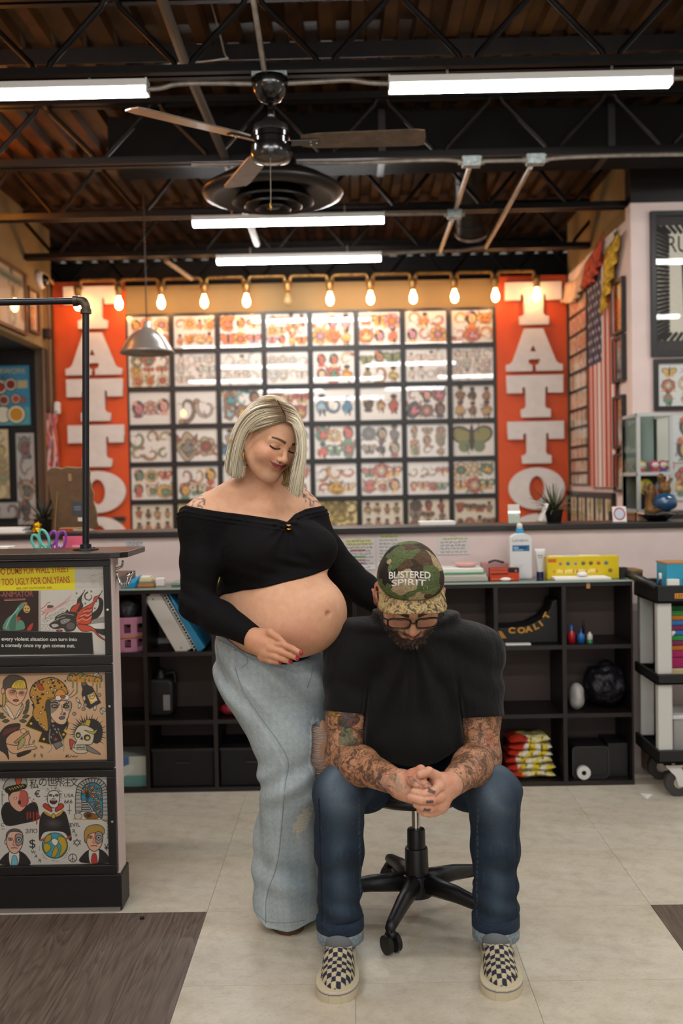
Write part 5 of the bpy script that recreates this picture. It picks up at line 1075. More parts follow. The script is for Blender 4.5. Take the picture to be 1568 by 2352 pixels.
# two men, half face machinery
def man(cx, cy, s, hair, skin, tie, bald):
    q = lambda x, y: (cx + x * s, cy + y * s)
    p.poly([q(-190, 300), q(-150, 190), q(-60, 130), q(0, 170), q(70, 120), q(170, 190), q(200, 310)], '#1f1b1a', INK, 4); p.poly([q(-70, 120), q(60, 120), q(50, 310), q(-60, 310)], '#cfc9bd', INK, 3); p.poly([q(-25, 190), q(25, 190), q(40, 310), q(-40, 310)], tie, INK, 3)
    p.poly([q(-115, -60), q(-90, -150), q(0, -180), q(100, -150), q(120, -50), q(100, 60), q(50, 130), q(-10, 150), q(-70, 110), q(-110, 20)], skin, INK, 5); p.ell(*q(-122, -10), 16 * s, 30 * s, skin, 1, 0, INK)
    if bald: p.poly([q(-115, -40), q(-110, -130), q(-40, -190), q(60, -185), q(110, -130), q(60, -150), q(-50, -150), q(-90, -110)], hair, INK, 3)
    else: p.poly([q(-130, 20), q(-140, -110), q(-80, -200), q(60, -220), q(140, -160), q(130, -90), q(60, -110), q(-40, -100), q(-90, -60), q(-110, 20)], hair, INK, 4)
    p.poly([q(15, -110), q(100, -110), q(115, -10), q(60, 40), q(20, 10)], '#8f8c86', INK, 4); p.ell(*q(60, -40), 36 * s, 34 * s, '#b5b2aa', 1, 0, INK, 5); p.ell(*q(60, -40), 16 * s, 16 * s, '#2a2725'); p.line([q(30, -120), q(10, -60), q(20, 20), q(50, 50)], 6 * s, '#a8382a')
    p.ell(*q(-55, -40), 24 * s, 11 * s, '#d9d3c6', 1, 0, INK); p.ell(*q(-55, -40), 8 * s, 8 * s, '#2a2725'); p.line([q(-90, -65), q(-30, -62)], 5 * s); p.line([q(-5, -40), q(-20, 30), q(10, 35)], 3 * s); p.line([q(-45, 75), q(0, 70), q(40, 76)], 7 * s, '#7a3a34')
man(180, 990, 1., '#5a4f44', '#d0a890', '#6fb0bf', True); man(1290, 960, 1., '#a8843c', '#d6a586', '#b5342a', False)
# signs drawn by pen
p.line([(1050, 940), (1000, 1010), (1100, 1010)], 4, sm=False); p.line([(1050, 940), (1100, 1010)], 4, sm=False); p.line([(1050, 1045), (1000, 965), (1100, 965), (1050, 1045)], 4, sm=False)
p.ell(990, 1203, 57, 57, '#c4beb2', 1, 0, INK, 5); p.line([(990, 1147), (990, 1260)], 4); p.line([(990, 1205), (950, 1243)], 4); p.line([(990, 1205), (1030, 1243)], 4); p.line([(943, 460), (943, 590)], 4); p.line([(915, 545), (972, 545)], 4)
p.line([(8, 270), (8, 470)], 4); p.line([(0, 325), (45, 325)], 4); p.line([(0, 800), (40, 800)], 4)
t, mm = sheet_frame('bottom framed sheet on the counter, white paper with a cloaked skeleton holding a globe', p, (271, 1766, 2003), .5)
for tx, x, y, h, sx, rot in (('私', 385, 225, 105, .95, 2), ('の', 505, 190, 105, .9, 8), ('世', 630, 195, 100, .95, 0), ('界', 730, 195, 100, .95, 0), ('注', 840, 200, 100, .95, 0), ('文', 945, 200, 100, .95, 0), ('€', 455, 355, 95, 1.1, 0), ('USA', 870, 358, 52, 1.05, 0), ('666', 870, 445, 58, 1., 0), ('ЗЛО', 330, 858, 60, 1., 0), ('$', 380, 1060, 125, 1.1, 0),
                         ('W', 408, 1135, 46, 1., 12), ('A', 455, 1192, 46, 1., 12), ('R', 510, 1258, 52, 1., 12), ('EVIL', 945, 772, 60, 1., -2), ('R', 985, 855, 56, 1., 0), ('x', 1020, 900, 56, 1., 0), ('2017', 1360, 78, 36, 1.1, 0), ('TC', -2, 135, 36, 1., 0), ('¥', 1430, 1100, 100, .8, 0), ('C', -10, 765, 50, 1., 0)): p.text(tx, x, y, h, '#231e1b', t, mm, sx, rot)
for i, ch in enumerate('POWER'): p.text(ch, 1466, 735 + i * 50, 34, '#231e1b', t, mm, 1.)
# --- coat hook on the counter's end
a = P(277, 1320, CY + .06); hx = cx1 - .006
t = thing('coat_hook', 'chrome double coat hook on the end of the pink counter', 'hook', (hx, CY + .05, a.z)); y = CY + .055
box('hook_plate', m_chrome, hx, hx + .004, y - .012, y + .012, a.z - .02, a.z + .035, t, .0015)
for s in (-1, 1): B().tube(bez([(hx + .003, y, a.z + .01), (hx + .016, y + s * .006, a.z - .03), (hx + .034, y + s * .02, a.z - .034), (hx + .046, y + s * .026, a.z - .004)], 5), .004, 8).obj('prong', m_chrome, t, smooth=True); B().lathe([(0, .008), (.006, .005), (.008, 0), (.006, -.005), (0, -.008)], (hx + .046, y + s * .026, a.z), 12).obj('prong_tip', m_chrome, t, smooth=True)
B().tube(bez([(hx + .003, y, a.z + .02), (hx + .02, y, a.z + .028), (hx + .026, y - .01, a.z + .045)], 5), .004, 8).obj('upper_prong', m_chrome, t, smooth=True)
# --- pipe rail standing on the counter
D = CY + .1; a, b_, c = P(197, 1264, D), P(197, 712, D), P(180, 691, D); a.z = CT
t = thing('pipe_rail', 'black iron pipe rail with an elbow standing on the counter top', 'pipe', a); m_iron = M('black iron pipe', '#26262a', .35, metal=.6); m_elb = M('worn iron elbow', '#4a3d33', .45, metal=.6, var=.25, scale=60)
r = .0112; B().tube([a, b_], r, 16).obj('upright', m_iron, t, auto=True); B().tube([c, P(-90, 696, D)], r, 16).obj('crossbar', m_iron, t, auto=True)
el = bez([b_ + Vector((0, 0, -.008)), b_ + Vector((0, 0, .012)), b_ + Vector((-.008, 0, .027)), c + Vector((.002, 0, 0)), c + Vector((-.012, 0, 0))], 4)
B().tube(el, r * 1.32, 16).obj('elbow', m_elb, t, smooth=True)
B().tube([b_ + Vector((0, 0, -.012)), b_ + Vector((0, 0, .002))], r * 1.6, 16).obj('elbow_collar', m_elb, t, auto=True); B().tube([c + Vector((-.016, 0, 0)), c + Vector((-.002, 0, 0))], r * 1.6, 16).obj('elbow_collar', m_elb, t, auto=True)
B().lathe([(r, .022), (r * 1.6, .02), (r * 1.7, .006), (.04, .006), (.042, .003), (.042, 0)], a, 28).obj('floor_flange', m_iron, t, auto=True)
for q in range(4): B().lathe([(0, .009), (.004, .008), (.005, .006)], a + Vector((.03 * math.cos(R(45 + 90 * q)), .03 * math.sin(R(45 + 90 * q)), 0)), 8).obj('screw', m_chrome, t)
# --- scissors in a cup, pink cards, white paper
D = 3.58; p0 = P(100, 1262, D); t = thing('pen_cup', 'dark cup on the desk behind the counter holding scissors', 'cup', (p0.x, D, 1.03)); B().lathe([(0, 0), (.045, 0), (.048, .09), (.045, .09), (.042, .004), (0, .004)], (p0.x, D, 1.03), 24).obj('cup_body', m_rubber, t, smooth=True)
def scissors(label, col, px, py, ang, s, dy):
    c = P(px, py, D + dy); m = Matrix.Translation(c) @ Matrix.Rotation(R(ang), 4, 'Y'); mt = M('scissors ' + col, col, .4); t = thing('scissors', label, 'scissors', c, 'scissors in the cup')
    for sg, w_, h_ in ((-1, .017, .026), (1, .02, .034)):
        pts = [m @ Vector((sg * .016 + w_ * math.cos(q) * .8, 0, .028 + h_ * math.sin(q))) for q in [6.2832 * k / 20 for k in range(20)]]; B().tube([p * 1. for p in pts], .0052 * s, 8, closed=True).obj('handle', mt, t, smooth=True)
        B().tube([m @ Vector((sg * .014, 0, .004)), m @ Vector((sg * -.002, 0, -.03))], [.006, .005], 8).obj('shank', mt, t, smooth=True)
        B().prism([(sg * -.006, -.03), (sg * .004, -.03), (sg * .002, -.11), (0, -.115)], .002, m @ Matrix.Translation((0, sg * .0012, 0))).obj('blade', m_chrome, t)
    B().lathe([(0, .003), (.004, .002), (.004, -.002), (0, -.003)], m @ Vector((0, -.004, -.028)), 10, Matrix.Rotation(R(90), 4, 'X')).obj('pivot', m_chrome, t)
scissors('teal handled scissors standing in the cup on the counter', '#5cb8a4', 98, 1258, -18, 1., 0); scissors('purple handled scissors standing beside the teal pair', '#8a3fa0', 127, 1256, 14, .9, .015)
for (x0, x1, yt, col, lab, dy) in ((145, 193, 1231, '#e0607c', 'bright pink paper sheet standing behind the iron pipe', .08), (166, 192, 1252, '#ef97a4', 'pale pink folded card in front of the bright pink sheet', .05)):
    A, Bq = P(x0, 1270, D + dy), P(x1, yt, D + dy); one('pink_card', lab, 'card', B().box(A.x, Bq.x, D + dy, D + dy + .004, 1.03, Bq.z), M('card ' + col, col, .6), 'pink cards behind the pipe', bevel=.001)
A, Bq = P(-30, 1262, D), P(18, 1256, D); box_thing('white_box', 'white carton edge at the left end behind the counter', 'box', m_paper, A.x, Bq.x, D, D + .08, 1.03, Bq.z)
one('floor_crumb', 'tiny black crumb on the floor by the counter base', 'debris', B().lathe([(0, .009), (.006, .006), (.008, 0), (0, -.0)], PZ(326, 2110, .0005), 8), m_rubber, smooth=True)
# ------------------------------------------------------------------ cubby shelves against the half wall
SY, SD = 4.39, .285; ex = [P(px, 1580, SY).x for px in (177, 335, 493, 655, 817, 979, 1141, 1297, 1455)]; ez = [.0, .312, .617, .905]; TH = .018
m_cub = M('black brown laminate', '#19110f', .42, var=.1, scale=12)
def cubby(label, xs):
    t = thing('cubby_shelf', label, 'shelf', (xs[0], SY, 0), 'black cubby shelves under the glass top')
    for i, x in enumerate(xs): box('side_panel' if i in (0, len(xs) - 1) else 'divider', m_cub, x - TH / 2 if i else x + .001, x + TH / 2 if i < len(xs) - 1 else x - .001, SY, SY + SD, 0 if i in (0, len(xs) - 1) else .02, ez[3] - TH, t)
    for i, z in enumerate(ez):
        if i in (0, 3): box('top_panel' if i else 'bottom_panel', m_cub, xs[0] + .001, xs[-1] - .001, SY - .002, SY + SD, z if i == 0 else z - TH, z + .02 if i == 0 else z, t)
        else:
            for j in range(len(xs) - 1): box('shelf_board', m_cub, xs[j] + TH / 2, xs[j + 1] - TH / 2, SY + .002, SY + SD, z - TH / 2, z + TH / 2, t)
    box('back_panel', M('dusty brown back board', '#5a4b45', .7), xs[0] + .002, xs[-1] - .002, SY + SD, SY + SD + .006, .002, ez[3] - .002, t)
    return t
cubby('black cubby shelf of four columns under the glass top, the one nearer the pink counter', ex[:5]); sh = cubby('black cubby shelf of four columns under the glass top, the one nearer the white cart', ex[4:])
a = P(1350, 1343, SY); box('price_tag', M('tan tag', '#b5835a', .6), a.x - .008, a.x + .008, SY - .004, SY - .0025, a.z - .016, a.z + .008, sh)
m_edge = M('greenish glass edge', '#9fb5a8', .15, spec=.6)
for x0, x1, lab in ((ex[0], ex[4], 'clear glass sheet on the shelf nearer the counter'), (ex[4] + .003, ex[8] + .03, 'clear glass sheet on the shelf nearer the cart')):
    t = thing('glass_top', lab, 'glass', (x0, SY, .905), 'glass sheets on the cubby shelves'); box('glass_sheet', m_case, x0, x1, SY - .016, SY + SD, .906, .914, t); box('polished_edge', m_edge, x0, x1, SY - .0185, SY - .016, .906, .914, t)
GZ = .9145
def cell(c, r): return ex[c] + TH / 2, ex[c + 1] - TH / 2, ez[2 - r] + (.02 if r == 2 else TH / 2), ez[3 - r]
def gx(px, D=SY + .1): return P(px, 1320, D).x
def cyl(name, label, cat, mat, prof, c, n=24, group=None, cap=None):
    t = thing(name, label, cat, c, group); B().lathe(prof, c, n).obj(name + '_body', mat, t, smooth=True)
    if cap: B().lathe(cap[1], c, n).obj('cap', cap[0], t, smooth=True)
    return t
# --- first column: pink basket with a dark bag
x0, x1, z0, z1 = cell(0, 0); px1 = P(327, 1450, SY).x; t = thing('basket', 'pink plastic basket with square holes and a yellow band on the shelf', 'basket', (px1 - .1, SY + .1, z0)); mp = M('pink plastic', '#c98aa4', .45)
cx, cy, rr, hh = px1 - .085, SY + .11, .085, .155
for k in range(20):
    a0, a1 = R(18 * k), R(18 * (k + 1)); ring = lambda a, z: (cx + (rr + z * .06) * math.cos(a), cy + (rr + z * .06) * math.sin(a), z0 + z)
    zs = [(0, .02), (.02, .055), (.055, .085), (.085, .125), (.125, hh)]
    for j, (za, zb) in enumerate(zs):
        if j in (1, 3) and k % 2: continue
        B().add([ring(a0, za), ring(a1, za), ring(a1, zb), ring(a0, zb)], [(0, 1, 2, 3)]).obj('basket_slat', mp, t)
B().lathe([(0, .002), (rr, .002)], (cx, cy, z0), 20).obj('basket_floor', mp, t); B().tube([(cx + (rr + .008) * math.cos(a), cy + (rr + .008) * math.sin(a), z0 + .075 + .008 * math.sin(a)) for a in [6.2832 * k / 28 for k in range(28)]], .004, 6, closed=True).obj('elastic_band', M('yellow band', '#c98a3c', .6), t, smooth=True)
m_bag = M('black crinkled bag', '#16141a', .45, bump=1., scale=22, dist=.02)
def lump(name, label, cat, c, r, mat, seed, amp=.25, h=.008):
    c = np.array(c, float); r = np.array(r, float); f = SDF().u(ell(c, r)).disp(lambda q: amp * r.min() * (vnoise(q, 38, seed) * .5 + .35 * vnoise(q, 90, seed + 3)))
    co, q = surf(f, c - r * 1.5, c + r * 1.5, h); me = bpy.data.meshes.new(name); mesh_np(me, co, q); return tag(put(name, me, mat), label, cat)
lump('dark_bag', 'dark crumpled bag sitting in the pink basket', 'bag', (cx, cy, z0 + .175), (.06, .06, .068), m_bag, 2)
x0, x1, z0, z1 = cell(0, 2); t = thing('carton', 'green white and blue carton in the bottom cubby beside the counter', 'carton', (px1, SY, z0)); pc = Pic(.2, .135, 60, '#c9cfc4', .02); pc.rect(.02, .12, .09, .135, '#4f78a8'); pc.rect(0, .2, 0, .05, '#6fa5a0'); pc.rect(.0, .07, .05, .1, '#7fb070'); pc.ell(.1, .07, .05, .02, '#d9dcd4', rot=30)
box('carton_body', M('carton side', '#b9c2b8', .6), px1 - .2, px1 - .002, SY + .031, SY + .2, z0, z0 + .135, t); pc.obj('carton_face', Matrix.Translation((px1 - .201, SY + .03, z0)), m_print, t)
# --- second column: binder, notebook, boxes
x0, x1, z0, z1 = cell(1, 0); m_bind = M('white binder', '#c9c4ba', .5)
def slab(name, label, cat, mat, quad, D, dep, parts=()):
    """leaning slab from its four front corners in pixels"""
    v = [P(*q, D) for q in quad]; dz = min(p.z for p in v); v = [(p.x, p.z) for p in v]; m = Matrix.Translation((0, D, 0)); t = thing(name, label, cat, (v[0][0], D, z0))
    B().prism(v, dep, m).obj(name + '_body', mat, t, bevel=.002); return t, v
t, v = slab('binder', 'white ring binder leaning in the upper cubby beside the pink basket', 'binder', m_bind, [(331, 1374), (409, 1507), (440, 1489), (362, 1355)], SY + .03, .22)
for q in ((351, 1376), (416, 1488)): c = P(*q, SY + .03); B().lathe([(0, .0015), (.004, .001), (.005, 0)], c, 10, Matrix.Rotation(R(90), 4, 'X')).obj('rivet', m_chrome, t)
t, v = slab('notebook', 'teal covered spiral notebook leaning on the white binder', 'notebook', M('teal cover', '#1e7fa8', .4), [(382, 1358), (456, 1499), (471, 1487), (388, 1362)], SY + .03, .2)
for k in range(22):
    c = P(375 + (453 - 375) * k / 21, 1362 + (1499 - 1362) * k / 21, SY + .035); B().tube([c + Vector((.008 * math.cos(a), .0, .008 * math.sin(a))) for a in [6.2832 * j / 8 for j in range(8)]], .0022, 5, closed=True).obj('spiral_ring', m_white, t)
for i, (a, b_, c, d, lab) in enumerate(((343, 366, 1494, 1507, 'small white box on the shelf left of the larger white box'), (363, 402, 1483, 1507, 'larger white box on the shelf behind the leaning binder'))):
    A, Bq = P(a, d, SY + .05), P(b_, c, SY + .05); dx = .0 if i == 0 else .004; t = thing('white_box', lab, 'box', (A.x, SY + .1 * i, z0), 'white boxes beside the binder'); y_ = SY + .06 + .12 * 0; box('box_body', m_paper, A.x, Bq.x - (.006 if i == 0 else 0) + dx * 0, (SY + .255 if 0 else SY + .262) if 0 else SY + .256, SY + .284, z0, z0 + (.024 if i == 0 else .044), t, .001); box('box_lid', m_white, A.x - .0008, Bq.x - (.0052 if i == 0 else -.0008), SY + .2552, SY + .2846, z0 + (.016 if i == 0 else .034), z0 + (.0245 if i == 0 else .0445), t)
x0, x1, z0, z1 = cell(1, 1); c = Vector((P(370, 1600, SY + .13).x, SY + .13, z0)); t = thing('jug', 'black plastic jug with a pale label in the middle cubby', 'jug', c)
B().prism(rpoly(.13, .17, .03, 4, -.065, 0), .11, Matrix.Translation(c + Vector((0, -.055, 0)))).obj('jug_body', m_rubber, t, bevel=.012, seg=3); B().lathe([(.03, .165), (.028, .185), (.02, .195), (.02, .21), (.0, .21)], c, 20).obj('jug_neck', m_rubber, t, smooth=True); B().tube(bez([c + Vector((.02, 0, .185)), c + Vector((.06, 0, .19)), c + Vector((.066, 0, .14))], 5), .009, 8).obj('jug_handle', m_rubber, t, smooth=True)
box('jug_label', M('grey label paper', '#8f8c8a', .6), c.x + .02, c.x + .05, c.y - .0575, c.y - .0555, z0 + .03, z0 + .1, t)
for c_, px, lab in ((1, 414, 'black storage bin in the bottom cubby under the jug'), (2, 574, 'black storage bin in the bottom cubby behind the pale jeans')):
    x0, x1, z0, z1 = cell(c_, 2); t = thing('storage_bin', lab, 'bin', ((x0 + x1) / 2, SY + .1, z0), 'black storage bins'); box('bin_body', M('black fabric', '#0f0d0d', .8), x0 + .006, x1 - .006, SY + .02, SY + .25, z0, z0 + .165, t, .004); box('bin_rim', m_rubber, x0 + .004, x1 - .004, SY + .018, SY + .252, z0 + .158, z0 + .17, t); box('bin_pull', m_rubber, (x0 + x1) / 2 - .03, (x0 + x1) / 2 + .03, SY + .014, SY + .02, z0 + .1, z0 + .112, t)
x0, x1, z0, z1 = cell(2, 1); lump('red_pouch', 'red pouch in the cubby beside the pale jeans', 'pouch', (P(532, 1634, SY + .1).x, SY + .1, z0 + .026), (.05, .045, .028), M('red pouch', '#8f2030', .4, var=.3, scale=40), 6, .2, .006)
# --- seventh column: black bag with yellow lettering
x0, x1, z0, z1 = cell(6, 0); bp = [(1143, 1442), (1180, 1441), (1215, 1436), (1245, 1420), (1262, 1400), (1268, 1380), (1280, 1376), (1290, 1395), (1292, 1488), (1143, 1490)]
v = [P(*q, SY + .06) for q in bp]; lo = min(q.z for q in v); v = [(min(max(q.x, x0 + .003), x1 - .003), max(z0, q.z)) for q in v][::-1]; t = thing('gear_bag', 'black gear bag with a curved yellow lettered strap in the upper cubby', 'bag', (x0, SY + .06, z0))
B().prism(v, .16, Matrix.Translation((0, SY + .06, 0))).obj('bag_body', M('black nylon', '#0e0d0d', .6), t, bevel=.008, seg=3)
cur = bez([(*q, 0) for q in ((1160, 1452), (1195, 1452), (1225, 1446), (1250, 1431), (1266, 1405))], 10)
m_yel = M('yellow lettering', '#b8801c', .5)
for i, ch in enumerate('COALIT'):
    k = 2 + int(i * 6.4); a, b_ = cur[k], cur[k + 1]; ang = math.degrees(math.atan2(b_.y - a.y, b_.x - a.x)); o = P(a.x, a.y, SY + .058); text('lettering', ch, .036, m_yel, Matrix.Translation((o.x, SY + .0585, o.z - .004)) @ Matrix.Rotation(R(ang), 4, 'Y'), t, .0006, 1.2, off=.0018)
B().prism([(P(q[0], q[1], SY + .058).x, P(q[0], q[1], SY + .058).z) for q in ((1144, 1449), (1150, 1466), (1163, 1466), (1152, 1450))], .002, Matrix.Translation((0, SY + .0575, 0))).obj('yellow_tab', m_yel, t)
box_thing('folded_paper', 'white folded paper on the shelf in front of the black gear bag', 'paper', m_paper, P(1160, 1487, SY + .03).x, P(1218, 1487, SY + .03).x, SY + .015, SY + .05, z0, z0 + .008)
# packets
x0, x1, z0, z1 = cell(6, 2); zz = z0
def packet(i, c, w_, d_, h_, rot):
    n, m_ = 26, 14; t = thing('snack_packet', f'crumpled red white and yellow packet in the bottom cubby stack, {ORD[i]} from the bottom', 'packet', c, 'packets in the bottom cubby'); rs = random.Random(i); co = []; cl = []
    for s in (-1, 1):
        for a in range(n):
            for b in range(m_):
                u, v_ = a / (n - 1) * 2 - 1, b / (m_ - 1) * 2 - 1; h = h_ * .5 * (1 - abs(u) ** 4) ** .5 * (1 - abs(v_) ** 3) ** .5 * (1 + .12 * math.sin(9 * u + i) * math.sin(7 * v_)); x, y = u * w_ / 2, v_ * d_ / 2; q = R(rot)
                co.append((c[0] + x * math.cos(q) - y * math.sin(q), c[1] + x * math.sin(q) + y * math.cos(q), c[2] + h_ / 2 + s * h + .004 * math.sin(5 * u + 2 * i)))
                e = math.sin(11 * u + 3 * math.sin(6 * v_ + i)); col = '#b03020' if u < -.35 + .25 * math.sin(4 * v_ + i) else ('#dcd8ce' if (e > .1 and s * 1 > -2 and abs(v_ + .5) < .6) else '#d9c22a'); col = '#3a2c1a' if abs(e - .1) < .12 and u > -.3 else col; cl.append(_rgb(col))
    fs = [(k + a * m_ + b, k + (a + 1) * m_ + b, k + (a + 1) * m_ + b + 1, k + a * m_ + b + 1) for k in (0, n * m_) for a in range(n - 1) for b in range(m_ - 1)]
    me = bpy.data.meshes.new('packet_body'); mesh_np(me, np.array(co), np.array(fs)); colattr(me, np.array(cl)); put('packet_body', me, MV('glossy packet', .3, coat=.2), t)
for i in range(6): packet(i, ((x0 + x1) / 2 + .005 * math.sin(i * 2), SY + .11, z0 + i * .031), .225 - .008 * i, .15, .038, 6 * math.sin(i * 3))
# --- eighth column
x0, x1, z0, z1 = cell(7, 0); y_ = SY + .06
for px, col, h, r_, cap, lab in ((1312, '#b02028', .075, .018, '#2a5fae', 'red squeeze bottle with white neck and blue cap in the upper right cubby'), (1334, '#2a6cb0', .062, .017, '#1c2f6a', 'small round blue bottle in the upper right cubby'), (1354, '#cfcabf', .06, .013, '#2f7a4a', 'small white bottle with green foot in the upper right cubby')):
    c = (P(px, 1480, y_).x, y_, z0); cyl('bottle', lab, 'bottle', M('bottle ' + col, col, .25, coat=.3), [(0, 0), (r_, 0), (r_, h * .5), (r_ * .9, h * .62), (r_ * .4, h * .72), (r_ * .4, h * .8)], c, 20, 'small bottles in the upper right cubby', (M('cap ' + cap, cap, .3), [(r_ * .45, h * .78), (r_ * .4, h * .95), (r_ * .15, h * 1.1), (0, h * 1.1)] if px != 1354 else [(r_ * 1.03, 0), (r_ * 1.03, h * .25), (0, h * .25)]))
c = (P(1341, 1480, y_ + .04).x, y_ + .05, z0); cyl('marker', 'thin black marker standing behind the small bottles', 'marker', m_rubber, [(0, 0), (.006, 0), (.006, .075), (.003, .095), (0, .105)], c, 12)
x0, x1, z0, z1 = cell(7, 1); lump('black_bag', 'large black crumpled bag in the middle right cubby', 'bag', (P(1388, 1590, SY + .13).x, SY + .13, z0 + .105), (.088, .1, .1), m_bag, 9, .3, .009); lump('white_bag', 'small white plastic bag beside the large black bag', 'bag', (P(1324, 1605, SY + .07).x, SY + .075, z0 + .06), (.034, .05, .062), M('white plastic bag', '#a8a4a0', .4, bump=.6, scale=30), 12, .22, .006)
x0, x1, z0, z1 = cell(7, 2); A, Bq = P(1314, 1803, SY + .04), P(1398, 1713, SY + .04); t = thing('black_case', 'black rounded case with a white roll in its corner in the bottom right cubby', 'case', (A.x, SY + .04, z0)); w_, h_ = Bq.x - A.x, Bq.z - z0
B().prism(rpoly(w_, h_, .02, 4), .15, Matrix.Translation((A.x, SY + .04, z0))).obj('case_body', m_rubber, t); B().ring(rpoly(w_, h_, .02, 4), rpoly(w_ - .012, h_ - .012, .016, 4, .006, .006), -.004, Matrix.Translation((A.x, SY + .04, z0))).obj('case_rim', M('grey rim', '#2c2a2c', .4), t)
c = P(1338, 1766, SY + .035); t = thing('tape_roll', 'white tape roll in front of the black case', 'tape', c); B().ring(circ(.030, 28), circ(.010, 28), -.022, Matrix.Translation((c.x, SY + .034, z0 + .032))).obj('roll', m_white, t); B().ring(circ(.0105, 28), circ(.008, 28), -.024, Matrix.Translation((c.x, SY + .035, z0 + .032))).obj('roll_core', M('grey core', '#4a4644', .6), t)
x2 = P(1402, 1800, SY).x; box_thing('black_carton', 'black carton beside the rounded case in the bottom right cubby', 'carton', m_rubber, x2 + .004, x1 - .004, SY + .06, SY + .22, z0, z0 + .15)

# ------------------------------------------------------------------ things on the glass
t = thing('lotion_bottle', 'tall white lotion bottle with a blue pump cap on the glass', 'bottle', (gx(1196), SY + .12, GZ)); c = Vector((gx(1196), SY + .12, GZ)); W_ = .1
B().prism([(-W_ / 2, .004), (-W_ / 2 + .004, 0), (W_ / 2 - .004, 0), (W_ / 2, .004), (W_ / 2, .175), (W_ / 2 - .006, .19), (W_ / 2 - .02, .199), (.016, .204), (-.016, .204), (-W_ / 2 + .02, .199), (-W_ / 2 + .006, .19), (-W_ / 2, .175)], .055, Matrix.Translation(c + Vector((0, -.0275, 0)))).obj('bottle_body', M('white bottle', '#d9d8d6', .35), t, bevel=.01, seg=3)
B().lathe([(.0, .203), (.0165, .203), (.0165, .226), (0, .227)], c, 24).obj('collar', M('sky blue cap', '#3f9fd0', .35), t, auto=True); B().lathe([(.011, .226), (.013, .232), (.013, .242), (.009, .25), (0, .251)], c, 20).obj('pump_head', m_white, t, smooth=True)
mm = Matrix.Translation(c + Vector((0, -.0281, 0))); pc = Pic(.08, .17, 70, '#d9d8d6', .01); pc.rect(.002, .078, .115, .142, '#2f6590'); pc.rect(.006, .03, .127, .135, '#8fb5cc'); pc.rect(.03, .066, .127, .135, '#1d3f66'); pc.rect(.008, .05, .119, .123, '#9fc0d4')
for i in range(4): pc.rect(.01, .05 - .005 * i, .05 - i * .008, .052 - i * .008, '#a8acb5')
pc.obj('bottle_label', mm @ Matrix.Translation((-.04, -.0003, .01)), m_print, t); text('lettering', 'Lubriderm', .0195, M('grey ink', '#6a7078', .6), mm @ Matrix.Translation((-.039, -.0006, .168)), t, .0002, .86)
c = Vector((gx(1240, SY + .14), SY + .14, GZ)); t = thing('tube', 'white squeeze tube standing on its dark blue cap', 'tube', c); B().lathe([(0, 0), (.0165, 0), (.0165, .027), (0, .027)], c, 20).obj('tube_cap', M('navy cap', '#23265a', .35), t, auto=True)
v = []; f = []
for i in range(7):
    k = i / 6; hw, hd = .016 + .008 * k, .014 * (1 - k) + .0012
    for j in range(16): a = 6.2832 * j / 16; v.append(c + Vector((hw * math.cos(a), hd * math.sin(a), .027 + .105 * k)))
for i in range(6): f += [(i * 16 + j, i * 16 + (j + 1) % 16, (i + 1) * 16 + (j + 1) % 16, (i + 1) * 16 + j) for j in range(16)]
f.append(tuple(range(96, 112))); B().add(v, f).obj('tube_body', m_white, t, smooth=True); box('tube_print', M('blue grey ink', '#7f8aa0', .6), c.x - .012, c.x + .012, c.y - .0085, c.y - .0075, GZ + .1, GZ + .104, t); box('tube_print', M('red ink', '#c07a6a', .6), c.x - .009, c.x + .01, c.y - .0098, c.y - .0088, GZ + .091, GZ + .094, t)
A, Bq = gx(1257, SY + .06), gx(1421, SY + .06); H_ = .098; W_ = Bq - A; t = thing('yellow_box', 'long bright yellow box with a row of small emblems on the glass', 'box', (A, SY + .06, GZ)); box('box_body', M('yellow card', '#d9be14', .4), A, Bq, SY + .061, SY + .13, GZ, GZ + H_, t, .001)
pc = Pic(W_, H_, 170, '#d9be14', .02); pc.rect(.002, .04, .074, .09, '#c9502a', .85)
for i, cc_ in enumerate(('#c98a7a', '#5f86a0', '#b5b09a', '#6a6a50', '#7a5a3a', '#c9703a', '#6f8088')): pc.ell(.058 + .034 * i, .068, .010, .009, cc_, .9); pc.ell(.058 + .034 * i, .066, .005, .004, '#3a352c', .6)
for i in range(22): pc.ell(.03 + .0085 * i + .01 * (i % 3), .032 + .004 * (i % 2), .006, .008, '#e8d88a' if i % 4 else '#c97a4a', .9)
pc.ell(.28, .034, .01, .009, '#8a6a3a'); pc.obj('box_print', Matrix.Translation((A, SY + .0605, GZ)), m_print, t); box('box_flap', M('pale flap', '#e6dca0', .5), A + .01, Bq - .08, SY + .07, SY + .12, GZ + H_, GZ + H_ + .004, t); box('blue_slip', M('blue slip', '#9fb0cc', .6), A + .08, A + .15, SY + .09, SY + .118, GZ + H_ + .004, GZ + H_ + .007, t)
A, Bq = gx(1272, SY + .02), gx(1400, SY + .02); one('paper_pad', 'white paper pad lying in front of the yellow box', 'paper', B().add([(A, SY - .005, GZ), (Bq, SY - .005, GZ), (Bq - .02, SY + .055, GZ), (A - .005, SY + .055, GZ), (A, SY - .005, GZ + .008), (Bq, SY - .005, GZ + .008), (Bq - .02, SY + .055, GZ + .014), (A - .005, SY + .055, GZ + .014)], [(0, 3, 2, 1), (4, 5, 6, 7), (0, 1, 5, 4), (1, 2, 6, 5), (2, 3, 7, 6), (3, 0, 4, 7)]), m_paper)
lump('tissue', 'crumpled white tissue on the paper pad', 'tissue', (gx(1336, SY + .03), SY + .03, GZ + .022), (.024, .02, .012), m_paper, 15, .3, .004)
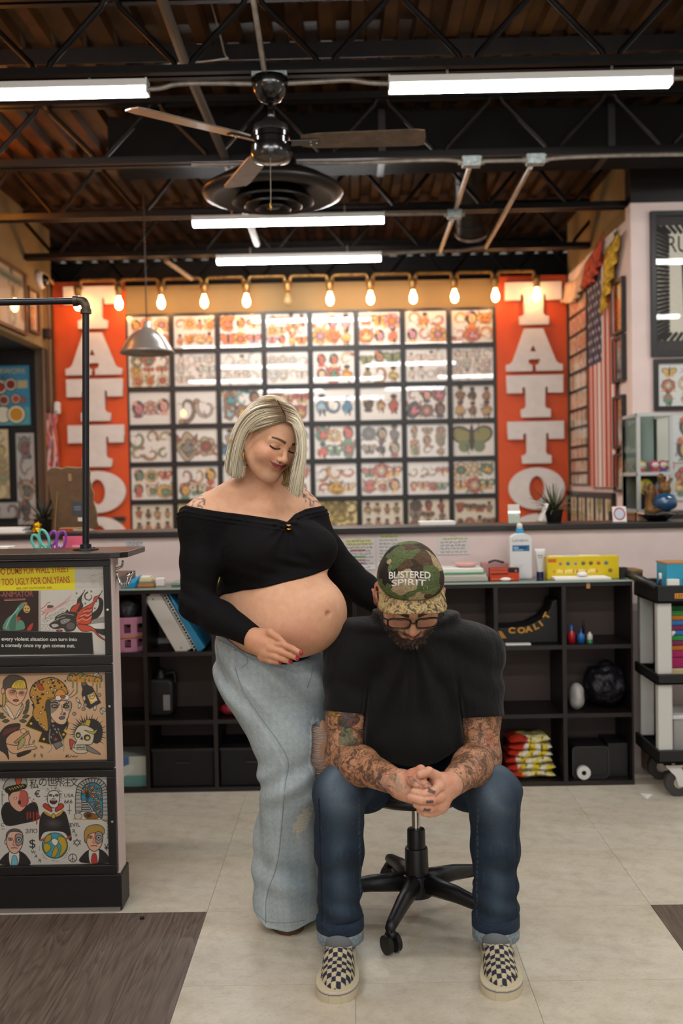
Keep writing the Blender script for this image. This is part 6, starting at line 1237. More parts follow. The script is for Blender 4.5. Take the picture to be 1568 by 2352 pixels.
A, Bq = gx(1419, SY + .08), gx(1436, SY + .08); box_thing('black_block', 'small black block at the end of the yellow box', 'block', m_rubber, A + .004, Bq, SY + .05, SY + .09, GZ, GZ + .047)
c = Vector((gx(1448), SY + .1, GZ + .026)); t = thing('brush', 'brown wooden brush lying at the end of the glass', 'brush', c); B().tube([c + Vector((-.02, 0, .006)), c + Vector((.012, 0, .0)), c + Vector((.05, 0, -.008))], [.012, .016, .014], 12).obj('brush_handle', M('brown wood', '#7a5a2a', .5), t, smooth=True); B().box(c.x - .02, c.x + .05, c.y - .014, c.y + .014, GZ, GZ + .014).obj('brush_bristles', m_rubber, t)
# red and black box, tissue, pink case
A, Bq = gx(1125, SY + .03), gx(1192, SY + .03); W_, H_ = Bq - A, .056; t = thing('red_box', 'small red and black box on the glass beside the lotion bottle', 'box', (A, SY + .03, GZ)); box('box_body', M('dark red card', '#7a2418', .5), A, Bq, SY + .0305, SY + .075, GZ, GZ + H_, t, .001)
pc = Pic(W_, H_, 90, '#c9401c', .03); pc.rect(W_ * .62, W_, H_ * .62, H_, '#1c1815'); pc.rect(.004, W_ * .6, H_ * .68, H_ * .95, '#d9603a')
for i in range(9): pc.rect(.006 + .0085 * i, .012 + .0085 * i, H_ * .45, H_ * .6, '#3a1a12'); pc.rect(.006 + .0085 * i, .012 + .0085 * i, H_ * .74, H_ * .9, '#8f2c18')
for i in range(10): pc.rect(.008 + .01 * i, .015 + .01 * i, H_ * .12, H_ * .17, '#e8a890')
pc.poly([(W_ * .84, H_ * .7), (W_ * .94, H_ * .7), (W_ * .89, H_ * .9)], '#9a958c'); pc.obj('box_print', Matrix.Translation((A, SY + .03, GZ)), m_print, t)
lump('cotton_pad', 'small white cotton pad in front of the red box', 'pad', (gx(1161, SY), SY + .006, GZ + .008), (.024, .014, .008), m_paper, 17, .15, .003)
A, Bq = gx(1104, SY + .2), gx(1168, SY + .2); t = thing('pink_case', 'pink case with a dark handle behind the red box', 'case', (A, SY + .2, GZ)); box('case_body', M('dusty pink', '#b5807c', .5), A, Bq, SY + .16, SY + .22, GZ, GZ + .07, t, .004); B().tube(bez([(A + .03, SY + .16, GZ + .072), (A + .06, SY + .16, GZ + .08), (A + .1, SY + .16, GZ + .071)], 5), .005, 6).obj('case_handle', m_rubber, t, smooth=True)
A, Bq = gx(1000, SY + .05), gx(1118, SY + .05)
for i, (col, h0, h1, lab) in enumerate((('#b5b0a4', 0, .018, 'grey book at the bottom of the stack behind the cap'), ('#d9d6cc', .0185, .034, 'white book in the stack behind the cap, just under the green edged one'), ('#4fa56a', .0345, .039, 'green edged folder on the stack behind the cap'), ('#e2dfd8', .0395, .056, 'white papers on top of the stack behind the cap'))): box_thing('book', lab, 'book', M('book ' + col, col, .6), A + .01 * (i % 2), Bq - .006 * i, SY + .02 + .01 * (i % 2), SY + .2, GZ + h0, GZ + h1, 'stacked books on the glass behind the cap', .002)
c = Vector((gx(1070, SY + .13), SY + .13, GZ + .0565)); t = thing('pink_dish', 'shallow pink dish on the stack of white papers', 'dish', c); B().lathe([(0, 0), (.04, 0), (.052, .012), (.053, .02), (.049, .019), (.038, .006), (0, .005)], c, 28).obj('dish_body', M('pink glaze', '#d9a8a0', .3), t, smooth=True)
# left end of the glass
A = gx(300, SY + .1)
one('blue_folder', 'bright blue plastic folder at the left end of the glass', 'folder', B().add([(A - .03, SY + .03, GZ), (A + .03, SY + .03, GZ), (A + .04, SY + .1, GZ), (A - .03, SY + .1, GZ), (A - .03, SY + .03, GZ + .012), (A + .03, SY + .03, GZ + .02), (A + .05, SY + .1, GZ + .05), (A - .03, SY + .1, GZ + .02)], [(0, 3, 2, 1), (4, 5, 6, 7), (0, 1, 5, 4), (1, 2, 6, 5), (2, 3, 7, 6), (3, 0, 4, 7)]), M('bright blue plastic', '#1f8fc0', .35))
A, Bq = gx(315, SY + .06), gx(352, SY + .06)
for i, (col, lab) in enumerate((('#c98a4a', 'orange note pad at the bottom of the small stack on the glass'), ('#8f8878', 'grey pad in the middle of the small stack on the glass'), ('#e0d890', 'yellow note pad in the small stack on the glass, under the cream papers'), ('#e6e2cc', 'cream papers on top of the small stack on the glass'))): box_thing('note_pad', lab, 'note pad', M('pad ' + col, col, .6), A + .004 * i, Bq - .006 * i, SY + .06, SY + .13, GZ + .011 * i, GZ + .011 * i + .0105, 'note pads at the left end of the glass', .001)
A, Bq = gx(354, SY + .07), gx(376, SY + .07); box_thing('white_card_box', 'small white card box beside the note pads', 'box', m_paper, A + .006, Bq, SY + .07, SY + .11, GZ, GZ + .034)
A, Bq = gx(392, SY + .08), gx(470, SY + .08); box_thing('grey_book', 'grey green book lying on the glass near the sleeve', 'book', M('grey green', '#8fa090', .5), A, Bq, SY + .08, SY + .2, GZ, GZ + .014)
c = P(497, 1334, SY + .12); t = thing('leaf_ornament', 'green leaf shaped ornament on the glass between arm and waist', 'ornament', (c.x, c.y, GZ)); B().prism([(-.012, -.03), (.02, -.03), (.034, -.02), (.012, .0), (-.002, .03), (-.012, .035), (-.014, .01)], .012, Matrix.Translation((c.x, c.y, GZ + .03))).obj('leaf_body', M('leaf green', '#7aa03c', .5), t, bevel=.003)

# ------------------------------------------------------------------ notices taped to the half wall
def notice(label, px0, yt, px1, yb, lines, head, bg='#d9d3cd', seed=1, mark=()):
    a, b_ = P(px0, yb, HY), P(px1, yt, HY); w_, h_ = b_.x - a.x, b_.z - a.z; pc = Pic(w_, h_, 90, bg, .03, seed); rs = np.random.RandomState(seed)
    for i in range(lines):
        z = h_ * (1 - (i + .8) / (lines + .6)); hi = i in head; x = w_ * (.12 if not hi else .2)
        if hi: pc.rect(w_ * .14, w_ * .88, z - h_ * .02, z + h_ * .045, '#d0cf5a', .8)
        for mi, mc in mark:
            if mi == i: pc.rect(w_ * .3, w_ * .72, z - h_ * .015, z + h_ * .04, mc, .9)
        while x < w_ * .86: L_ = rs.uniform(.008, .022); pc.line([(x + L_ * k / 6, z + .004 * rs.uniform(-1, 1)) for k in range(7)], .0011, '#3d3c44' if not hi else '#4a5a2a', .85); x += L_ + .006
    t = thing('notice', label, 'notice', (a.x, HY, a.z), 'handwritten notices on the half wall'); pc.obj('paper', Matrix.Translation((a.x, HY - .0025, a.z)), m_print, t, bend=lambda x, z: -.003 * (z / h_ < .15) * (1 - z / h_ / .15)); box('tape', M('clear tape', '#cfc6bd', .3), a.x + w_ * .4, a.x + w_ * .6, HY - .0034, HY - .0028, b_.z - .006, b_.z + .008, t)
notice('large white notice with coloured bars taped to the half wall behind the bent elbow', 783, 1236, 861, 1309, 9, (0, 1), seed=1, mark=((3, '#b5504a'), (5, '#4fa070'), (6, '#d08a3a'), (7, '#8a5fb0')))
notice('plain white notice beside the one with coloured bars', 865, 1226, 922, 1302, 9, (0,), seed=2); notice('small white notice with a yellow heading above the stacked books', 1003, 1231, 1077, 1274, 5, (0,), seed=3); notice('small grey scribbled sticker on the half wall near the pipe', 288, 1243, 328, 1266, 4, (), '#c9c9cc', seed=4)
one('floor_scrap', 'small white paper scrap on the floor by the cart', 'paper', B().add([PZ(1470, 1822, .001), PZ(1486, 1836, .001), PZ(1499, 1824, .001), PZ(1484, 1824, .012)], [(0, 1, 3), (1, 2, 3), (0, 3, 2), (0, 2, 1)]), m_paper)

# ------------------------------------------------------------------ white and black utility cart
KX, KY0, KY1 = P(1510, 1500, 4.2).x, 4.2, 4.5; KX1 = KX + .75; m_post = M('white plastic post', '#c9c8c2', .4); m_tray = M('black tray', '#121112', .5, bump=.1, scale=120)
t = thing('utility_cart', 'white and black three tier utility cart on casters beside the shelf', 'cart', (KX, KY0, 0)); kz = lambda py: P(1525, py, KY0).z
zt, zm, zb = kz(1385), kz(1572), kz(1752)
for z, h, nm in ((zt, .075, 'top_tray'), (zm, .045, 'middle_tray'), (zb, .055, 'bottom_tray')):
    B().box(KX - .01, KX1, KY0 - .015, KY1 + .015, z, z + .012).box(KX - .01, KX1, KY0 - .015, KY0 - .003, z, z + h).box(KX - .01, KX1, KY1 + .003, KY1 + .015, z, z + h).box(KX - .01, KX + .002, KY0 - .015, KY1 + .015, z, z + h).obj(nm, m_tray, t, bevel=.004)
for x in (KX, KX1 - .07):
    for y in (KY0, KY1 - .045):
        for a, b_ in ((zb + .05, zm + .002), (zm + .04, zt + .002)): B().box(x, x + .062, y, y + .045, a, b_).obj('post', m_post, t, bevel=.008, seg=3)
B().tube(bez([(KX + .02, KY1, zt + .06), (KX - .045, KY1 - .02, zt + .1), (KX - .05, KY1 - .1, zt + .1), (KX - .03, KY0 + .05, zt + .085), (KX + .01, KY0, zt + .06)], 6), .017, 10).obj('push_handle', m_rubber, t, smooth=True)
for x in (KX + .06, KX1 - .06):
    for y in (KY0 + .03, KY1 - .03):
        c = Vector((x + .03, y, .058)); q = B().ring(circ(.058, 28), circ(.022, 28), .03, Matrix.Translation(c + Vector((0, -.015, 0)))).obj('caster_wheel', M('grey rubber', '#3a3735', .7), t); B().ring(circ(.023, 20), circ(.006, 20), .034, Matrix.Translation(c + Vector((0, -.017, 0)))).obj('hub', m_chrome, q)
        B().prism([(-.055, .075), (.01, .075), (.035, .02), (.03, -.015), (.0, -.012), (-.012, .03)], .003, Matrix.Translation(c + Vector((-.005, -.022, 0)))).obj('caster_fork', m_white, t); B().prism([(-.055, .075), (.01, .075), (.035, .02), (.03, -.015), (.0, -.012), (-.012, .03)], .003, Matrix.Translation(c + Vector((-.005, .019, 0)))).obj('caster_fork', m_white, t)
        B().box(c.x - .06, c.x + .02, c.y - .03, c.y + .03, .132, .138).obj('caster_plate', m_chrome, t); B().tube([(c.x - .02, c.y, .13), (c.x - .02, c.y, zb + .002)], .012, 8).obj('caster_stem', m_chrome, t)
a = P(1549, 1375, KY0 - .015); box('orange_label', M('orange label', '#d98a2a', .5), a.x, a.x + .12, KY0 - .0165, KY0 - .0152, a.z - .0, a.z + .022, t); text('lettering', 'LEFT', .021, M('dark ink', '#1c1815', .7), Matrix.Translation((a.x + .004, KY0 - .0168, a.z + .0035)), t, .0002, 1.)
# things on the cart
A = P(1531, 1338, KY0 + .02).x; H_ = P(1531, 1296, KY0 + .02).z; t = thing('blue_box', 'sky blue box with a red corner on the top tray of the cart', 'box', (A, KY0, zt + .012)); box('box_body', M('sky blue card', '#2f98b8', .5), A, A + .3, KY0 + .0205, KY0 + .16, zt + .012, H_, t, .001); box('box_lid', M('tan card', '#a87a4a', .6), A - .002, A + .302, KY0 + .018, KY0 + .162, H_, H_ + .006, t)
pc = Pic(.3, H_ - zt - .012, 120, '#2f98b8', .03); pc.poly([(.02, .0), (.3, .0), (.3, .09), (.12, .04)], '#b03a2a', sm=False) if False else pc.poly([(.02, 0), (.3, 0), (.3, .09), (.12, .04)], '#b03a2a')
for i in range(3): pc.ell(.045 + .03 * i, .08, .009, .011, '#1d4a66')
pc.obj('box_print', Matrix.Translation((A, KY0 + .02, zt + .012)), m_print, t)
A = P(1533, 1335, KY0).x; box_thing('white_tray', 'small white tray in front of the blue box on the cart', 'tray', m_paper, A, A + .05, KY0 + .0, KY0 + .018, zt + .012, zt + .1)
c = (P(1519, 1320, KY0 + .1).x, KY0 + .1, zt + .012); cyl('ink_bottle', 'small dark bottle with white cap beside the blue box', 'bottle', m_rubber, [(0, 0), (.014, 0), (.014, .07), (.006, .08)], c, 16, None, (m_white, [(.012, .08), (.012, .105), (0, .106)]))
A = P(1535, 1530, KY0 + .03).x; zc = zm + .045; cols = ('#c9b48a', '#a0205a', '#a0205a', '#b0661c', '#7a2a50', '#2f8a3c', '#2f6ca8', '#7a2a50', '#2f6ca8', '#b0661c', '#2f8a3c', '#1f4a24')
zz = zm + .012
for i, col in enumerate(cols):
    h = (.05, .045, .03)[i] if i < 3 else .0215; box_thing('folded_towel', f'folded {("cream", "magenta", "magenta", "orange", "plum", "green", "blue", "plum", "blue", "orange", "green", "dark green")[i]} towel in the cart stack, {(ORD + ("twelfth",))[i]} from the bottom', 'towel', M('towel ' + col, col, .9, bump=.8, scale=260), A + .012 - .004 * (i % 3), A + .4, KY0 + .03, KY0 + .23, zz, zz + h - .001, 'folded towels on the middle tray of the cart', .006); zz += h
t = thing('clip', 'white clip hanging on the stack of folded towels', 'clip', (A, KY0 + .02, zm + .2)); c = P(1541, 1459, KY0 + .02); B().tube([c, c + Vector((.012, -.006, .018))], [.009, .007], 10).obj('clip_body', m_white, t, smooth=True); B().tube([c, c + Vector((-.006, .0, -.012))], .004, 8).obj('clip_jaw', m_white, t, smooth=True)
A = P(1545, 1730, KY0 + .06).x; z_ = zb + .012; t = thing('clear_bin', 'frosted plastic bin with a lid on the bottom tray of the cart', 'bin', (A, KY0 + .06, z_)); box('bin_body', M('frosted plastic', '#b5b4ae', .4, trans=.3), A, A + .3, KY0 + .05, KY0 + .24, z_, z_ + .16, t, .008); box('bin_lid', m_white, A - .006, A + .306, KY0 + .044, KY0 + .246, z_ + .16, z_ + .178, t, .004)
A = P(1478, 1500, 4.60).x; box_thing('cardboard_panel', 'tall brown cardboard panel behind the cart', 'cardboard', M('brown cardboard', '#7d5f50', .8), A, A + .12, 4.6, 4.66, 0, P(1490, 1372, 4.6).z)
# ------------------------------------------------------------------ office stool under the seated man
hc = P(955, 1900, 3.1); HX, HYc = hc.x, 3.1
t = thing('office_chair', 'black swivel office chair on casters under the seated man', 'chair', (HX, HYc, 0)); m_vin = M('black vinyl', '#131010', .38, bump=.15, scale=60)
B().lathe([(0, .383), (.12, .383), (.185, .388), (.21, .403), (.218, .422), (.212, .44), (.185, .448), (0, .45)], (HX, HYc, 0), 48).obj('seat', m_vin, t, smooth=True)
B().lathe([(.21, .408), (.222, .413), (.222, .421), (.212, .426)], (HX, HYc, 0), 48).obj('seat_piping', m_vin, t, smooth=True)
box('seat_plate', m_rubber, HX - .09, HX + .09, HYc - .09, HYc + .09, .368, .384, t, .004)
B().tube([(HX, HYc, .25), (HX, HYc, .37)], .0135, 20).obj('gas_cylinder', m_chrome, t, auto=True)
B().lathe([(0, .272), (.026, .272), (.028, .268), (.029, .215), (.034, .213), (.036, .207), (.039, .08), (.039, .06), (0, .06)], (HX, HYc, 0), 32).obj('column_cover', m_rubber, t, auto=True)
B().lathe([(0, .135), (.045, .13), (.052, .10), (.05, .065), (0, .06)], (HX, HYc, 0), 32).obj('hub', m_rubber, t, auto=True)
for k in range(5):
    a = R(250 + 72 * k); d = Vector((math.cos(a), math.sin(a), 0)); s = Vector((-d.y, d.x, 0)); c = Vector((HX, HYc, 0)); v = []
    for r, z, w, h in ((.035, .105, .026, .032), (.15, .098, .022, .026), (.265, .08, .017, .018), (.285, .076, .014, .014)):
        for q in range(10): an = 6.2832 * q / 10; v.append(c + d * r + s * (w * math.cos(an)) + Vector((0, 0, z + h * math.sin(an))))
    B().add(v, [(i * 10 + q, i * 10 + (q + 1) % 10, (i + 1) * 10 + (q + 1) % 10, (i + 1) * 10 + q) for i in range(3) for q in range(10)] + [tuple(range(9, -1, -1)), tuple(range(30, 40))]).obj('leg', m_rubber, t, smooth=True)
    e = c + d * .272; ca = a + .9 + k; f = Vector((math.cos(ca), math.sin(ca), 0)); n = Vector((-f.y, f.x, 0))
    cs = B().lathe([(0, .075), (.013, .073), (.015, .052), (0, .05)], e, 14).obj('caster', m_rubber, t, smooth=True)
    for sg in (-1, 1): B().add([e + f * (.0 + .027 * math.cos(6.2832 * q / 20)) + n * (sg * (.008 + w)) + Vector((0, 0, .0275 + .027 * math.sin(6.2832 * q / 20))) for w in (0, .014) for q in range(20)], [tuple(range(19, -1, -1)), tuple(range(20, 40))] + [(q, (q + 1) % 20, 20 + (q + 1) % 20, 20 + q) for q in range(20)]).obj('caster_wheel', m_rubber, cs, auto=True)
    B().tube([e + f * -.026 + Vector((0, 0, .03)), e + f * -.012 + Vector((0, 0, .054)), e + f * .015 + Vector((0, 0, .056))], .01, 8).obj('caster_hood', m_rubber, cs, smooth=True)
# ------------------------------------------------------------------ people
A3 = lambda *q: np.array(P(*q))
def skin_fn(t, c):
    v = t.coords((1, 1, 1)); n = t.noise(v, 45, 5, .6); return t.mix(.35, c, t.mix(1., c, t.ramp(n, [(.3, '#e8c4b8'), (.7, '#ffffff')]), 'MULTIPLY'))
m_skin = MV('skin', .48, spec=.35, sss=.12, bump=.12, scale=420, fn=skin_fn)
def head_sdf(fem=0.):
    s = SDF(); s.u(ell((0, .018, .028), (.073, .09, .084)), 0)
    s.u(ell((0, -.022, -.028), (.060 + .003 * fem, .066, .086)), .03)
    for g in (-1, 1):
        s.u(cone((g * .05, .005, -.048), (g * .014, -.060, -.094), .026, .020), .025); s.u(ell((g * .036, -.056, -.030), (.026 + .004 * fem, .024 + .005 * fem, .026 + .002 * fem)), .022)
        s.u(cone((g * .014, -.082, .018), (g * .046, -.066, .014), .009 - .002 * fem, .008), .014)
    s.u(ell((0, -.046, .038), (.054, .042, .045)), .03); s.u(ell((0, -.066, -.096), (.020, .018, .017)), .014)
    for g in (-1, 1): s.cut(ell((g * .031, -.097, .0), (.017, .014, .0105)), .012)
    s.u(cone((0, -.084, .010), (0, -.104, -.026), .007, .009), .012); s.u(ell((0, -.105, -.0285), (.0105, .0105, .0095)), .006)
    for g in (-1, 1):
        s.u(ell((g * .0115, -.096, -.0315), (.0072, .0095, .0068)), .005); s.cut(ell((g * .0058, -.103, -.0385), (.0034, .0055, .0028)), .002); s.u(ell((g * .031, -.0735, .0), (.0155, .0135, .0125)), .003)
        s.cut(cone((g * .019, -.0885, -.0055), (g * .043, -.0825, -.0035), .0009, .0009), .0025)
    dz = .0065 * fem; mw = .023 + .0065 * fem; mz = .0055 * fem
    s.u(ell((0, -.082, -.056 + mz), (.024, .012, .014)), .012)
    s.chain([(-mw, -.079, -.0565 + dz + mz), (-.009, -.0925, -.0528 + mz), (0, -.0935, -.0542 + mz), (.009, -.0925, -.0528 + mz), (mw, -.079, -.0565 + dz + mz)], [.0028, .0045, .004, .0045, .0028], .005, .002)
    s.chain([(-mw + .003, -.080, -.0585 + dz + mz), (0, -.0925, -.0625 + mz), (mw - .003, -.080, -.0585 + dz + mz)], [.003, .0058, .003], .005, .003)
    s.cut(cone((-mw - .002, -.085, -.0568 + dz * 1.2 + mz), (0, -.099, -.0578 + mz), .0011, .0013), .0022).cut(cone((0, -.099, -.0578 + mz), (mw + .002, -.085, -.0568 + dz * 1.2 + mz), .0013, .0011), .0022)
    s.cut(ell((0, -.086, -.076), (.014, .006, .004)), .008)
    for g in (-1, 1):
        m = Matrix.Rotation(R(-g * 22), 3, 'Z') @ Matrix.Rotation(R(8), 3, 'X'); s.u(ell((g * .078, .014, -.006), (.0085, .019, .031), m), .006); s.cut(ell((g * .0845, .009, -.004), (.007, .010, .019), m), .004)
        s.u(ell((g * .077, .008, -.034), (.006, .008, .009)), .005)
    return s
def local(f, Mw):
    Mi = np.array(Mw.inverted()); sc = Mw.to_scale().x
    return lambda p: f(p @ Mi[:3, :3].T + Mi[:3, 3]) * sc
def to_local(Mw, p): Mi = np.array(Mw.inverted()); return p @ Mi[:3, :3].T + Mi[:3, 3]
def blend(c, col, m): return c * (1 - m[:, None]) + np.array(_rgb(col)) * m[:, None]
sstep = lambda a, b, x: np.clip((x - a) / (b - a), 0, 1) ** 2 * (3 - 2 * np.clip((x - a) / (b - a), 0, 1))
def face_paint(c, q, fem, lip, brow, base):
    front = q[:, 1] < -.05; ax = np.abs(q[:, 0])
    g = lambda d2, s: np.exp(-d2 / s ** 2)
    c = blend(c, '#c9705c' if fem else '#b5685a', .32 * g((ax - .042) ** 2 + (q[:, 2] + .03) ** 2, .022) * front); c = blend(c, '#b8604c', .25 * g(q[:, 0] ** 2 + (q[:, 2] + .03) ** 2, .013) * front)
    mw = .0245 + .0065 * fem; zl = -.0572 + .0055 * fem + .0058 * fem * (ax / mw) ** 2; up = .0068 - .0012 * np.exp(-(q[:, 0] / .004) ** 2); lo = .0095
    dl = np.where(q[:, 2] > zl, (q[:, 2] - zl) / up, (zl - q[:, 2]) / lo) + (ax / mw) ** 4
    c = blend(c, lip, (1 - sstep(.75, 1.05, dl)) * (q[:, 1] < -.07) * .9); c = blend(c, '#4a1c18', (np.abs(q[:, 2] - zl) < .0011) * (ax < mw + .001) * (q[:, 1] < -.07) * .8)
    zb = .0205 + (.0045 if fem else .0012) * np.sin(np.clip((ax - .012) / .04, 0, 1) * 2.4) - (.06 if fem else .16) * np.maximum(ax - .04, 0); tb = .005 * (1 - .5 * np.clip((ax - .012) / .04, 0, 1)) * (1 if fem else 1.5)
    c = blend(c, brow, (1 - sstep(.6, 1.2, np.abs(q[:, 2] - zb) / tb)) * (ax > .011) * (ax < .052) * front * .95)
    ze = -.0058 + .0025 * ((ax - .031) / .013) ** 2; c = blend(c, '#1c1210', (1 - sstep(.4, 1.1, np.abs(q[:, 2] - ze) / .0032)) * (np.abs(ax - .031) < .0165) * front * .9)
    if fem: c = blend(c, '#8a5c4c', .4 * (1 - sstep(.3, 1, np.hypot((ax - .031) / .017, (q[:, 2] - .003) / .008))) * front)
    return blend(c, '#7a3a2c', (np.hypot((ax - .0058) / .004, (q[:, 2] + .0385) / .003) < 1) * front * .8)
def finger(s, pts, r0, r1, k=.006): n = len(pts); return s.chain(pts, [r0 + (r1 - r0) * i / (n - 1) for i in range(n)], k, .003)
def tubes(name, strands, mat, parent, rad, cols, nseg=3):
    """strands: list of point arrays -> one mesh of fine tapered tubes, coloured per strand"""
    V, Fq, Cc, n0 = [], [], [], 0
    for st, cl in zip(strands, cols):
        st = np.asarray(st); m = len(st); tn = np.gradient(st, axis=0); tn /= np.linalg.norm(tn, axis=1)[:, None] + 1e-9; up = np.array((.3, -.9, .3)); x = np.cross(tn, up); x /= np.linalg.norm(x, axis=1)[:, None] + 1e-9; y = np.cross(x, tn)
        r = rad * np.minimum(1, 1.25 - np.linspace(0, 1, m) ** 3 * .95)[:, None]
        for k in range(nseg): a = 6.2832 * k / nseg; V.append(st + (x * math.cos(a) + y * math.sin(a)) * r)
        idx = n0 + np.arange(m); 
        for k in range(nseg):
            l = (k + 1) % nseg; i0 = n0 + k * m + np.arange(m - 1); i1 = n0 + l * m + np.arange(m - 1); Fq.append(np.stack([i0, i1, i1 + 1, i0 + 1], 1))
        Cc.append(np.repeat(np.array(cl)[None] if np.ndim(cl) == 1 else np.tile(np.array(cl), (nseg, 1)), m * nseg if np.ndim(cl) == 1 else 1, 0)); n0 += m * nseg
    me = bpy.data.meshes.new(name); mesh_np(me, np.concatenate(V), np.concatenate(Fq)); colattr(me, np.concatenate(Cc)); return put(name, me, mat, parent)
def interp(px, pts, axis=0):
    xs, ys = zip(*pts); return np.interp(px, xs, ys)

# ================================================================== the standing woman
wo = thing('person', 'pregnant person with a blonde bob, black off shoulder top and pale jeans standing', 'person', A3(665, 2150, 2.99))
HW = Matrix.Translation(P(621, 1006, 2.965)) @ Matrix.Rotation(R(13), 4, 'Y') @ Matrix.Rotation(R(40), 4, 'Z') @ Matrix.Rotation(R(17), 4, 'X')
hw = local(head_sdf(1.), HW)
RS, RE, RW = A3(465, 1198, 2.96), A3(453, 1388, 2.93), A3(580, 1463, 2.79)
LS, LE, LW = A3(702, 1198, 3.10), A3(792, 1318, 3.14), A3(905, 1410, 3.07)
bx = Matrix.Rotation(R(-38), 3, 'Z')
def w_torso(g=0.):
    s = SDF()
    s.chain([A3(610, 1175, 3.05), A3(612, 1260, 3.05), A3(606, 1380, 3.06), A3(612, 1500, 3.06)], [.088 + g, .105 + g, .105 + g, .13 + g], 0, .06)
    s.u(cone(A3(560, 1255, 3.02), A3(660, 1255, 3.06), .10 + g, .10 + g), .05); s.u(cone(A3(545, 1400, 3.05), A3(650, 1400, 3.07), .088 + g, .09 + g), .05)
    s.u(ell(A3(668, 1402, 2.98), (.178 + g, .150 + g, .128 + g), bx), .06); s.u(ell(A3(655, 1440, 2.97), (.165 + g, .145 + g, .078 + g), bx), .05)
    s.u(ell(A3(583, 1268, 2.945), (.088 + g, .085 + g, .078 + g)), .05); s.u(ell(A3(706, 1262, 2.985), (.088 + g, .085 + g, .075 + g)), .05)
    return s
def w_arms(s, g=0.):
    s.u(cone(A3(600, 1160, 3.06), RS, .062 + g, .056 + g), .05); s.u(cone(A3(620, 1160, 3.06), LS, .062 + g, .052 + g), .05)
    s.chain([RS, RS * .5 + RE * .5, RE], [.056 + g, .053 + g, .043 + g], .05, .02); s.chain([RE, RE * .6 + RW * .4, RW], [.043 + g, .043 + g, .029 + g], .03, .02)
    s.chain([LS, LE], [.052 + g, .044 + g], .05, .02); s.chain([LE, LE * .6 + LW * .4, LW], [.044 + g, .042 + g, .029 + g], .03, .02); return s
TRP = ((A3(590, 1105, 3.06), A3(482, 1170, 2.99)), (A3(635, 1105, 3.07), A3(694, 1167, 3.09)))
wb = w_arms(w_torso())
for a, b in TRP: wb.u(cone(a, b, .046, .050), .03)
wb.u(cone(A3(606, 1165, 3.07), A3(612, 1075, 3.04), .056, .050), .045)
for a, b in (((560, 1165, 2.99), (606, 1172, 2.965)), ((690, 1165, 3.04), (622, 1172, 2.975))): wb.u(cone(A3(*a), A3(*b), .012, .010), .03)
navel = A3(753, 1409, 2.80)
_r = np.array(navel) - A3(690, 1405, 2.98); 
def trace(f, px, py, d0=2.2, n=60):
    """point where the sight line through a pixel meets a surface"""
    d = np.array(CAM_M.to_3x3() @ Vector(((px - PW / 2) / F_PX, (PH / 2 - py) / F_PX, -1))); d /= np.linalg.norm(d); o = np.array(CAM); tt = d0
    for _ in range(n): tt += f((o + d * tt)[None])[0] * .8
    return o + d * tt
nv = trace(wb, 753, 1410); wb.cut(ell(nv, (.006, .014, .007)), .008)
wb.u(hw, .022)
# right hand resting under the belly
hand = SDF(); hp = lambda *q: A3(*q)
sink = lambda px, py, off: trace(wb, px, py) + np.array((0, -off, 0))
base = [hp(628, 1477, 2.765), hp(622, 1490, 2.76), hp(613, 1501, 2.765), hp(603, 1510, 2.775)]
hand.chain([RW, hp(595, 1470, 2.785)], [.0285, .026], 0); hand.u(cone(hp(592, 1472, 2.785), hp(615, 1478, 2.77), .024, .017), .02); hand.u(cone(hp(585, 1482, 2.785), hp(607, 1500, 2.77), .022, .015), .02)
for a in range(3): hand.u(cone(base[a], base[a + 1], .0125, .0125), .012)
fg = ([(628, 1479, 2.76), (652, 1481, 2.745), (672, 1490, 2.735), (690, 1500, 2.73)], [(622, 1490, 2.757), (646, 1497, 2.742), (666, 1505, 2.735), (682, 1512, 2.735)], [(613, 1502, 2.76), (636, 1509, 2.745), (653, 1515, 2.742), (666, 1520, 2.745)], [(603, 1511, 2.77), (622, 1518, 2.757), (634, 1520, 2.752), (643, 1521, 2.752)])
for i, f in enumerate(fg): finger(hand, [hp(*q) for q in f], .0105 if i < 3 else .009, .0072 if i < 3 else .0065, .006)
finger(hand, [hp(600, 1455, 2.785), hp(620, 1452, 2.768), hp(637, 1464, 2.755), hp(650, 1475, 2.75)], .013, .008, .012)
for b in base: hand.u(ell(b + np.array((0, -.004, .002)), (.010, .008, .009)), .008)
lh = SDF().chain([LW, A3(925, 1425, 3.03)], [.029, .026], 0).u(ell(A3(938, 1434, 3.02), (.04, .02, .03)), .02)
for i in range(4): finger(lh, [A3(945, 1426 + 8 * i, 3.01), A3(968, 1428 + 9 * i, 3.0), A3(985, 1434 + 9 * i, 2.995)], .0095, .0075)
finger(lh, [A3(925, 1440, 3.02), A3(938, 1455, 3.005), A3(950, 1463, 3.0)], .011, .008)
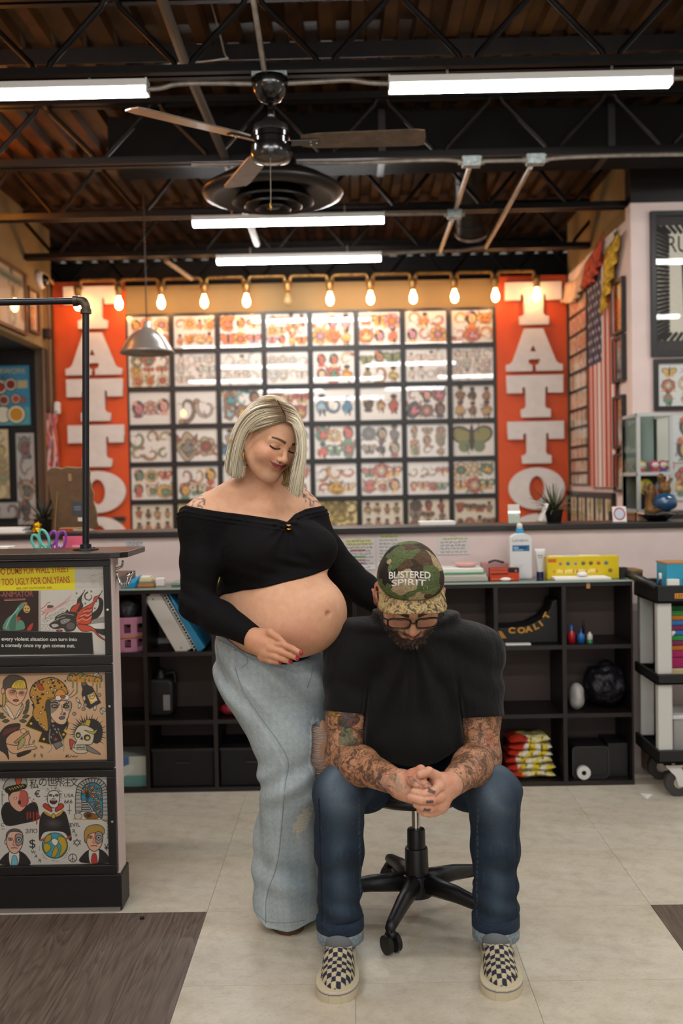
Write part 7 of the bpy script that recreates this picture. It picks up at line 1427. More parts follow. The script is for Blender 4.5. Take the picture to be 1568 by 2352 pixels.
# legs inside the jeans
RK, LK = A3(666, 1790, 2.97), A3(712, 1780, 3.10); wl = SDF().chain([A3(590, 1580, 3.0), RK, A3(655, 2110, 3.07)], [.115, .07, .045], 0, .03).chain([A3(680, 1580, 3.10), LK, A3(728, 2100, 3.2)], [.085, .07, .045], .04, .03)
SKW = '#dcab89'
def w_col(p):
    c = np.tile(np.array(_rgb(SKW)), (len(p), 1)); q = to_local(HW, p); inh = (q[:, 2] > -.125) & (np.linalg.norm(q, axis=1) < .16)
    cf = face_paint(c.copy(), q, 1, '#a0484a', '#573a2a', SKW); c[inh] = cf[inh]
    c = blend(c, '#c07a66', .45 * np.exp(-((p - A3(690, 1470, 2.8)) ** 2).sum(1) / .07 ** 2)); c = blend(c, '#b0674c', .55 * np.exp(-((p - nv) ** 2).sum(1) / .008 ** 2))
    hm = (np.abs(hand(p)) < .004); c[hm] = blend(c[hm], '#b97a58', np.full(hm.sum(), .4))
    for f in fg[:3] + ([(0, 0, 0)] * 3 + [fg[3][3]],):
        d = np.linalg.norm(p - (hp(*f[3]) + np.array((.003, -.004, .002))), axis=1); c = blend(c, '#a3202c', ((d < .0082) & hm).astype(float) * .95)
    for (a, b_, rr) in (((445, 1158), (.0, 0), .035), ((716, 1142), (0, 0), .03)):         # shoulder tattoos
        o = A3(a[0], a[1], 2.93 if a[0] < 600 else 3.07); d = np.linalg.norm((p - o) * (1, .4, 1), axis=1); ln_ = np.abs(vnoise(p, 170, 3)) < .22; c = blend(c, '#5f5a58', (d < rr) * ln_ * .7 + (d < rr) * (vnoise(p, 90, 8) > .35) * .45)
    return c
b0 = A3(430, 1200, 3.0); lo = lambda *a: np.minimum.reduce(a); hi = lambda *a: np.maximum.reduce(a)
def bounds(pts, m): pts = np.array(pts); return pts.min(0) - m, pts.max(0) + m
ch = [(wb, *bounds([A3(430, 1105, 3.15), A3(760, 1215, 2.9)], np.array((.02, .08, 0))), .0045), (wb, *bounds([A3(480, 1290, 3.15), A3(800, 1520, 2.85)], np.array((.02, .08, 0))), .0045)]
hc_ = np.array(HW.translation); ch.append((wb, hc_ - np.array((.115, .125, .135)), hc_ + np.array((.115, .125, .135)), .0019))
ch.append((hand, *bounds([hp(580, 1440, 2.8), hp(700, 1530, 2.72)], .03), .0019)); ch.append((lh, *bounds([A3(900, 1400, 3.06), A3(990, 1470, 2.98)], .04), .004)); ch.append((wl, *bounds([A3(690, 1640, 3.1), A3(750, 1830, 2.9)], .05), .006))
# --- black crop top
zt_ = [(P(px, py, 2.96).x, P(px, py, 2.96).z) for px, py in ((400, 1172), (430, 1160), (470, 1167), (520, 1176), (580, 1184), (640, 1193), (659, 1199), (675, 1182), (700, 1170), (745, 1162), (800, 1165))]
zb_ = [(P(px, py, 2.9).x, P(px, py, 2.9).z) for px, py in ((470, 1385), (500, 1374), (560, 1358), (620, 1344), (690, 1327), (760, 1312), (800, 1306))]
tt_ = w_torso(.0045); tt_.u(cone(A3(600, 1160, 3.06), RS, .067, .061), .05).u(cone(A3(620, 1160, 3.06), LS, .067, .057), .05); tt_.cut(lambda p: (p[:, 2] - interp(p[:, 0], zb_)) * .97, .003) if False else tt_.cap(lambda p: (interp(p[:, 0], zb_) - p[:, 2]) * .97, .004)
rw_ = (RW - RE) / np.linalg.norm(RW - RE); slv = w_arms(SDF(), .005); slv.cap(lambda p: np.where(p[:, 0] < RW[0] + .08, (p - RW) @ rw_, -1.), .002)
top = SDF().u(tt_, 0).u(slv, .03)
def wr(p):
    u = (p - RE); a = np.exp(-(u * u).sum(1) / .07 ** 2); zz = interp(p[:, 0], zt_) - p[:, 2]
    band = np.exp(-((zz - .018) / .016) ** 2); gather = np.exp(-((p[:, 0] - zt_[6][0]) / .05) ** 2) * np.exp(-((zz - .05) / .05) ** 2)
    tors = ((p[:, 0] > RS[0] + .06) & (p[:, 0] < LS[0] + .02)); xk = p[:, 0] - zt_[6][0]
    return -.0042 * band - .0022 * band * np.sin(zz * 520) + .003 * vnoise(p * (1, 1, 1.6), 26, 2) + .004 * a * np.sin(p[:, 2] * 130 + p[:, 0] * 70) + gather * .003 * np.sin(np.arctan2(zz, np.abs(xk) + .004) * 16) + .0016 * np.sin((p[:, 2] + p[:, 0] * .35) * 150) * np.exp(-((p[:, 2] - interp(p[:, 0], zb_) - .05) / .03) ** 2) * tors
top.disp(wr)
top.cut(lambda p: -(p[:, 2] - interp(p[:, 0], zt_)) * .97, .004)
m_blk = M('black jersey', '#0d0b0c', .85, spec=.16, sheen=.0, bump=.35, scale=22, dist=.012, stretch=(1, 1, 1.5))
body('crop_top', [(top, *bounds([A3(405, 1150, 3.2), A3(410, 1520, 2.75), A3(930, 1420, 3.2)], .05), .0045)], m_blk, wo)
c = trace(top, 663, 1212) + np.array((0, -.005, .004)); B().tube([Vector(c) + Vector((.0, -.004 + .004 * math.sin(a), 0)) + Vector((.0045 * math.cos(a), 0, 0)) + Vector((0, 0, -.008)) for a in np.linspace(0, 6.28, 12)], .0034, 8).obj('clasp_ring', M('gold', '#d0a050', .22, metal=1), wo, smooth=True)
B().tube([Vector(c) + Vector((.0045 * math.cos(a), -.003 + .004 * math.sin(a), .003)) for a in np.linspace(0, 6.28, 12)], .0034, 8).obj('clasp_ring', M('gold'), wo, smooth=True)
# --- pale jeans
wj = SDF(); wj.chain([A3(608, 1455, 3.07), A3(614, 1530, 3.06)], [.136, .136], 0); wj.u(cone(A3(580, 1530, 3.04), A3(668, 1540, 3.06), .100, .105), .05); wj.u(ell(A3(585, 1500, 3.1), (.112, .14, .13)), .06)
HEMR, HEML = A3(654, 2118, 3.06), A3(728, 2110, 3.22)
wj.chain([A3(608, 1580, 3.01), A3(657, 1700, 2.975), RK, A3(655, 1920, 3.03), HEMR], [.122, .092, .084, .088, .107], .05, .03); wj.chain([A3(680, 1580, 3.07), LK, A3(722, 1920, 3.17), HEML], [.118, .088, .082, .095], .05, .03)
def wjf(p):
    zz = p[:, 2]; f1 = .009 * np.sin(zz * 55 + p[:, 0] * 60) * np.exp(-((zz - P(650, 1560, 3).z) / .09) ** 2)
    f2 = .006 * np.sin(zz * 70 - p[:, 0] * 45 + 1) * np.exp(-((zz - P(650, 1780, 3).z) / .07) ** 2); f3 = .005 * np.sin(np.arctan2(p[:, 1] - HEMR[1], p[:, 0] - HEMR[0]) * 6 + zz * 9) * sstep(.75, .2, zz)
    f4 = .005 * np.sin(zz * 60 + p[:, 0] * 20) * np.exp(-((zz - .16) / .08) ** 2); return f1 + f2 + f3 + f4 + .003 * vnoise(p, 28, 4)
wj.disp(wjf)
zw = [(P(px, py, 2.95).x, P(px, py, 2.95).z) for px, py in ((440, 1425), (490, 1434), (530, 1455), (570, 1482), (620, 1502), (690, 1503), (750, 1493), (800, 1485))]
wj.cut(lambda p: -(p[:, 2] - interp(p[:, 0], zw) - .0 * p[:, 1]), .003); wj.cut(wb if False else (lambda p: w_belly(p)), .004)
_wb0 = w_torso(.001); w_belly = lambda p: np.maximum(_wb0(p), -(p[:, 2] - P(650, 1530, 3).z))
hemz = [(P(px, py, 2.97).x, P(px, py, 2.97).z) for px, py in ((560, 2085), (590, 2112), (612, 2131), (660, 2135), (725, 2126), (820, 2122))]
wj.cut(lambda p: p[:, 2] - interp(p[:, 0], hemz), .003)
ripc = trace(wj, 728, 1728); wj.cut(ell(ripc, (.034, .036, .085), Matrix.Rotation(R(-6), 3, 'Y')), .004)
seam = [(540, 1535), (560, 1590), (600, 1650), (640, 1705), (662, 1750), (655, 1800), (648, 1880), (637, 1980), (612, 2060), (610, 2120)]
sx = [(P(x, y, 2.93).z, P(x, y, 2.93).x) for x, y in seam][::-1]
def wj_col(p):
    c = np.tile(np.array(_rgb('#a2acae')), (len(p), 1)); n1, n2 = vnoise(p, 24, 1), vnoise(p, 300, 5)
    c = blend(c, '#b9c5c8', .5 * sstep(-.2, .9, n1)); c = blend(c, '#7d909a', .45 * sstep(.2, 1, -n1)); c += .03 * n2[:, None]
    zs = np.array([a for a, _ in sx]); xs_ = np.array([b for _, b in sx]); d = p[:, 0] - np.interp(p[:, 2], zs, xs_); fr_ = p[:, 1] < 3.0
    c = blend(c, '#bcc6c8', np.exp(-((d + .008) / .005) ** 2) * fr_ * .45)
    dz = p[:, 2] - interp(p[:, 0], hemz); c = blend(c, '#bcc6c8', (dz < .013) * .4 * (.5 + .5 * np.sin(p[:, 0] * 700)))
    dw = interp(p[:, 0], zw) - p[:, 2]; c = blend(c, '#8796a0', .35 * (dw < .036))
    e = ((p - ripc) / (.04, .05, .095)); e = np.sqrt((e * e).sum(1)); c = blend(c, '#cfd5d5', (np.abs(e - 1) < .06 + .07 * n2) * .7)
    o = A3(693, 1895, 2.9); e = ((p - o) @ np.array(Matrix.Rotation(R(24), 3, 'Y'))) / (.02, .2, .05); e = np.sqrt((e * e).sum(1)); c = blend(c, '#c9c0aa', (e < 1 + .25 * n2) * (.55 + .4 * (np.sin(p[:, 2] * 600) > 0)))
    return c
def denim_fn(t, c):
    n = t.noise(t.coords((1, 1, .35)), 420, 4, .7); return t.mix(.3, c, t.mix(1., c, t.ramp(n, [(.3, .25), (.7, .8)]), 'OVERLAY'))
m_den = MV('denim', .85, spec=.15, bump=.2, scale=260, fn=denim_fn)
wl.u(ell(ripc + np.array((.010, .030, 0)), (.040, .024, .092)), .01); body('body', ch, m_skin, wo, w_col)
pj = body('jeans', [(wj, *bounds([A3(485, 1430, 3.2), A3(780, 2140, 2.86)], .06), .0043)], m_den, wo, wj_col)
m_seam = M('denim seam', '#84929a', .9)
def stitch(name, pts, r, mat, par): B().tube([trace(wj, a.x, a.y) + np.array((0, -.0003, 0)) for a in bez([(x, y, 0) for x, y in pts], 5)], r, 6).obj(name, mat, par, smooth=True)
stitch('side_seam', seam, .0015, m_seam, pj)
stitch('waistband_seam', [(496, 1466), (530, 1483), (562, 1505), (584, 1516)], .0014, m_seam, pj); stitch('pocket_seam', [(536, 1492), (560, 1500), (568, 1520), (556, 1534)], .0014, m_seam, pj); stitch('pocket_seam', [(497, 1480), (508, 1530), (524, 1570)], .0014, m_seam, pj)
stitch('hem_seam', [(586, 2092), (600, 2108), (618, 2117), (660, 2119), (700, 2113)], .0013, m_seam, pj); stitch('fly_seam', [(712, 1512), (716, 1545), (705, 1580)], .0014, m_seam, pj)
th = []; rs = np.random.RandomState(4)
for i in range(46):
    v_ = i / 45; z_ = ripc[2] + .075 * (1 - 2 * v_) + rs.normal(0, .002); w_ = .034 * math.sqrt(max(.02, 1 - ((z_ - ripc[2]) / .088) ** 2)); a = ripc + np.array((-w_ - .002, .004, z_ - ripc[2] + rs.normal(.004, .003))); b_ = ripc + np.array((w_ + .004, .012, z_ - ripc[2] + rs.normal(-.004, .005))); md = (a + b_) / 2 + np.array((0, -.001 - .004 * rs.rand(), -.006 * rs.rand())); th.append(np.array([a, a * .5 + md * .5, md, b_ * .5 + md * .5, b_]))
m_thr = MV('white threads', .9); tubes('ripped_threads', th, m_thr, pj, .0009, [_rgb('#e3e2dc')] * len(th)); pj.children[0]['kind'] = 'stuff'
# --- shoe under the hem
def shoe(name, Mw, upper, parent, colf, sole_col, L=.27, W_=.095, h=.055, cell=.0028):
    """slip-on shoe; local: toe towards -y, sole on z=0"""
    def outl(p, gw): yy = np.clip(-p[:, 1] / L, 0, 1); w = W_ / 2 * np.where(yy < .72, .74 + .26 * sstep(.3, .72, yy) - .42 * (1 - sstep(0, .13, yy)) ** 2, np.sqrt(np.maximum(1 - ((yy - .72) / .285) ** 2.3, .0))) + gw; ox = .006 * np.sin(yy * 3.1); return w, ox
    def sole(p):
        w, ox = outl(p, .003); e = np.maximum(np.maximum(np.abs(p[:, 0] - ox) - w, -p[:, 1] - L), p[:, 1] - .003); return np.maximum(e * .8, np.abs(p[:, 2] - .0145) - .0145) - .002
    up = SDF(); up.u(ell((.004, -.19, .026), (.044, .082, .034)), 0); up.chain([(.004, -.2, .026), (.002, -.13, .048), (0, -.06, .066)], [.030, .034, .036], .03, .03); up.u(ell((0, -.045, .035), (.034, .046, .045)), .03)
    up.cap(lambda p: .012 - p[:, 2], .002); up.cap(lambda p: p[:, 2] - np.interp(-p[:, 1], [0, .05, .1, .135, .17], [.064, .050, .058, .072, .12]), .003)
    up.cap(lambda p: sole(np.column_stack([p[:, 0], p[:, 1], np.full(len(p), .0145)])) + .0015, .006)
    mi = np.array(Mw.inverted()); tol = lambda p: p @ mi[:3, :3].T + mi[:3, 3]; cr = np.array([Mw @ Vector(q) for q in ((-.07, -.29, 0), (.07, .02, .13), (.07, -.29, 0), (-.07, .02, 0))]); blo, bhi = cr.min(0) - .02, cr.max(0) + .02
    so = body('sole', [(lambda p: sole(tol(p)), blo, bhi, cell)], MV('rubber sole', .6), parent, lambda p: colf(tol(p), True)); uo = body(upper, [(lambda p: up(tol(p)), blo, bhi, cell * .8)], MV('canvas', .85, bump=.3, scale=700), parent, lambda p: colf(tol(p), False)); return so, uo
t_ = PZ(672, 2152, 0); MW = Matrix.Translation(t_ + Vector((-.094, .246, 0))) @ Matrix.Rotation(R(22), 4, 'Z')
def leo(q, sole):
    if sole: return np.tile(np.array(_rgb('#5a3d24')), (len(q), 1))
    c = np.tile(np.array(_rgb('#7a5230')), (len(q), 1)); n = vnoise(q, 190, 2); return blend(c, '#1c130e', ((n > -.1) & (n < .45)).astype(float) * .95)
shoe('shoe', MW, 'shoe_upper', wo, leo, None, L=.25, W_=.088)
# --- hair
HB = SDF().u(ell((0, .022, .032), (.083, .097, .090)), 0); HB.chain([(-.074, .03, .01), (-.086, .03, -.05), (-.082, .022, -.10)], [.026, .022, .014], .03).chain([(.074, .0, .02), (.082, -.012, -.05), (.078, -.022, -.125)], [.020, .015, .008], .03); HB.u(ell((0, .075, -.05), (.075, .035, .075)), .03)
HB.cut(ell((0, -.085, -.032), (.066, .075, .083)), .008); HB.cut(ell((-.085, -.008, -.02), (.03, .036, .052)), .006)
hb = local(HB, HW)
def hair_col(p):
    q = to_local(HW, p); a = np.arctan2(q[:, 0], q[:, 2] + .25); n = np.sin(a * 95 + 5 * np.sin(q[:, 1] * 30)) * .5 + np.sin(a * 41 + q[:, 1] * 40) * .5; c = np.tile(np.array(_rgb('#b59f78')), (len(p), 1)); c = blend(c, '#7a6244', sstep(.1, .9, n) * .7); c = blend(c, '#d9c9a6', sstep(.1, .9, -n) * .6)
    return blend(c, '#4a3a28', np.exp(-((q[:, 0] - .018) / .012) ** 2) * (q[:, 2] > .07) * .8)
m_hair = MV('blonde hair', .42, spec=.5)
ho = body('hair', [(hb, hc_ - .17, hc_ + .17, .004)], m_hair, wo, hair_col)
GL = [[(655, 967, 2.872), (615, 976, 2.868), (584, 986, 2.885), (562, 1006, 2.945), (558, 1062, 2.955), (556, 1104, 2.955)], [(653, 957, 2.872), (607, 964, 2.868), (572, 988, 2.895), (556, 1022, 2.92), (548, 1066, 2.935), (545, 1106, 2.94)], [(648, 945, 2.876), (597, 950, 2.872), (562, 980, 2.90), (545, 1022, 2.92), (537, 1066, 2.935), (535, 1102, 2.94)], [(640, 931, 2.89), (588, 940, 2.89), (554, 974, 2.915), (536, 1020, 2.93), (528, 1064, 2.945), (527, 1096, 2.95)], [(632, 919, 2.92), (582, 931, 2.92), (549, 968, 2.945), (531, 1018, 2.96), (523, 1062, 2.965), (522, 1089, 2.97)], [(626, 915, 2.97), (580, 929, 2.97), (548, 966, 2.985), (531, 1016, 2.99), (524, 1060, 2.99), (524, 1086, 2.99)]]
GR = [[(656, 968, 2.872), (672, 976, 2.872), (682, 1002, 2.875), (682, 1040, 2.878), (671, 1088, 2.885), (663, 1137, 2.90)], [(657, 963, 2.874), (679, 974, 2.876), (689, 1004, 2.88), (689, 1046, 2.88), (679, 1096, 2.885), (670, 1146, 2.895)], [(656, 953, 2.878), (684, 967, 2.884), (695, 1000, 2.89), (695, 1050, 2.89), (687, 1102, 2.895), (679, 1151, 2.90)], [(650, 940, 2.885), (682, 956, 2.90), (697, 992, 2.91), (698, 1050, 2.91), (692, 1104, 2.91), (687, 1150, 2.915)], [(640, 924, 2.91), (676, 940, 2.93), (695, 982, 2.94), (698, 1046, 2.94), (694, 1098, 2.935), (690, 1140, 2.935)], [(628, 915, 2.97), (664, 926, 2.98), (690, 970, 2.98), (697, 1034, 2.975), (695, 1086, 2.965), (690, 1126, 2.96)]]
rs = np.random.RandomState(11); st, cl = [], []
def strands(G, n, seed):
    g = np.array([[A3(*q) for q in a] for a in G])
    for i in range(n):
        u = rs.rand() * (len(g) - 1.001); k = int(u); f = u - k; pts = g[k] * (1 - f) + g[k + 1] * f
        pts = np.array(bez([Vector(p) for p in pts], 4)); m = len(pts); L = np.linspace(0, 1, m)[:, None]; j = rs.normal(0, 1, 3) * .0026; pts = pts + j * (.35 + .8 * L) + np.array((0, -.003 - .005 * rs.rand(), 0)); cut = int(m * (1 - .06 * rs.rand())); pts = pts[:cut]
        b = rs.rand(); base = np.array(_rgb('#d4c3a2')) * (1 - b) + np.array(_rgb('#ece2cb')) * b; base = base * (.55 if rs.rand() < .22 else 1); Lc = np.linspace(0, 1, cut)[:, None]; root = np.array(_rgb('#6a5236')); cc = root * (1 - sstep(0, .16 + .2 * rs.rand(), Lc)) + base * sstep(0, .16 + .2 * rs.rand(), Lc); st.append(pts); cl.append(cc)
strands(GL, 900, 1); strands(GR, 620, 2)
GB = [[(640, 1030, 2.99), (648, 1070, 2.985), (655, 1098, 2.975), (648, 1112, 2.965)], [(650, 1030, 2.98), (660, 1072, 2.965), (664, 1104, 2.95), (655, 1116, 2.945)], [(660, 1030, 2.96), (670, 1070, 2.94), (672, 1110, 2.925), (666, 1124, 2.925)]]
def strands_b():
    g = np.array([[A3(*q) for q in a] for a in GB])
    for i in range(150):
        u = rs.rand() * 1.999; k = int(u); f = u - k; pts = np.array(bez([Vector(p) for p in g[k] * (1 - f) + g[k + 1] * f], 5)) + rs.normal(0, 1, 3) * .003; st.append(pts); cl.append(np.tile(np.array(_rgb('#8f7448')) * rs.uniform(.7, 1.25), (len(pts), 1)))
strands_b()
hs = tubes('hair_strands', st, m_hair, ho, .0013, cl); hs['kind'] = 'stuff'
c = Vector(A3(562, 1047, 2.925)); B().tube([c + Vector((.0035 * math.cos(a), .009 * math.cos(a), .0165 * math.sin(a))) for a in np.linspace(0, 6.2832, 24)[:-1]], .0021, 8, closed=True).obj('earring', M('gold'), wo, smooth=True)
# ================================================================== the seated man
mo = thing('person', 'bearded person in camouflage cap, glasses, black tee and jeans seated with clasped hands', 'person', (HX, 3.1, .45))
HM = Matrix.Translation(P(941, 1361, 2.74)) @ Matrix.Rotation(R(2), 4, 'Z') @ Matrix.Rotation(R(42), 4, 'X') @ Matrix.Scale(1.1, 4)
hs0 = head_sdf(0.)
beard = lambda q: np.exp(-((np.abs(q[:, 0]) - 0) / .075) ** 4) * sstep(-.045, -.07, q[:, 2]) * sstep(.01, -.03, q[:, 1])
def stub(q):
    """1 where the beard grows"""
    ax = np.abs(q[:, 0]); full = sstep(.0, .010, -.062 - .012 * np.clip((.03 - ax) / .03, 0, 1) - q[:, 2] + .9 * np.maximum(ax - .036, 0)); mous = (1 - sstep(.5, 1.1, np.hypot(ax / .034, (q[:, 2] + .047 + .25 * np.maximum(ax - .014, 0)) / .0085)))
    side = sstep(.028, .036, ax) * sstep(-.036, -.05, q[:, 2]) ; lips = 1 - sstep(.8, 1.2, np.hypot(ax / .026, (q[:, 2] + .0585) / .0105))
    return np.clip(np.maximum(np.maximum(full, mous), side * .9) - lips, 0, 1) * (q[:, 1] < .035)
hs0.disp(lambda q: -.0055 * stub(q) * (1 + .35 * vnoise(q, 260, 3)))
hm_ = local(hs0, HM)
S1, E1, W1 = A3(806, 1506, 2.93), A3(790, 1742, 2.86), A3(914, 1798, 2.59)
S2, E2, W2 = A3(1094, 1506, 2.93), A3(1106, 1740, 2.86), A3(1030, 1806, 2.575)
mb = SDF(); mb.u(cone(A3(945, 1470, 2.93), A3(942, 1400, 2.80), .066, .062), 0); mb.u(cone(A3(870, 1480, 2.93), A3(1020, 1480, 2.93), .07, .07), .05)
for S_, E_, W_ in ((S1, E1, W1), (S2, E2, W2)): mb.chain([S_, S_ * .4 + E_ * .6, E_], [.068, .056, .052], .04, .03); mb.chain([E_, E_ * .68 + W_ * .32, W_], [.050, .051, .033], .03, .03)
mb.u(hm_, .02)
# hands: his left wraps over his right
mh = SDF(); r1 = A3(934, 1806, 2.57)
mh.chain([W1, A3(926, 1803, 2.575)], [.033, .031], 0); mh.u(cone(A3(926, 1796, 2.58), A3(950, 1792, 2.565), .029, .022), .02); mh.u(cone(A3(922, 1812, 2.58), A3(946, 1826, 2.56), .026, .022), .02); mh.u(ell(A3(948, 1785, 2.56), (.02, .018, .016)), .015)
finger(mh, [A3(948, 1778, 2.555), A3(966, 1768, 2.545), A3(978, 1778, 2.535)], .014, .011, .012)
for q in (((944, 1795, 2.545), (958, 1803, 2.53), (970, 1814, 2.525)), ((958, 1788, 2.54), (972, 1798, 2.527), (982, 1808, 2.522))): finger(mh, [A3(*a) for a in q], .0118, .0105, .004)
mh2 = SDF(); mh2.chain([W2, A3(1016, 1812, 2.565)], [.033, .030], 0); mh2.u(cone(A3(1008, 1798, 2.555), A3(1006, 1850, 2.545), .026, .022), .02); mh2.u(cone(A3(1018, 1806, 2.565), A3(1010, 1840, 2.55), .028, .024), .02)
fgm = ([(1008, 1806, 2.53), (996, 1818, 2.512), (972, 1824, 2.506), (950, 1819, 2.512)], [(1008, 1832, 2.525), (992, 1838, 2.506), (966, 1838, 2.50), (942, 1831, 2.51)], [(1004, 1852, 2.53), (988, 1856, 2.51), (970, 1854, 2.507), (956, 1848, 2.515)], [(998, 1864, 2.535), (986, 1868, 2.52), (974, 1866, 2.517), (964, 1860, 2.52)])
for i, f in enumerate(fgm): finger(mh2, [A3(*q) for q in f], (.0128, .0128, .0122, .0112)[i], (.0098, .0098, .0095, .009)[i], .005); mh2.u(ell(A3(*f[0]), (.013, .012, .012)), .008)
finger(mh2, [A3(1010, 1800, 2.55), A3(1000, 1782, 2.54), A3(984, 1772, 2.528), A3(964, 1779, 2.52)], .0155, .0105, .012)
def ink_fn(t, c):
    v = t.coords((1, 1, 1)); a = t.new('ShaderNodeAttribute'); a.attribute_name = 'Ink'; m = a.outputs['Fac']
    n0 = t.new('ShaderNodeTexNoise'); n0.inputs['Scale'].default_value = 26; n0.inputs['Detail'].default_value = 2; t.ln(v, n0.inputs[0]); wv = t.new('ShaderNodeVectorMath', operation='MULTIPLY_ADD'); t.ln(n0.outputs['Color'], wv.inputs[0]); wv.inputs[1].default_value = (.085, .085, .085); t.ln(v, wv.inputs[2])
    def vor(scale, feat='DISTANCE_TO_EDGE'): x = t.new('ShaderNodeTexVoronoi', feature=feat); x.inputs['Scale'].default_value = scale; t.ln(wv.outputs[0], x.inputs['Vector']); return x.outputs['Distance']
    l1 = t.ramp(vor(19), [(.02, .9), (.045, 0.)]); l2 = t.ramp(vor(78), [(.03, .8), (.09, 0.)]); fill = t.ramp(t.noise(wv.outputs[0], 22, 3, .6), [(.47, 0.), (.55, .95)]); shade = t.ramp(t.noise(wv.outputs[0], 52, 5, .75), [(.42, 0.), (.66, .75)])
    ms = t.ramp(t.noise(v, 11, 2), [(.38, .35), (.56, 1.)]); ink = t.mix(1., t.mix(1., l1, t.mix(1., fill, t.ramp(vor(60), [(.1, 1.), (.3, .35)]), 'MULTIPLY'), 'LIGHTEN'), t.mix(1., t.mix(1., l2, ms, 'MULTIPLY'), t.mix(1., shade, ms, 'MULTIPLY'), 'LIGHTEN'), 'LIGHTEN')
    f = t.math('MULTIPLY', t.math('MULTIPLY', ink, m), .86); c2 = t.mix(f, c, '#272523'); n = t.noise(v, 45, 5, .6); return t.mix(.35, c2, t.mix(1., c2, t.ramp(n, [(.3, '#e8c4b8'), (.7, '#ffffff')]), 'MULTIPLY'))
m_ink = MV('tattooed skin', .46, spec=.35, sss=.08, bump=.12, scale=420, fn=ink_fn)
SKM = '#cf9872'; INKM = {}
def m_col(p):
    c = np.tile(np.array(_rgb(SKM)), (len(p), 1)); q = to_local(HM, p); inh = (np.linalg.norm(q, axis=1) < .16) & (p[:, 2] > P(940, 1520, 2.8).z)
    cf = face_paint(np.tile(np.array(_rgb('#d2a07c')), (inh.sum(), 1)), q[inh], 0, '#b5705c', '#3a2a20', SKM); sb = stub(q[inh]); gr = vnoise(q[inh], 420, 6) > .45; cf = blend(cf, '#2a1f19', sb * .9); cf = blend(cf, '#6f665c', sb * gr * (q[inh][:, 2] < -.08) * .6)
    cf = blend(cf, '#c9755a', .5 * (np.abs(q[inh][:, 0]) > .074)); c[inh] = cf
    # tattoo colour washes on the arms
    for (px, py, D, rr, col, a) in ((760, 1640, 2.82, .03, '#b58a2c', .6), (800, 1655, 2.8, .035, '#3a2f30', .7), (808, 1668, 2.8, .018, '#a03a48', .7), (798, 1690, 2.8, .03, '#3f6a4c', .5), (905, 1790, 2.55, .016, '#3f7358', .8), (915, 1806, 2.55, .012, '#3f7358', .7), (880, 1793, 2.6, .018, '#c9a094', .5), (1132, 1700, 2.81, .016, '#b5604c', .5), (1128, 1658, 2.81, .02, '#b58a5c', .4)):
        d = np.linalg.norm((p - A3(px, py, D)) * (1, .6, 1), axis=1); c = blend(c, col, a * (d < rr * (1 + .35 * vnoise(p, 120, 4))))
    hh = np.minimum(mh(p), mh2(p)) < .004; c[hh] = blend(c[hh], '#d9a48a', np.full(hh.sum(), .75)); c[hh] = blend(c[hh], '#c9745c', .35 * sstep(.1, .8, vnoise(p[hh], 60, 2)))
    for a, b_ in ((991, 1818), (986, 1840), (980, 1860)):                                         # small bars inked on the fingers
        o = A3(a, b_, 2.5); u = (p - o) @ np.array(Matrix.Rotation(R(18 if b_ < 1830 else 4), 3, 'Y')); c = blend(c, '#45403c', .8 * hh * (np.abs(u[:, 0]) < .0095) * (np.abs(u[:, 2]) < .0042) * (p[:, 1] < 2.53))
    return c
def m_mask(p):
    am = np.full(len(p), 1e3)
    for S_, E_, W_ in ((S1, E1, W1), (S2, E2, W2)): am = np.minimum(am, np.minimum(cone(S_, E_, .06, .06)(p), cone(E_, W_ * 1.06 - E_ * .06, .06, .045)(p)))
    m = (am < .012).astype(float); hh = np.minimum(mh(p), mh2(p)) < .004; m[hh] = np.where((cone(W1, A3(930, 1803, 2.57), .05, .03)(p[hh]) < 0) | (cone(A3(944, 1795, 2.545), A3(982, 1810, 2.52), .016, .014)(p[hh]) < 0), .8, .12); return m
ch = [(mb, *bounds([A3(880, 1400, 2.95), A3(1010, 1510, 2.7)], .03), .005), (mb, np.array(HM.translation) - .17, np.array(HM.translation) + .17, .0021), (mb, *bounds([A3(745, 1600, 3.0), A3(940, 1830, 2.58)], .04), .0034), (mb, *bounds([A3(1010, 1600, 3.0), A3(1145, 1830, 2.56)], .04), .0034), (mh, *bounds([A3(895, 1760, 2.6), A3(985, 1835, 2.51)], .03), .0021), (mh2, *bounds([A3(935, 1765, 2.58), A3(1040, 1880, 2.5)], .03), .0021)]
bo = body('body', ch, m_ink, mo, m_col)
co = np.empty(len(bo.data.vertices) * 3, np.float32); bo.data.vertices.foreach_get('co', co); a_ = bo.data.attributes.new('Ink', 'FLOAT', 'POINT'); a_.data.foreach_set('value', m_mask(co.reshape(-1, 3).astype(float)).astype(np.float32))
# beard hairs
rs = np.random.RandomState(2); vv = co.reshape(-1, 3).astype(float); q = to_local(HM, vv); near = np.linalg.norm(q, axis=1) < .16; pr = np.where(near, stub(q), 0) * (q[:, 1] < .0) * (np.hypot(np.abs(q[:, 0]) / .03, (q[:, 2] + .0585) / .0135) > 1); pick = rs.choice(len(vv), 1500, p=pr / pr.sum()); st, cl = [], []
no = np.empty(len(vv) * 3, np.float32); bo.data.vertex_normals.foreach_get('vector', no); no = no.reshape(-1, 3)
for i in pick:
    L = rs.uniform(.006, .013) * (.4 if q[i, 2] > -.055 else .8); d = no[i] * .6 + np.array((rs.normal(0, .3), -.2 + rs.normal(0, .2), -.9)); d /= np.linalg.norm(d); p0_ = vv[i] - no[i] * .001; st.append(np.array([p0_, p0_ + no[i] * L * .25 + d * L * .35, p0_ + no[i] * L * .2 + d * L])); g = rs.rand(); cl.append(np.array(_rgb('#8a8074' if (g > .86 and q[i, 2] < -.085) else ('#4a3424' if g > .6 else '#231812'))))
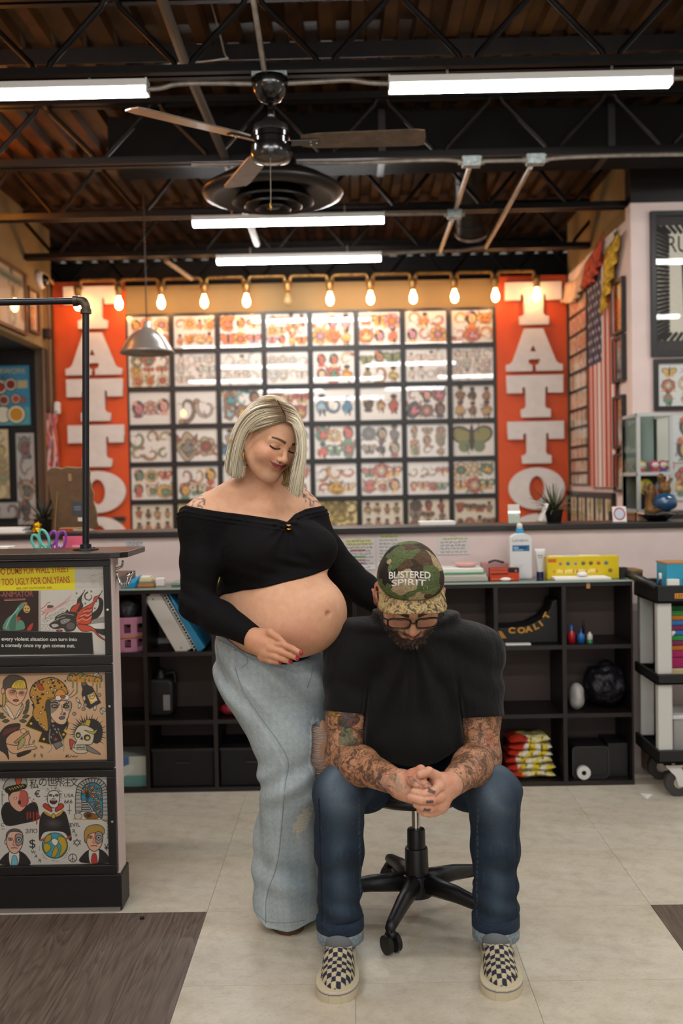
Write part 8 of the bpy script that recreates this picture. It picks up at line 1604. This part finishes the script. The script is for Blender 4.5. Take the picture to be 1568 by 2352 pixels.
tubes('beard', st, MV('beard hair', .6), mo, .00045, cl)['kind'] = 'stuff'
# --- cap
cap0 = SDF().u(ell((0, .018, .028), (.083, .099, .095)), 0).u(ell((0, -.022, .075), (.068, .060, .060)), .04)
pn = np.array((0, .31, .95)); pn /= np.linalg.norm(pn); pp0 = np.array((0, -.062, .060))
seamd = lambda q: .0009 * (np.exp(-((np.abs(q[:, 0]) - .050 - .25 * np.maximum(0, .10 - q[:, 2])) / .0018) ** 2) * (q[:, 1] < .05) + np.exp(-(q[:, 0] / .0014) ** 2) * (q[:, 1] < .02))
cap0.cap(lambda q: (q - pp0) @ -pn, .002); cap0.disp(lambda q: seamd(q) + .0012 * vnoise(q, 55, 6))
cw = local(cap0, HM); hc2 = np.array(HM.translation)
def camo_fn(t, c=None):
    v = t.coords((1, 1, 1)); n0 = t.new('ShaderNodeTexNoise'); n0.inputs['Scale'].default_value = 16; n0.inputs['Detail'].default_value = 3; t.ln(v, n0.inputs[0]); wv = t.new('ShaderNodeVectorMath', operation='MULTIPLY_ADD'); t.ln(n0.outputs['Color'], wv.inputs[0]); wv.inputs[1].default_value = (.06, .06, .06); t.ln(v, wv.inputs[2]); vo = t.new('ShaderNodeTexVoronoi'); vo.inputs['Scale'].default_value = 21; t.ln(wv.outputs[0], vo.inputs['Vector']); sp = t.new('ShaderNodeSeparateColor'); t.ln(vo.outputs['Color'], sp.inputs[0])
    k = t.ramp(sp.outputs[0], [(0, '#5d6a42'), (.30, '#41352a'), (.50, '#b09a78'), (.66, '#5a4634'), (.80, '#6b7a4c'), (.92, '#2e2824')], 'CONSTANT'); lf = t.ramp(t.noise(t.coords((1, 1, 2.5), (.4, .6, 0)), 90, 4, .7, 1.5), [(.42, '#6a6258'), (.6, '#ffffff')]); return t.mix(.5, k, t.mix(1., k, lf, 'MULTIPLY'))
m_camo = M('camouflage cloth', '#5d6a42', .85, spec=.2, bump=.25, scale=700, dist=.001); tcm = NT(m_camo); tcm.ln(camo_fn(tcm), tcm.b.inputs['Base Color'])
cp = body('cap', [(cw, hc2 - .16, hc2 + .18, .0034)], m_camo, mo)
# brim in the band plane
ex_, fz = np.array((1., 0, 0)), np.array((0, -.95, .31)); fz /= np.linalg.norm(fz); v, n_, m_ = [], 25, 8
for s in (0, 1):
    for i in range(n_):
        a = R(-78 + 156 * i / (n_ - 1)); r_in = np.array((.080 * math.sin(a), -.085 * math.cos(a) + .018))
        for j in range(m_):
            k = j / (m_ - 1); ext = .070 * k * (math.cos(a * .62) ** .8); qx = r_in[0] + .35 * ext * math.sin(a) * .35; f0 = pp0 + ex_ * qx + fz * (-(r_in[1] - .018) - .085 + .012 + ext) + (-pn) * (.030 * (qx / .08) ** 2 * (.25 + .75 * k) + .003 * (1 - s)); v.append(HM @ Vector(f0))
q_ = [(s * n_ * m_ + i * m_ + j, s * n_ * m_ + (i + 1) * m_ + j, s * n_ * m_ + (i + 1) * m_ + j + 1, s * n_ * m_ + i * m_ + j + 1) for s in (0, 1) for i in range(n_ - 1) for j in range(m_ - 1)]; N = n_ * m_; rim = [i * m_ + m_ - 1 for i in range(n_)]; q_ += [(rim[i], rim[i + 1], N + rim[i + 1], N + rim[i]) for i in range(n_ - 1)]
m_camo2 = M('tan camouflage cloth', '#9a8664', .85, spec=.2, bump=.25, scale=700, dist=.001); t3 = NT(m_camo2); kk_ = t3.ramp(t3.noise(t3.coords((1.2, 1, .5), (0, .5, .3)), 34, 4, .6, 2.), [(.3, '#4a4236'), (.42, '#8a7350'), (.5, '#b59a68'), (.6, '#7d6f5a'), (.7, '#c2b08a')], 'CONSTANT'); t3.ln(kk_, t3.b.inputs['Base Color'])
B().add(v, q_).obj('brim', m_camo2, cp, smooth=True)
B().lathe([(0, .006), (.006, .004), (.008, 0)], HM @ Vector((0, .02, .1235)), 14, Matrix.Rotation(R(50), 4, 'X')).obj('cap_button', m_camo, cp, smooth=True)
# embroidered words follow the front panel
def embroider(body_, px0, px1, py, hpx, parent):
    o = text('lettering', body_, 1., M('white embroidery', '#dcd8d0', .7, bump=.4, scale=900), Matrix.Identity(4), None, 0., off=.012); dg = bpy.context.evaluated_depsgraph_get(); me = bpy.data.meshes.new_from_object(o.evaluated_get(dg)); mt = o.data.materials[0]; bpy.data.objects.remove(o)
    bm = bmesh.new(); bm.from_mesh(me); bmesh.ops.remove_doubles(bm, verts=bm.verts, dist=1e-4); bmesh.ops.triangulate(bm, faces=bm.faces); bmesh.ops.subdivide_edges(bm, edges=[e for e in bm.edges if e.calc_length() > .12], cuts=2); xs = [w_.co.x for w_ in bm.verts]; ys = [w_.co.y for w_ in bm.verts]; x0, x1, y0, y1 = min(xs), max(xs), min(ys), max(ys)
    for w_ in bm.verts:
        u, k = (w_.co.x - x0) / (x1 - x0), (w_.co.y - y0) / (y1 - y0); a = trace(cw, px0 + (px1 - px0) * u, py - hpx * k - 2 * math.sin(u * 3.1)); w_.co = Vector(a) + Vector((0, -.0008, .0002))
    bm.to_mesh(me); bm.free(); me.materials.clear(); me.materials.append(mt); o = put('lettering', me, None, parent); s = o.modifiers.new('thick', 'SOLIDIFY'); s.thickness = .0016; s.offset = 0
embroider('BLISTERED', 893, 988, 1330, 16, cp); embroider('SPIRIT', 899, 978, 1347, 15, cp)
rs = np.random.RandomState(6); sk = []
for i in range(44):
    a = rs.uniform(892, 988); b_ = rs.choice((1314, 1331, 1333, 1348)) + rs.uniform(-3, 3); a0, a1 = trace(cw, a, b_), trace(cw, a + rs.uniform(-4, 4), b_ + rs.uniform(-6, 6)); sk.append(np.array([a0, (a0 + a1) / 2 + (0, -.001, 0), a1]))
tubes('stray_stitches', sk, MV('white thread', .8), cp, .0005, [_rgb('#dcd8d0')] * len(sk))['kind'] = 'stuff'
# --- glasses
m_gl = M('black acetate', '#0e0c0c', .2, coat=.3); g = None
GO_ = Vector((0, -.1005, -.002)); gm = HM @ Matrix.Translation(GO_) @ Matrix.Rotation(R(7), 4, 'X')
gl = put('glasses', B().tube([gm @ Vector((x, -.004 - .003 * math.cos(x * 120), .012)) for x in np.linspace(-.0095, .0095, 7)], .0026, 8).mesh('glasses', True), m_gl, mo)
for s in (-1, 1):
    prof = rpoly(.053, .042, .014, 5, -.0265, -.021); prof = [(x * (1 + .06 * (z > 0)), z) for x, z in prof]; W3 = [gm @ Vector((s * .0345 + x, .004 * (abs(s * .0345 + x) / .06) ** 2, z)) for x, z in prof]
    B().tube(W3, .0028, 8, closed=True).obj('rim', m_gl, gl, smooth=True)
    B().add(W3 + [gm @ Vector((s * .0345, .001, 0))], [(i, (i + 1) % len(W3), len(W3)) for i in range(len(W3))]).obj('lens', m_pane, gl)
    B().tube([gm @ Vector((s * .062, .004, .013)), gm @ Vector((s * .074, .012, .013)), HM @ Vector((s * .081, -.03, .012)), HM @ Vector((s * .083, .012, .008)), HM @ Vector((s * .08, .03, -.012))], .0024, 8).obj('temple', m_gl, gl, smooth=True)
# --- black tee
tee = SDF(); tee.chain([A3(955, 1745, 3.06), A3(950, 1640, 3.0), A3(947, 1520, 2.95)], [.165, .165, .15], 0, .06); tee.u(cone(A3(880, 1740, 3.05), A3(1030, 1740, 3.05), .115, .115), .06); tee.u(cone(A3(845, 1500, 2.97), A3(1050, 1500, 2.97), .105, .105), .06); tee.u(cone(A3(880, 1600, 2.96), A3(1015, 1600, 2.96), .12, .12), .06); tee.u(cone(A3(905, 1452, 2.93), A3(985, 1452, 2.93), .060, .060), .09)
tee.u(ell(A3(950, 1690, 2.93), (.17, .13, .085)), .06)
for S_, E_ in ((S1, E1), (S2, E2)):
    en = S_ * .4 + E_ * .6; tee.chain([S_, en], [.084, .074], .06)
def tee_f(p):
    x, z = p[:, 0], p[:, 2]; xc = P(945, 1500, 2.9).x; dx = x - xc; neckz = P(945, 1470, 2.85).z; r = np.hypot(dx, z - neckz); an = np.arctan2(dx, neckz - z + .02)
    f = .007 * np.sin(an * 13 + 2 * np.sin(an * 3)) * np.exp(-((r - .17) / .11) ** 2) + .007 * vnoise(p * (1.6, 1, .55), 24, 3) + .003 * vnoise(p * (1., 1, 1.5), 40, 8) * sstep(.9, .6, z)
    for S_, E_ in ((S1, E1), (S2, E2)): d = np.linalg.norm((p - (S_ * .75 + E_ * .25)), axis=1); f = f + .007 * np.sin(z * 75 + x * 40) * np.exp(-(d / .09) ** 2)
    for g_, xg in ((1, P(834, 1620, 2.85).x), (-1, P(1062, 1620, 2.85).x)): f = f + .020 * np.exp(-((x - xg - g_ * .12 * (z - P(834, 1665, 2.85).z)) / .007) ** 2) * sstep(P(834, 1540, 2.85).z, P(834, 1640, 2.85).z, z) * (p[:, 1] < 2.98)
    return f
tee.disp(tee_f)
for S_, E_, sl, fq in ((S1, E1, .27, .56), (S2, E2, .03, .61)):
    en = S_ * (1 - fq) + E_ * fq; ax_ = (E_ - S_) / np.linalg.norm(E_ - S_); inside = 1. if S_[0] < HX else -1.; lim = P(832 if inside > 0 else 1063, 1650, 2.86).x
    tee.cut(lambda p, en=en, ax_=ax_, i=inside, lim=lim: np.maximum(-((p - en) @ ax_ + (lim - p[:, 0]) * i * 0 - sl * (p[:, 0] - en[0]) * i), (p[:, 0] - lim) * i) * .9, .003)
zt2 = [(P(px, py, 2.86).x, P(px, py, 2.86).z) for px, py in ((760, 1700), (830, 1702), (862, 1730), (900, 1748), (945, 1755), (1000, 1745), (1050, 1715), (1075, 1690), (1150, 1690))]
tee.cut(lambda p: np.maximum((p[:, 2] - interp(p[:, 0], zt2)) * .8, p[:, 1] - 3.25), .004)
nk = A3(944, 1438, 2.845); tee.cut(ell(nk + np.array((0, -.01, .035)), (.080, .075, .055)), .004); tee.cut(cone(A3(945, 1470, 2.93), A3(942, 1380, 2.77), .068, .066), .004)
body('tee_shirt', [(tee, *bounds([A3(740, 1400, 3.25), A3(1160, 1770, 2.75)], .06), .005)], M('black cotton', '#110f10', .85, spec=.2, sheen=.08, bump=.5, scale=16, dist=.02, stretch=(1.6, 1, .6)), mo)
# --- dark jeans
H1, K1, F1 = A3(880, 1768, 3.10), A3(781, 1820, 2.80), A3(781, 2128, 2.845); H2, K2, F2 = A3(1030, 1766, 3.10), A3(1134, 1820, 2.80), A3(1138, 2128, 2.845)
mj = SDF(); mj.u(cone(A3(900, 1750, 3.14), A3(1010, 1750, 3.14), .13, .13), 0)
for h, k, f in ((H1, K1, F1), (H2, K2, F2)): mj.chain([h, h * .45 + k * .55, k], [.092, .083, .071], .05, .04); mj.chain([k, k * .6 + f * .4, f], [.072, .066, .0625], .03, .03)
def mjf(p):
    f = .0045 * vnoise(p, 22, 5) + .003 * vnoise(p * (1, 1, 2.2), 34, 9)
    for k, h, ft in ((K1, H1, F1), (K2, H2, F2)):
        d = np.linalg.norm(p - (k + np.array((0, .07, -.05))), axis=1); f = f + .009 * np.sin((p[:, 2] * 60 + p[:, 1] * 45 + 1.5 * vnoise(p, 14, 3))) * np.exp(-(d / .085) ** 2); d2 = np.linalg.norm((p - ft) * (1, 1, .6), axis=1); f = f + .007 * np.sin(p[:, 2] * 85 + p[:, 0] * 25 + 1.6 * vnoise(p, 16, 7)) * np.exp(-(d2 / .1) ** 2); d3 = np.linalg.norm(p - h, axis=1); f = f + .009 * np.sin(p[:, 0] * 60 + p[:, 2] * 50) * np.exp(-(d3 / .11) ** 2)
    return f
mj.disp(mjf); zc_ = P(781, 2128, 2.83).z; mj.cap(lambda p: zc_ - p[:, 2], .002); mj.cap(lambda p: p[:, 2] - .80, .01)
def mj_col(p):
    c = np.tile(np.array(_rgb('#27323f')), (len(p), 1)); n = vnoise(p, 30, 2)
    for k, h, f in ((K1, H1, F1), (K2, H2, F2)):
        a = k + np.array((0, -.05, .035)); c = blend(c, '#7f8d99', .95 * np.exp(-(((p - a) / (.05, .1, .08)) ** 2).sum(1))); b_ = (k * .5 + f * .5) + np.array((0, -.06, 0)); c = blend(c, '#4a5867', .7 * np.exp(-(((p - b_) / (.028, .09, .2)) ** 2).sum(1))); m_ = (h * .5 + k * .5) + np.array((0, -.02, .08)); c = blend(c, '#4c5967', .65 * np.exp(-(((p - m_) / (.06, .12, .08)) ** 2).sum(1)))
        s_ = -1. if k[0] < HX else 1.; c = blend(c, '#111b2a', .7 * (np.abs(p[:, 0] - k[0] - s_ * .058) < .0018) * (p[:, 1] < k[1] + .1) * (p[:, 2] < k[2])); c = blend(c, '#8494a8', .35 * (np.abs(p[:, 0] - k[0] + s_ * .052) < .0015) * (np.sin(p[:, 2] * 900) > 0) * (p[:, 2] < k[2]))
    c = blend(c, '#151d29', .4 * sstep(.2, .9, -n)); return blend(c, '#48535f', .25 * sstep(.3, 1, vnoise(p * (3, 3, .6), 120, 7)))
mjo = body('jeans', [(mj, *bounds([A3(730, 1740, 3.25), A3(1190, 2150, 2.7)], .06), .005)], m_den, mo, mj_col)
m_sock = M('grey sock', '#6f7274', .9, bump=.5, scale=300)
def chk(flip):
    def f(q, sole):
        if sole: c = np.tile(np.array(_rgb('#c9bd9f')), (len(q), 1)); c = blend(c, '#8f8263', .35 * sstep(.2, .9, vnoise(q, 60, 3)) * (q[:, 2] < .02)); return blend(c, '#2f3470', .85 * (np.abs(q[:, 2] - .0235) < .0022))
        c = np.tile(np.array(_rgb('#c6b896')), (len(q), 1)); X_, Y_ = q[:, 0] - .003, q[:, 1]; v_ = (Y_ < -.085) & (np.abs(X_) < .052) & (q[:, 2] > .016 + .02 * sstep(-.13, -.09, Y_)); k = (np.floor(X_ / .0128) + np.floor(Y_ / .0135)).astype(int) % 2; c = blend(c, '#1f2238', v_ * (k == 0) * .95); return blend(c, '#d6ccb0', (np.abs(Y_ + .085) < .003) * 1.)
    return f
for s, ft, toe, hl in ((-1, F1, (768, 2306), (818, 2218)), (1, F2, (1152, 2299), (1112, 2214))):
    for k, (z0, z1, col, nm, rr) in enumerate(((zc_ - .012, zc_ + .028, '#1c2a3d', 'rolled_cuff', .0655), (zc_ - .044, zc_ + .002, '#7d8a93', 'turned_up_hem', .064))):
        pr = [(rr - .006, z0 + .002), (rr, z0), (rr + .0035, z0 + .004), (rr + .0035, z1 - .004), (rr, z1), (rr - .006, z1 - .002)]; B().lathe([(r, z - ft[2]) for r, z in pr], Vector(ft) + Vector((0, -.001, 0)), 40).obj(nm, M(nm + ' denim', col, .9, var=.2, scale=120, bump=.4), mjo, smooth=True)
    T_, H_ = PZ(*toe, 0), PZ(*hl, 0); dv = (T_ - Vector((ft[0] + .004 * s, T_.y + .29, 0))); ang = math.atan2(T_.x - ft[0] * .8 - T_.x * .2, .26); hx_ = T_ - Vector((math.sin(ang) * .285, -math.cos(ang) * .285, 0)); Ms = Matrix.Translation(hx_) @ Matrix.Rotation(ang, 4, 'Z')
    sh = put('shoe', None, None, mo); so, uo = shoe('shoe', Ms, 'shoe_upper', sh, chk(0), None, L=.285, W_=.104)
    ank = Ms @ Vector((0, -.06, .06)); B().tube([(ank.x, ank.y, ank.z - .03), (ank.x, ank.y, ank.z - .01), (ft[0], ft[1] - .012, zc_ - .03), (ft[0], ft[1], zc_ + .01)], [.040, .040, .039, .038], 28).obj('sock', m_sock, mo, smooth=True)
finish()
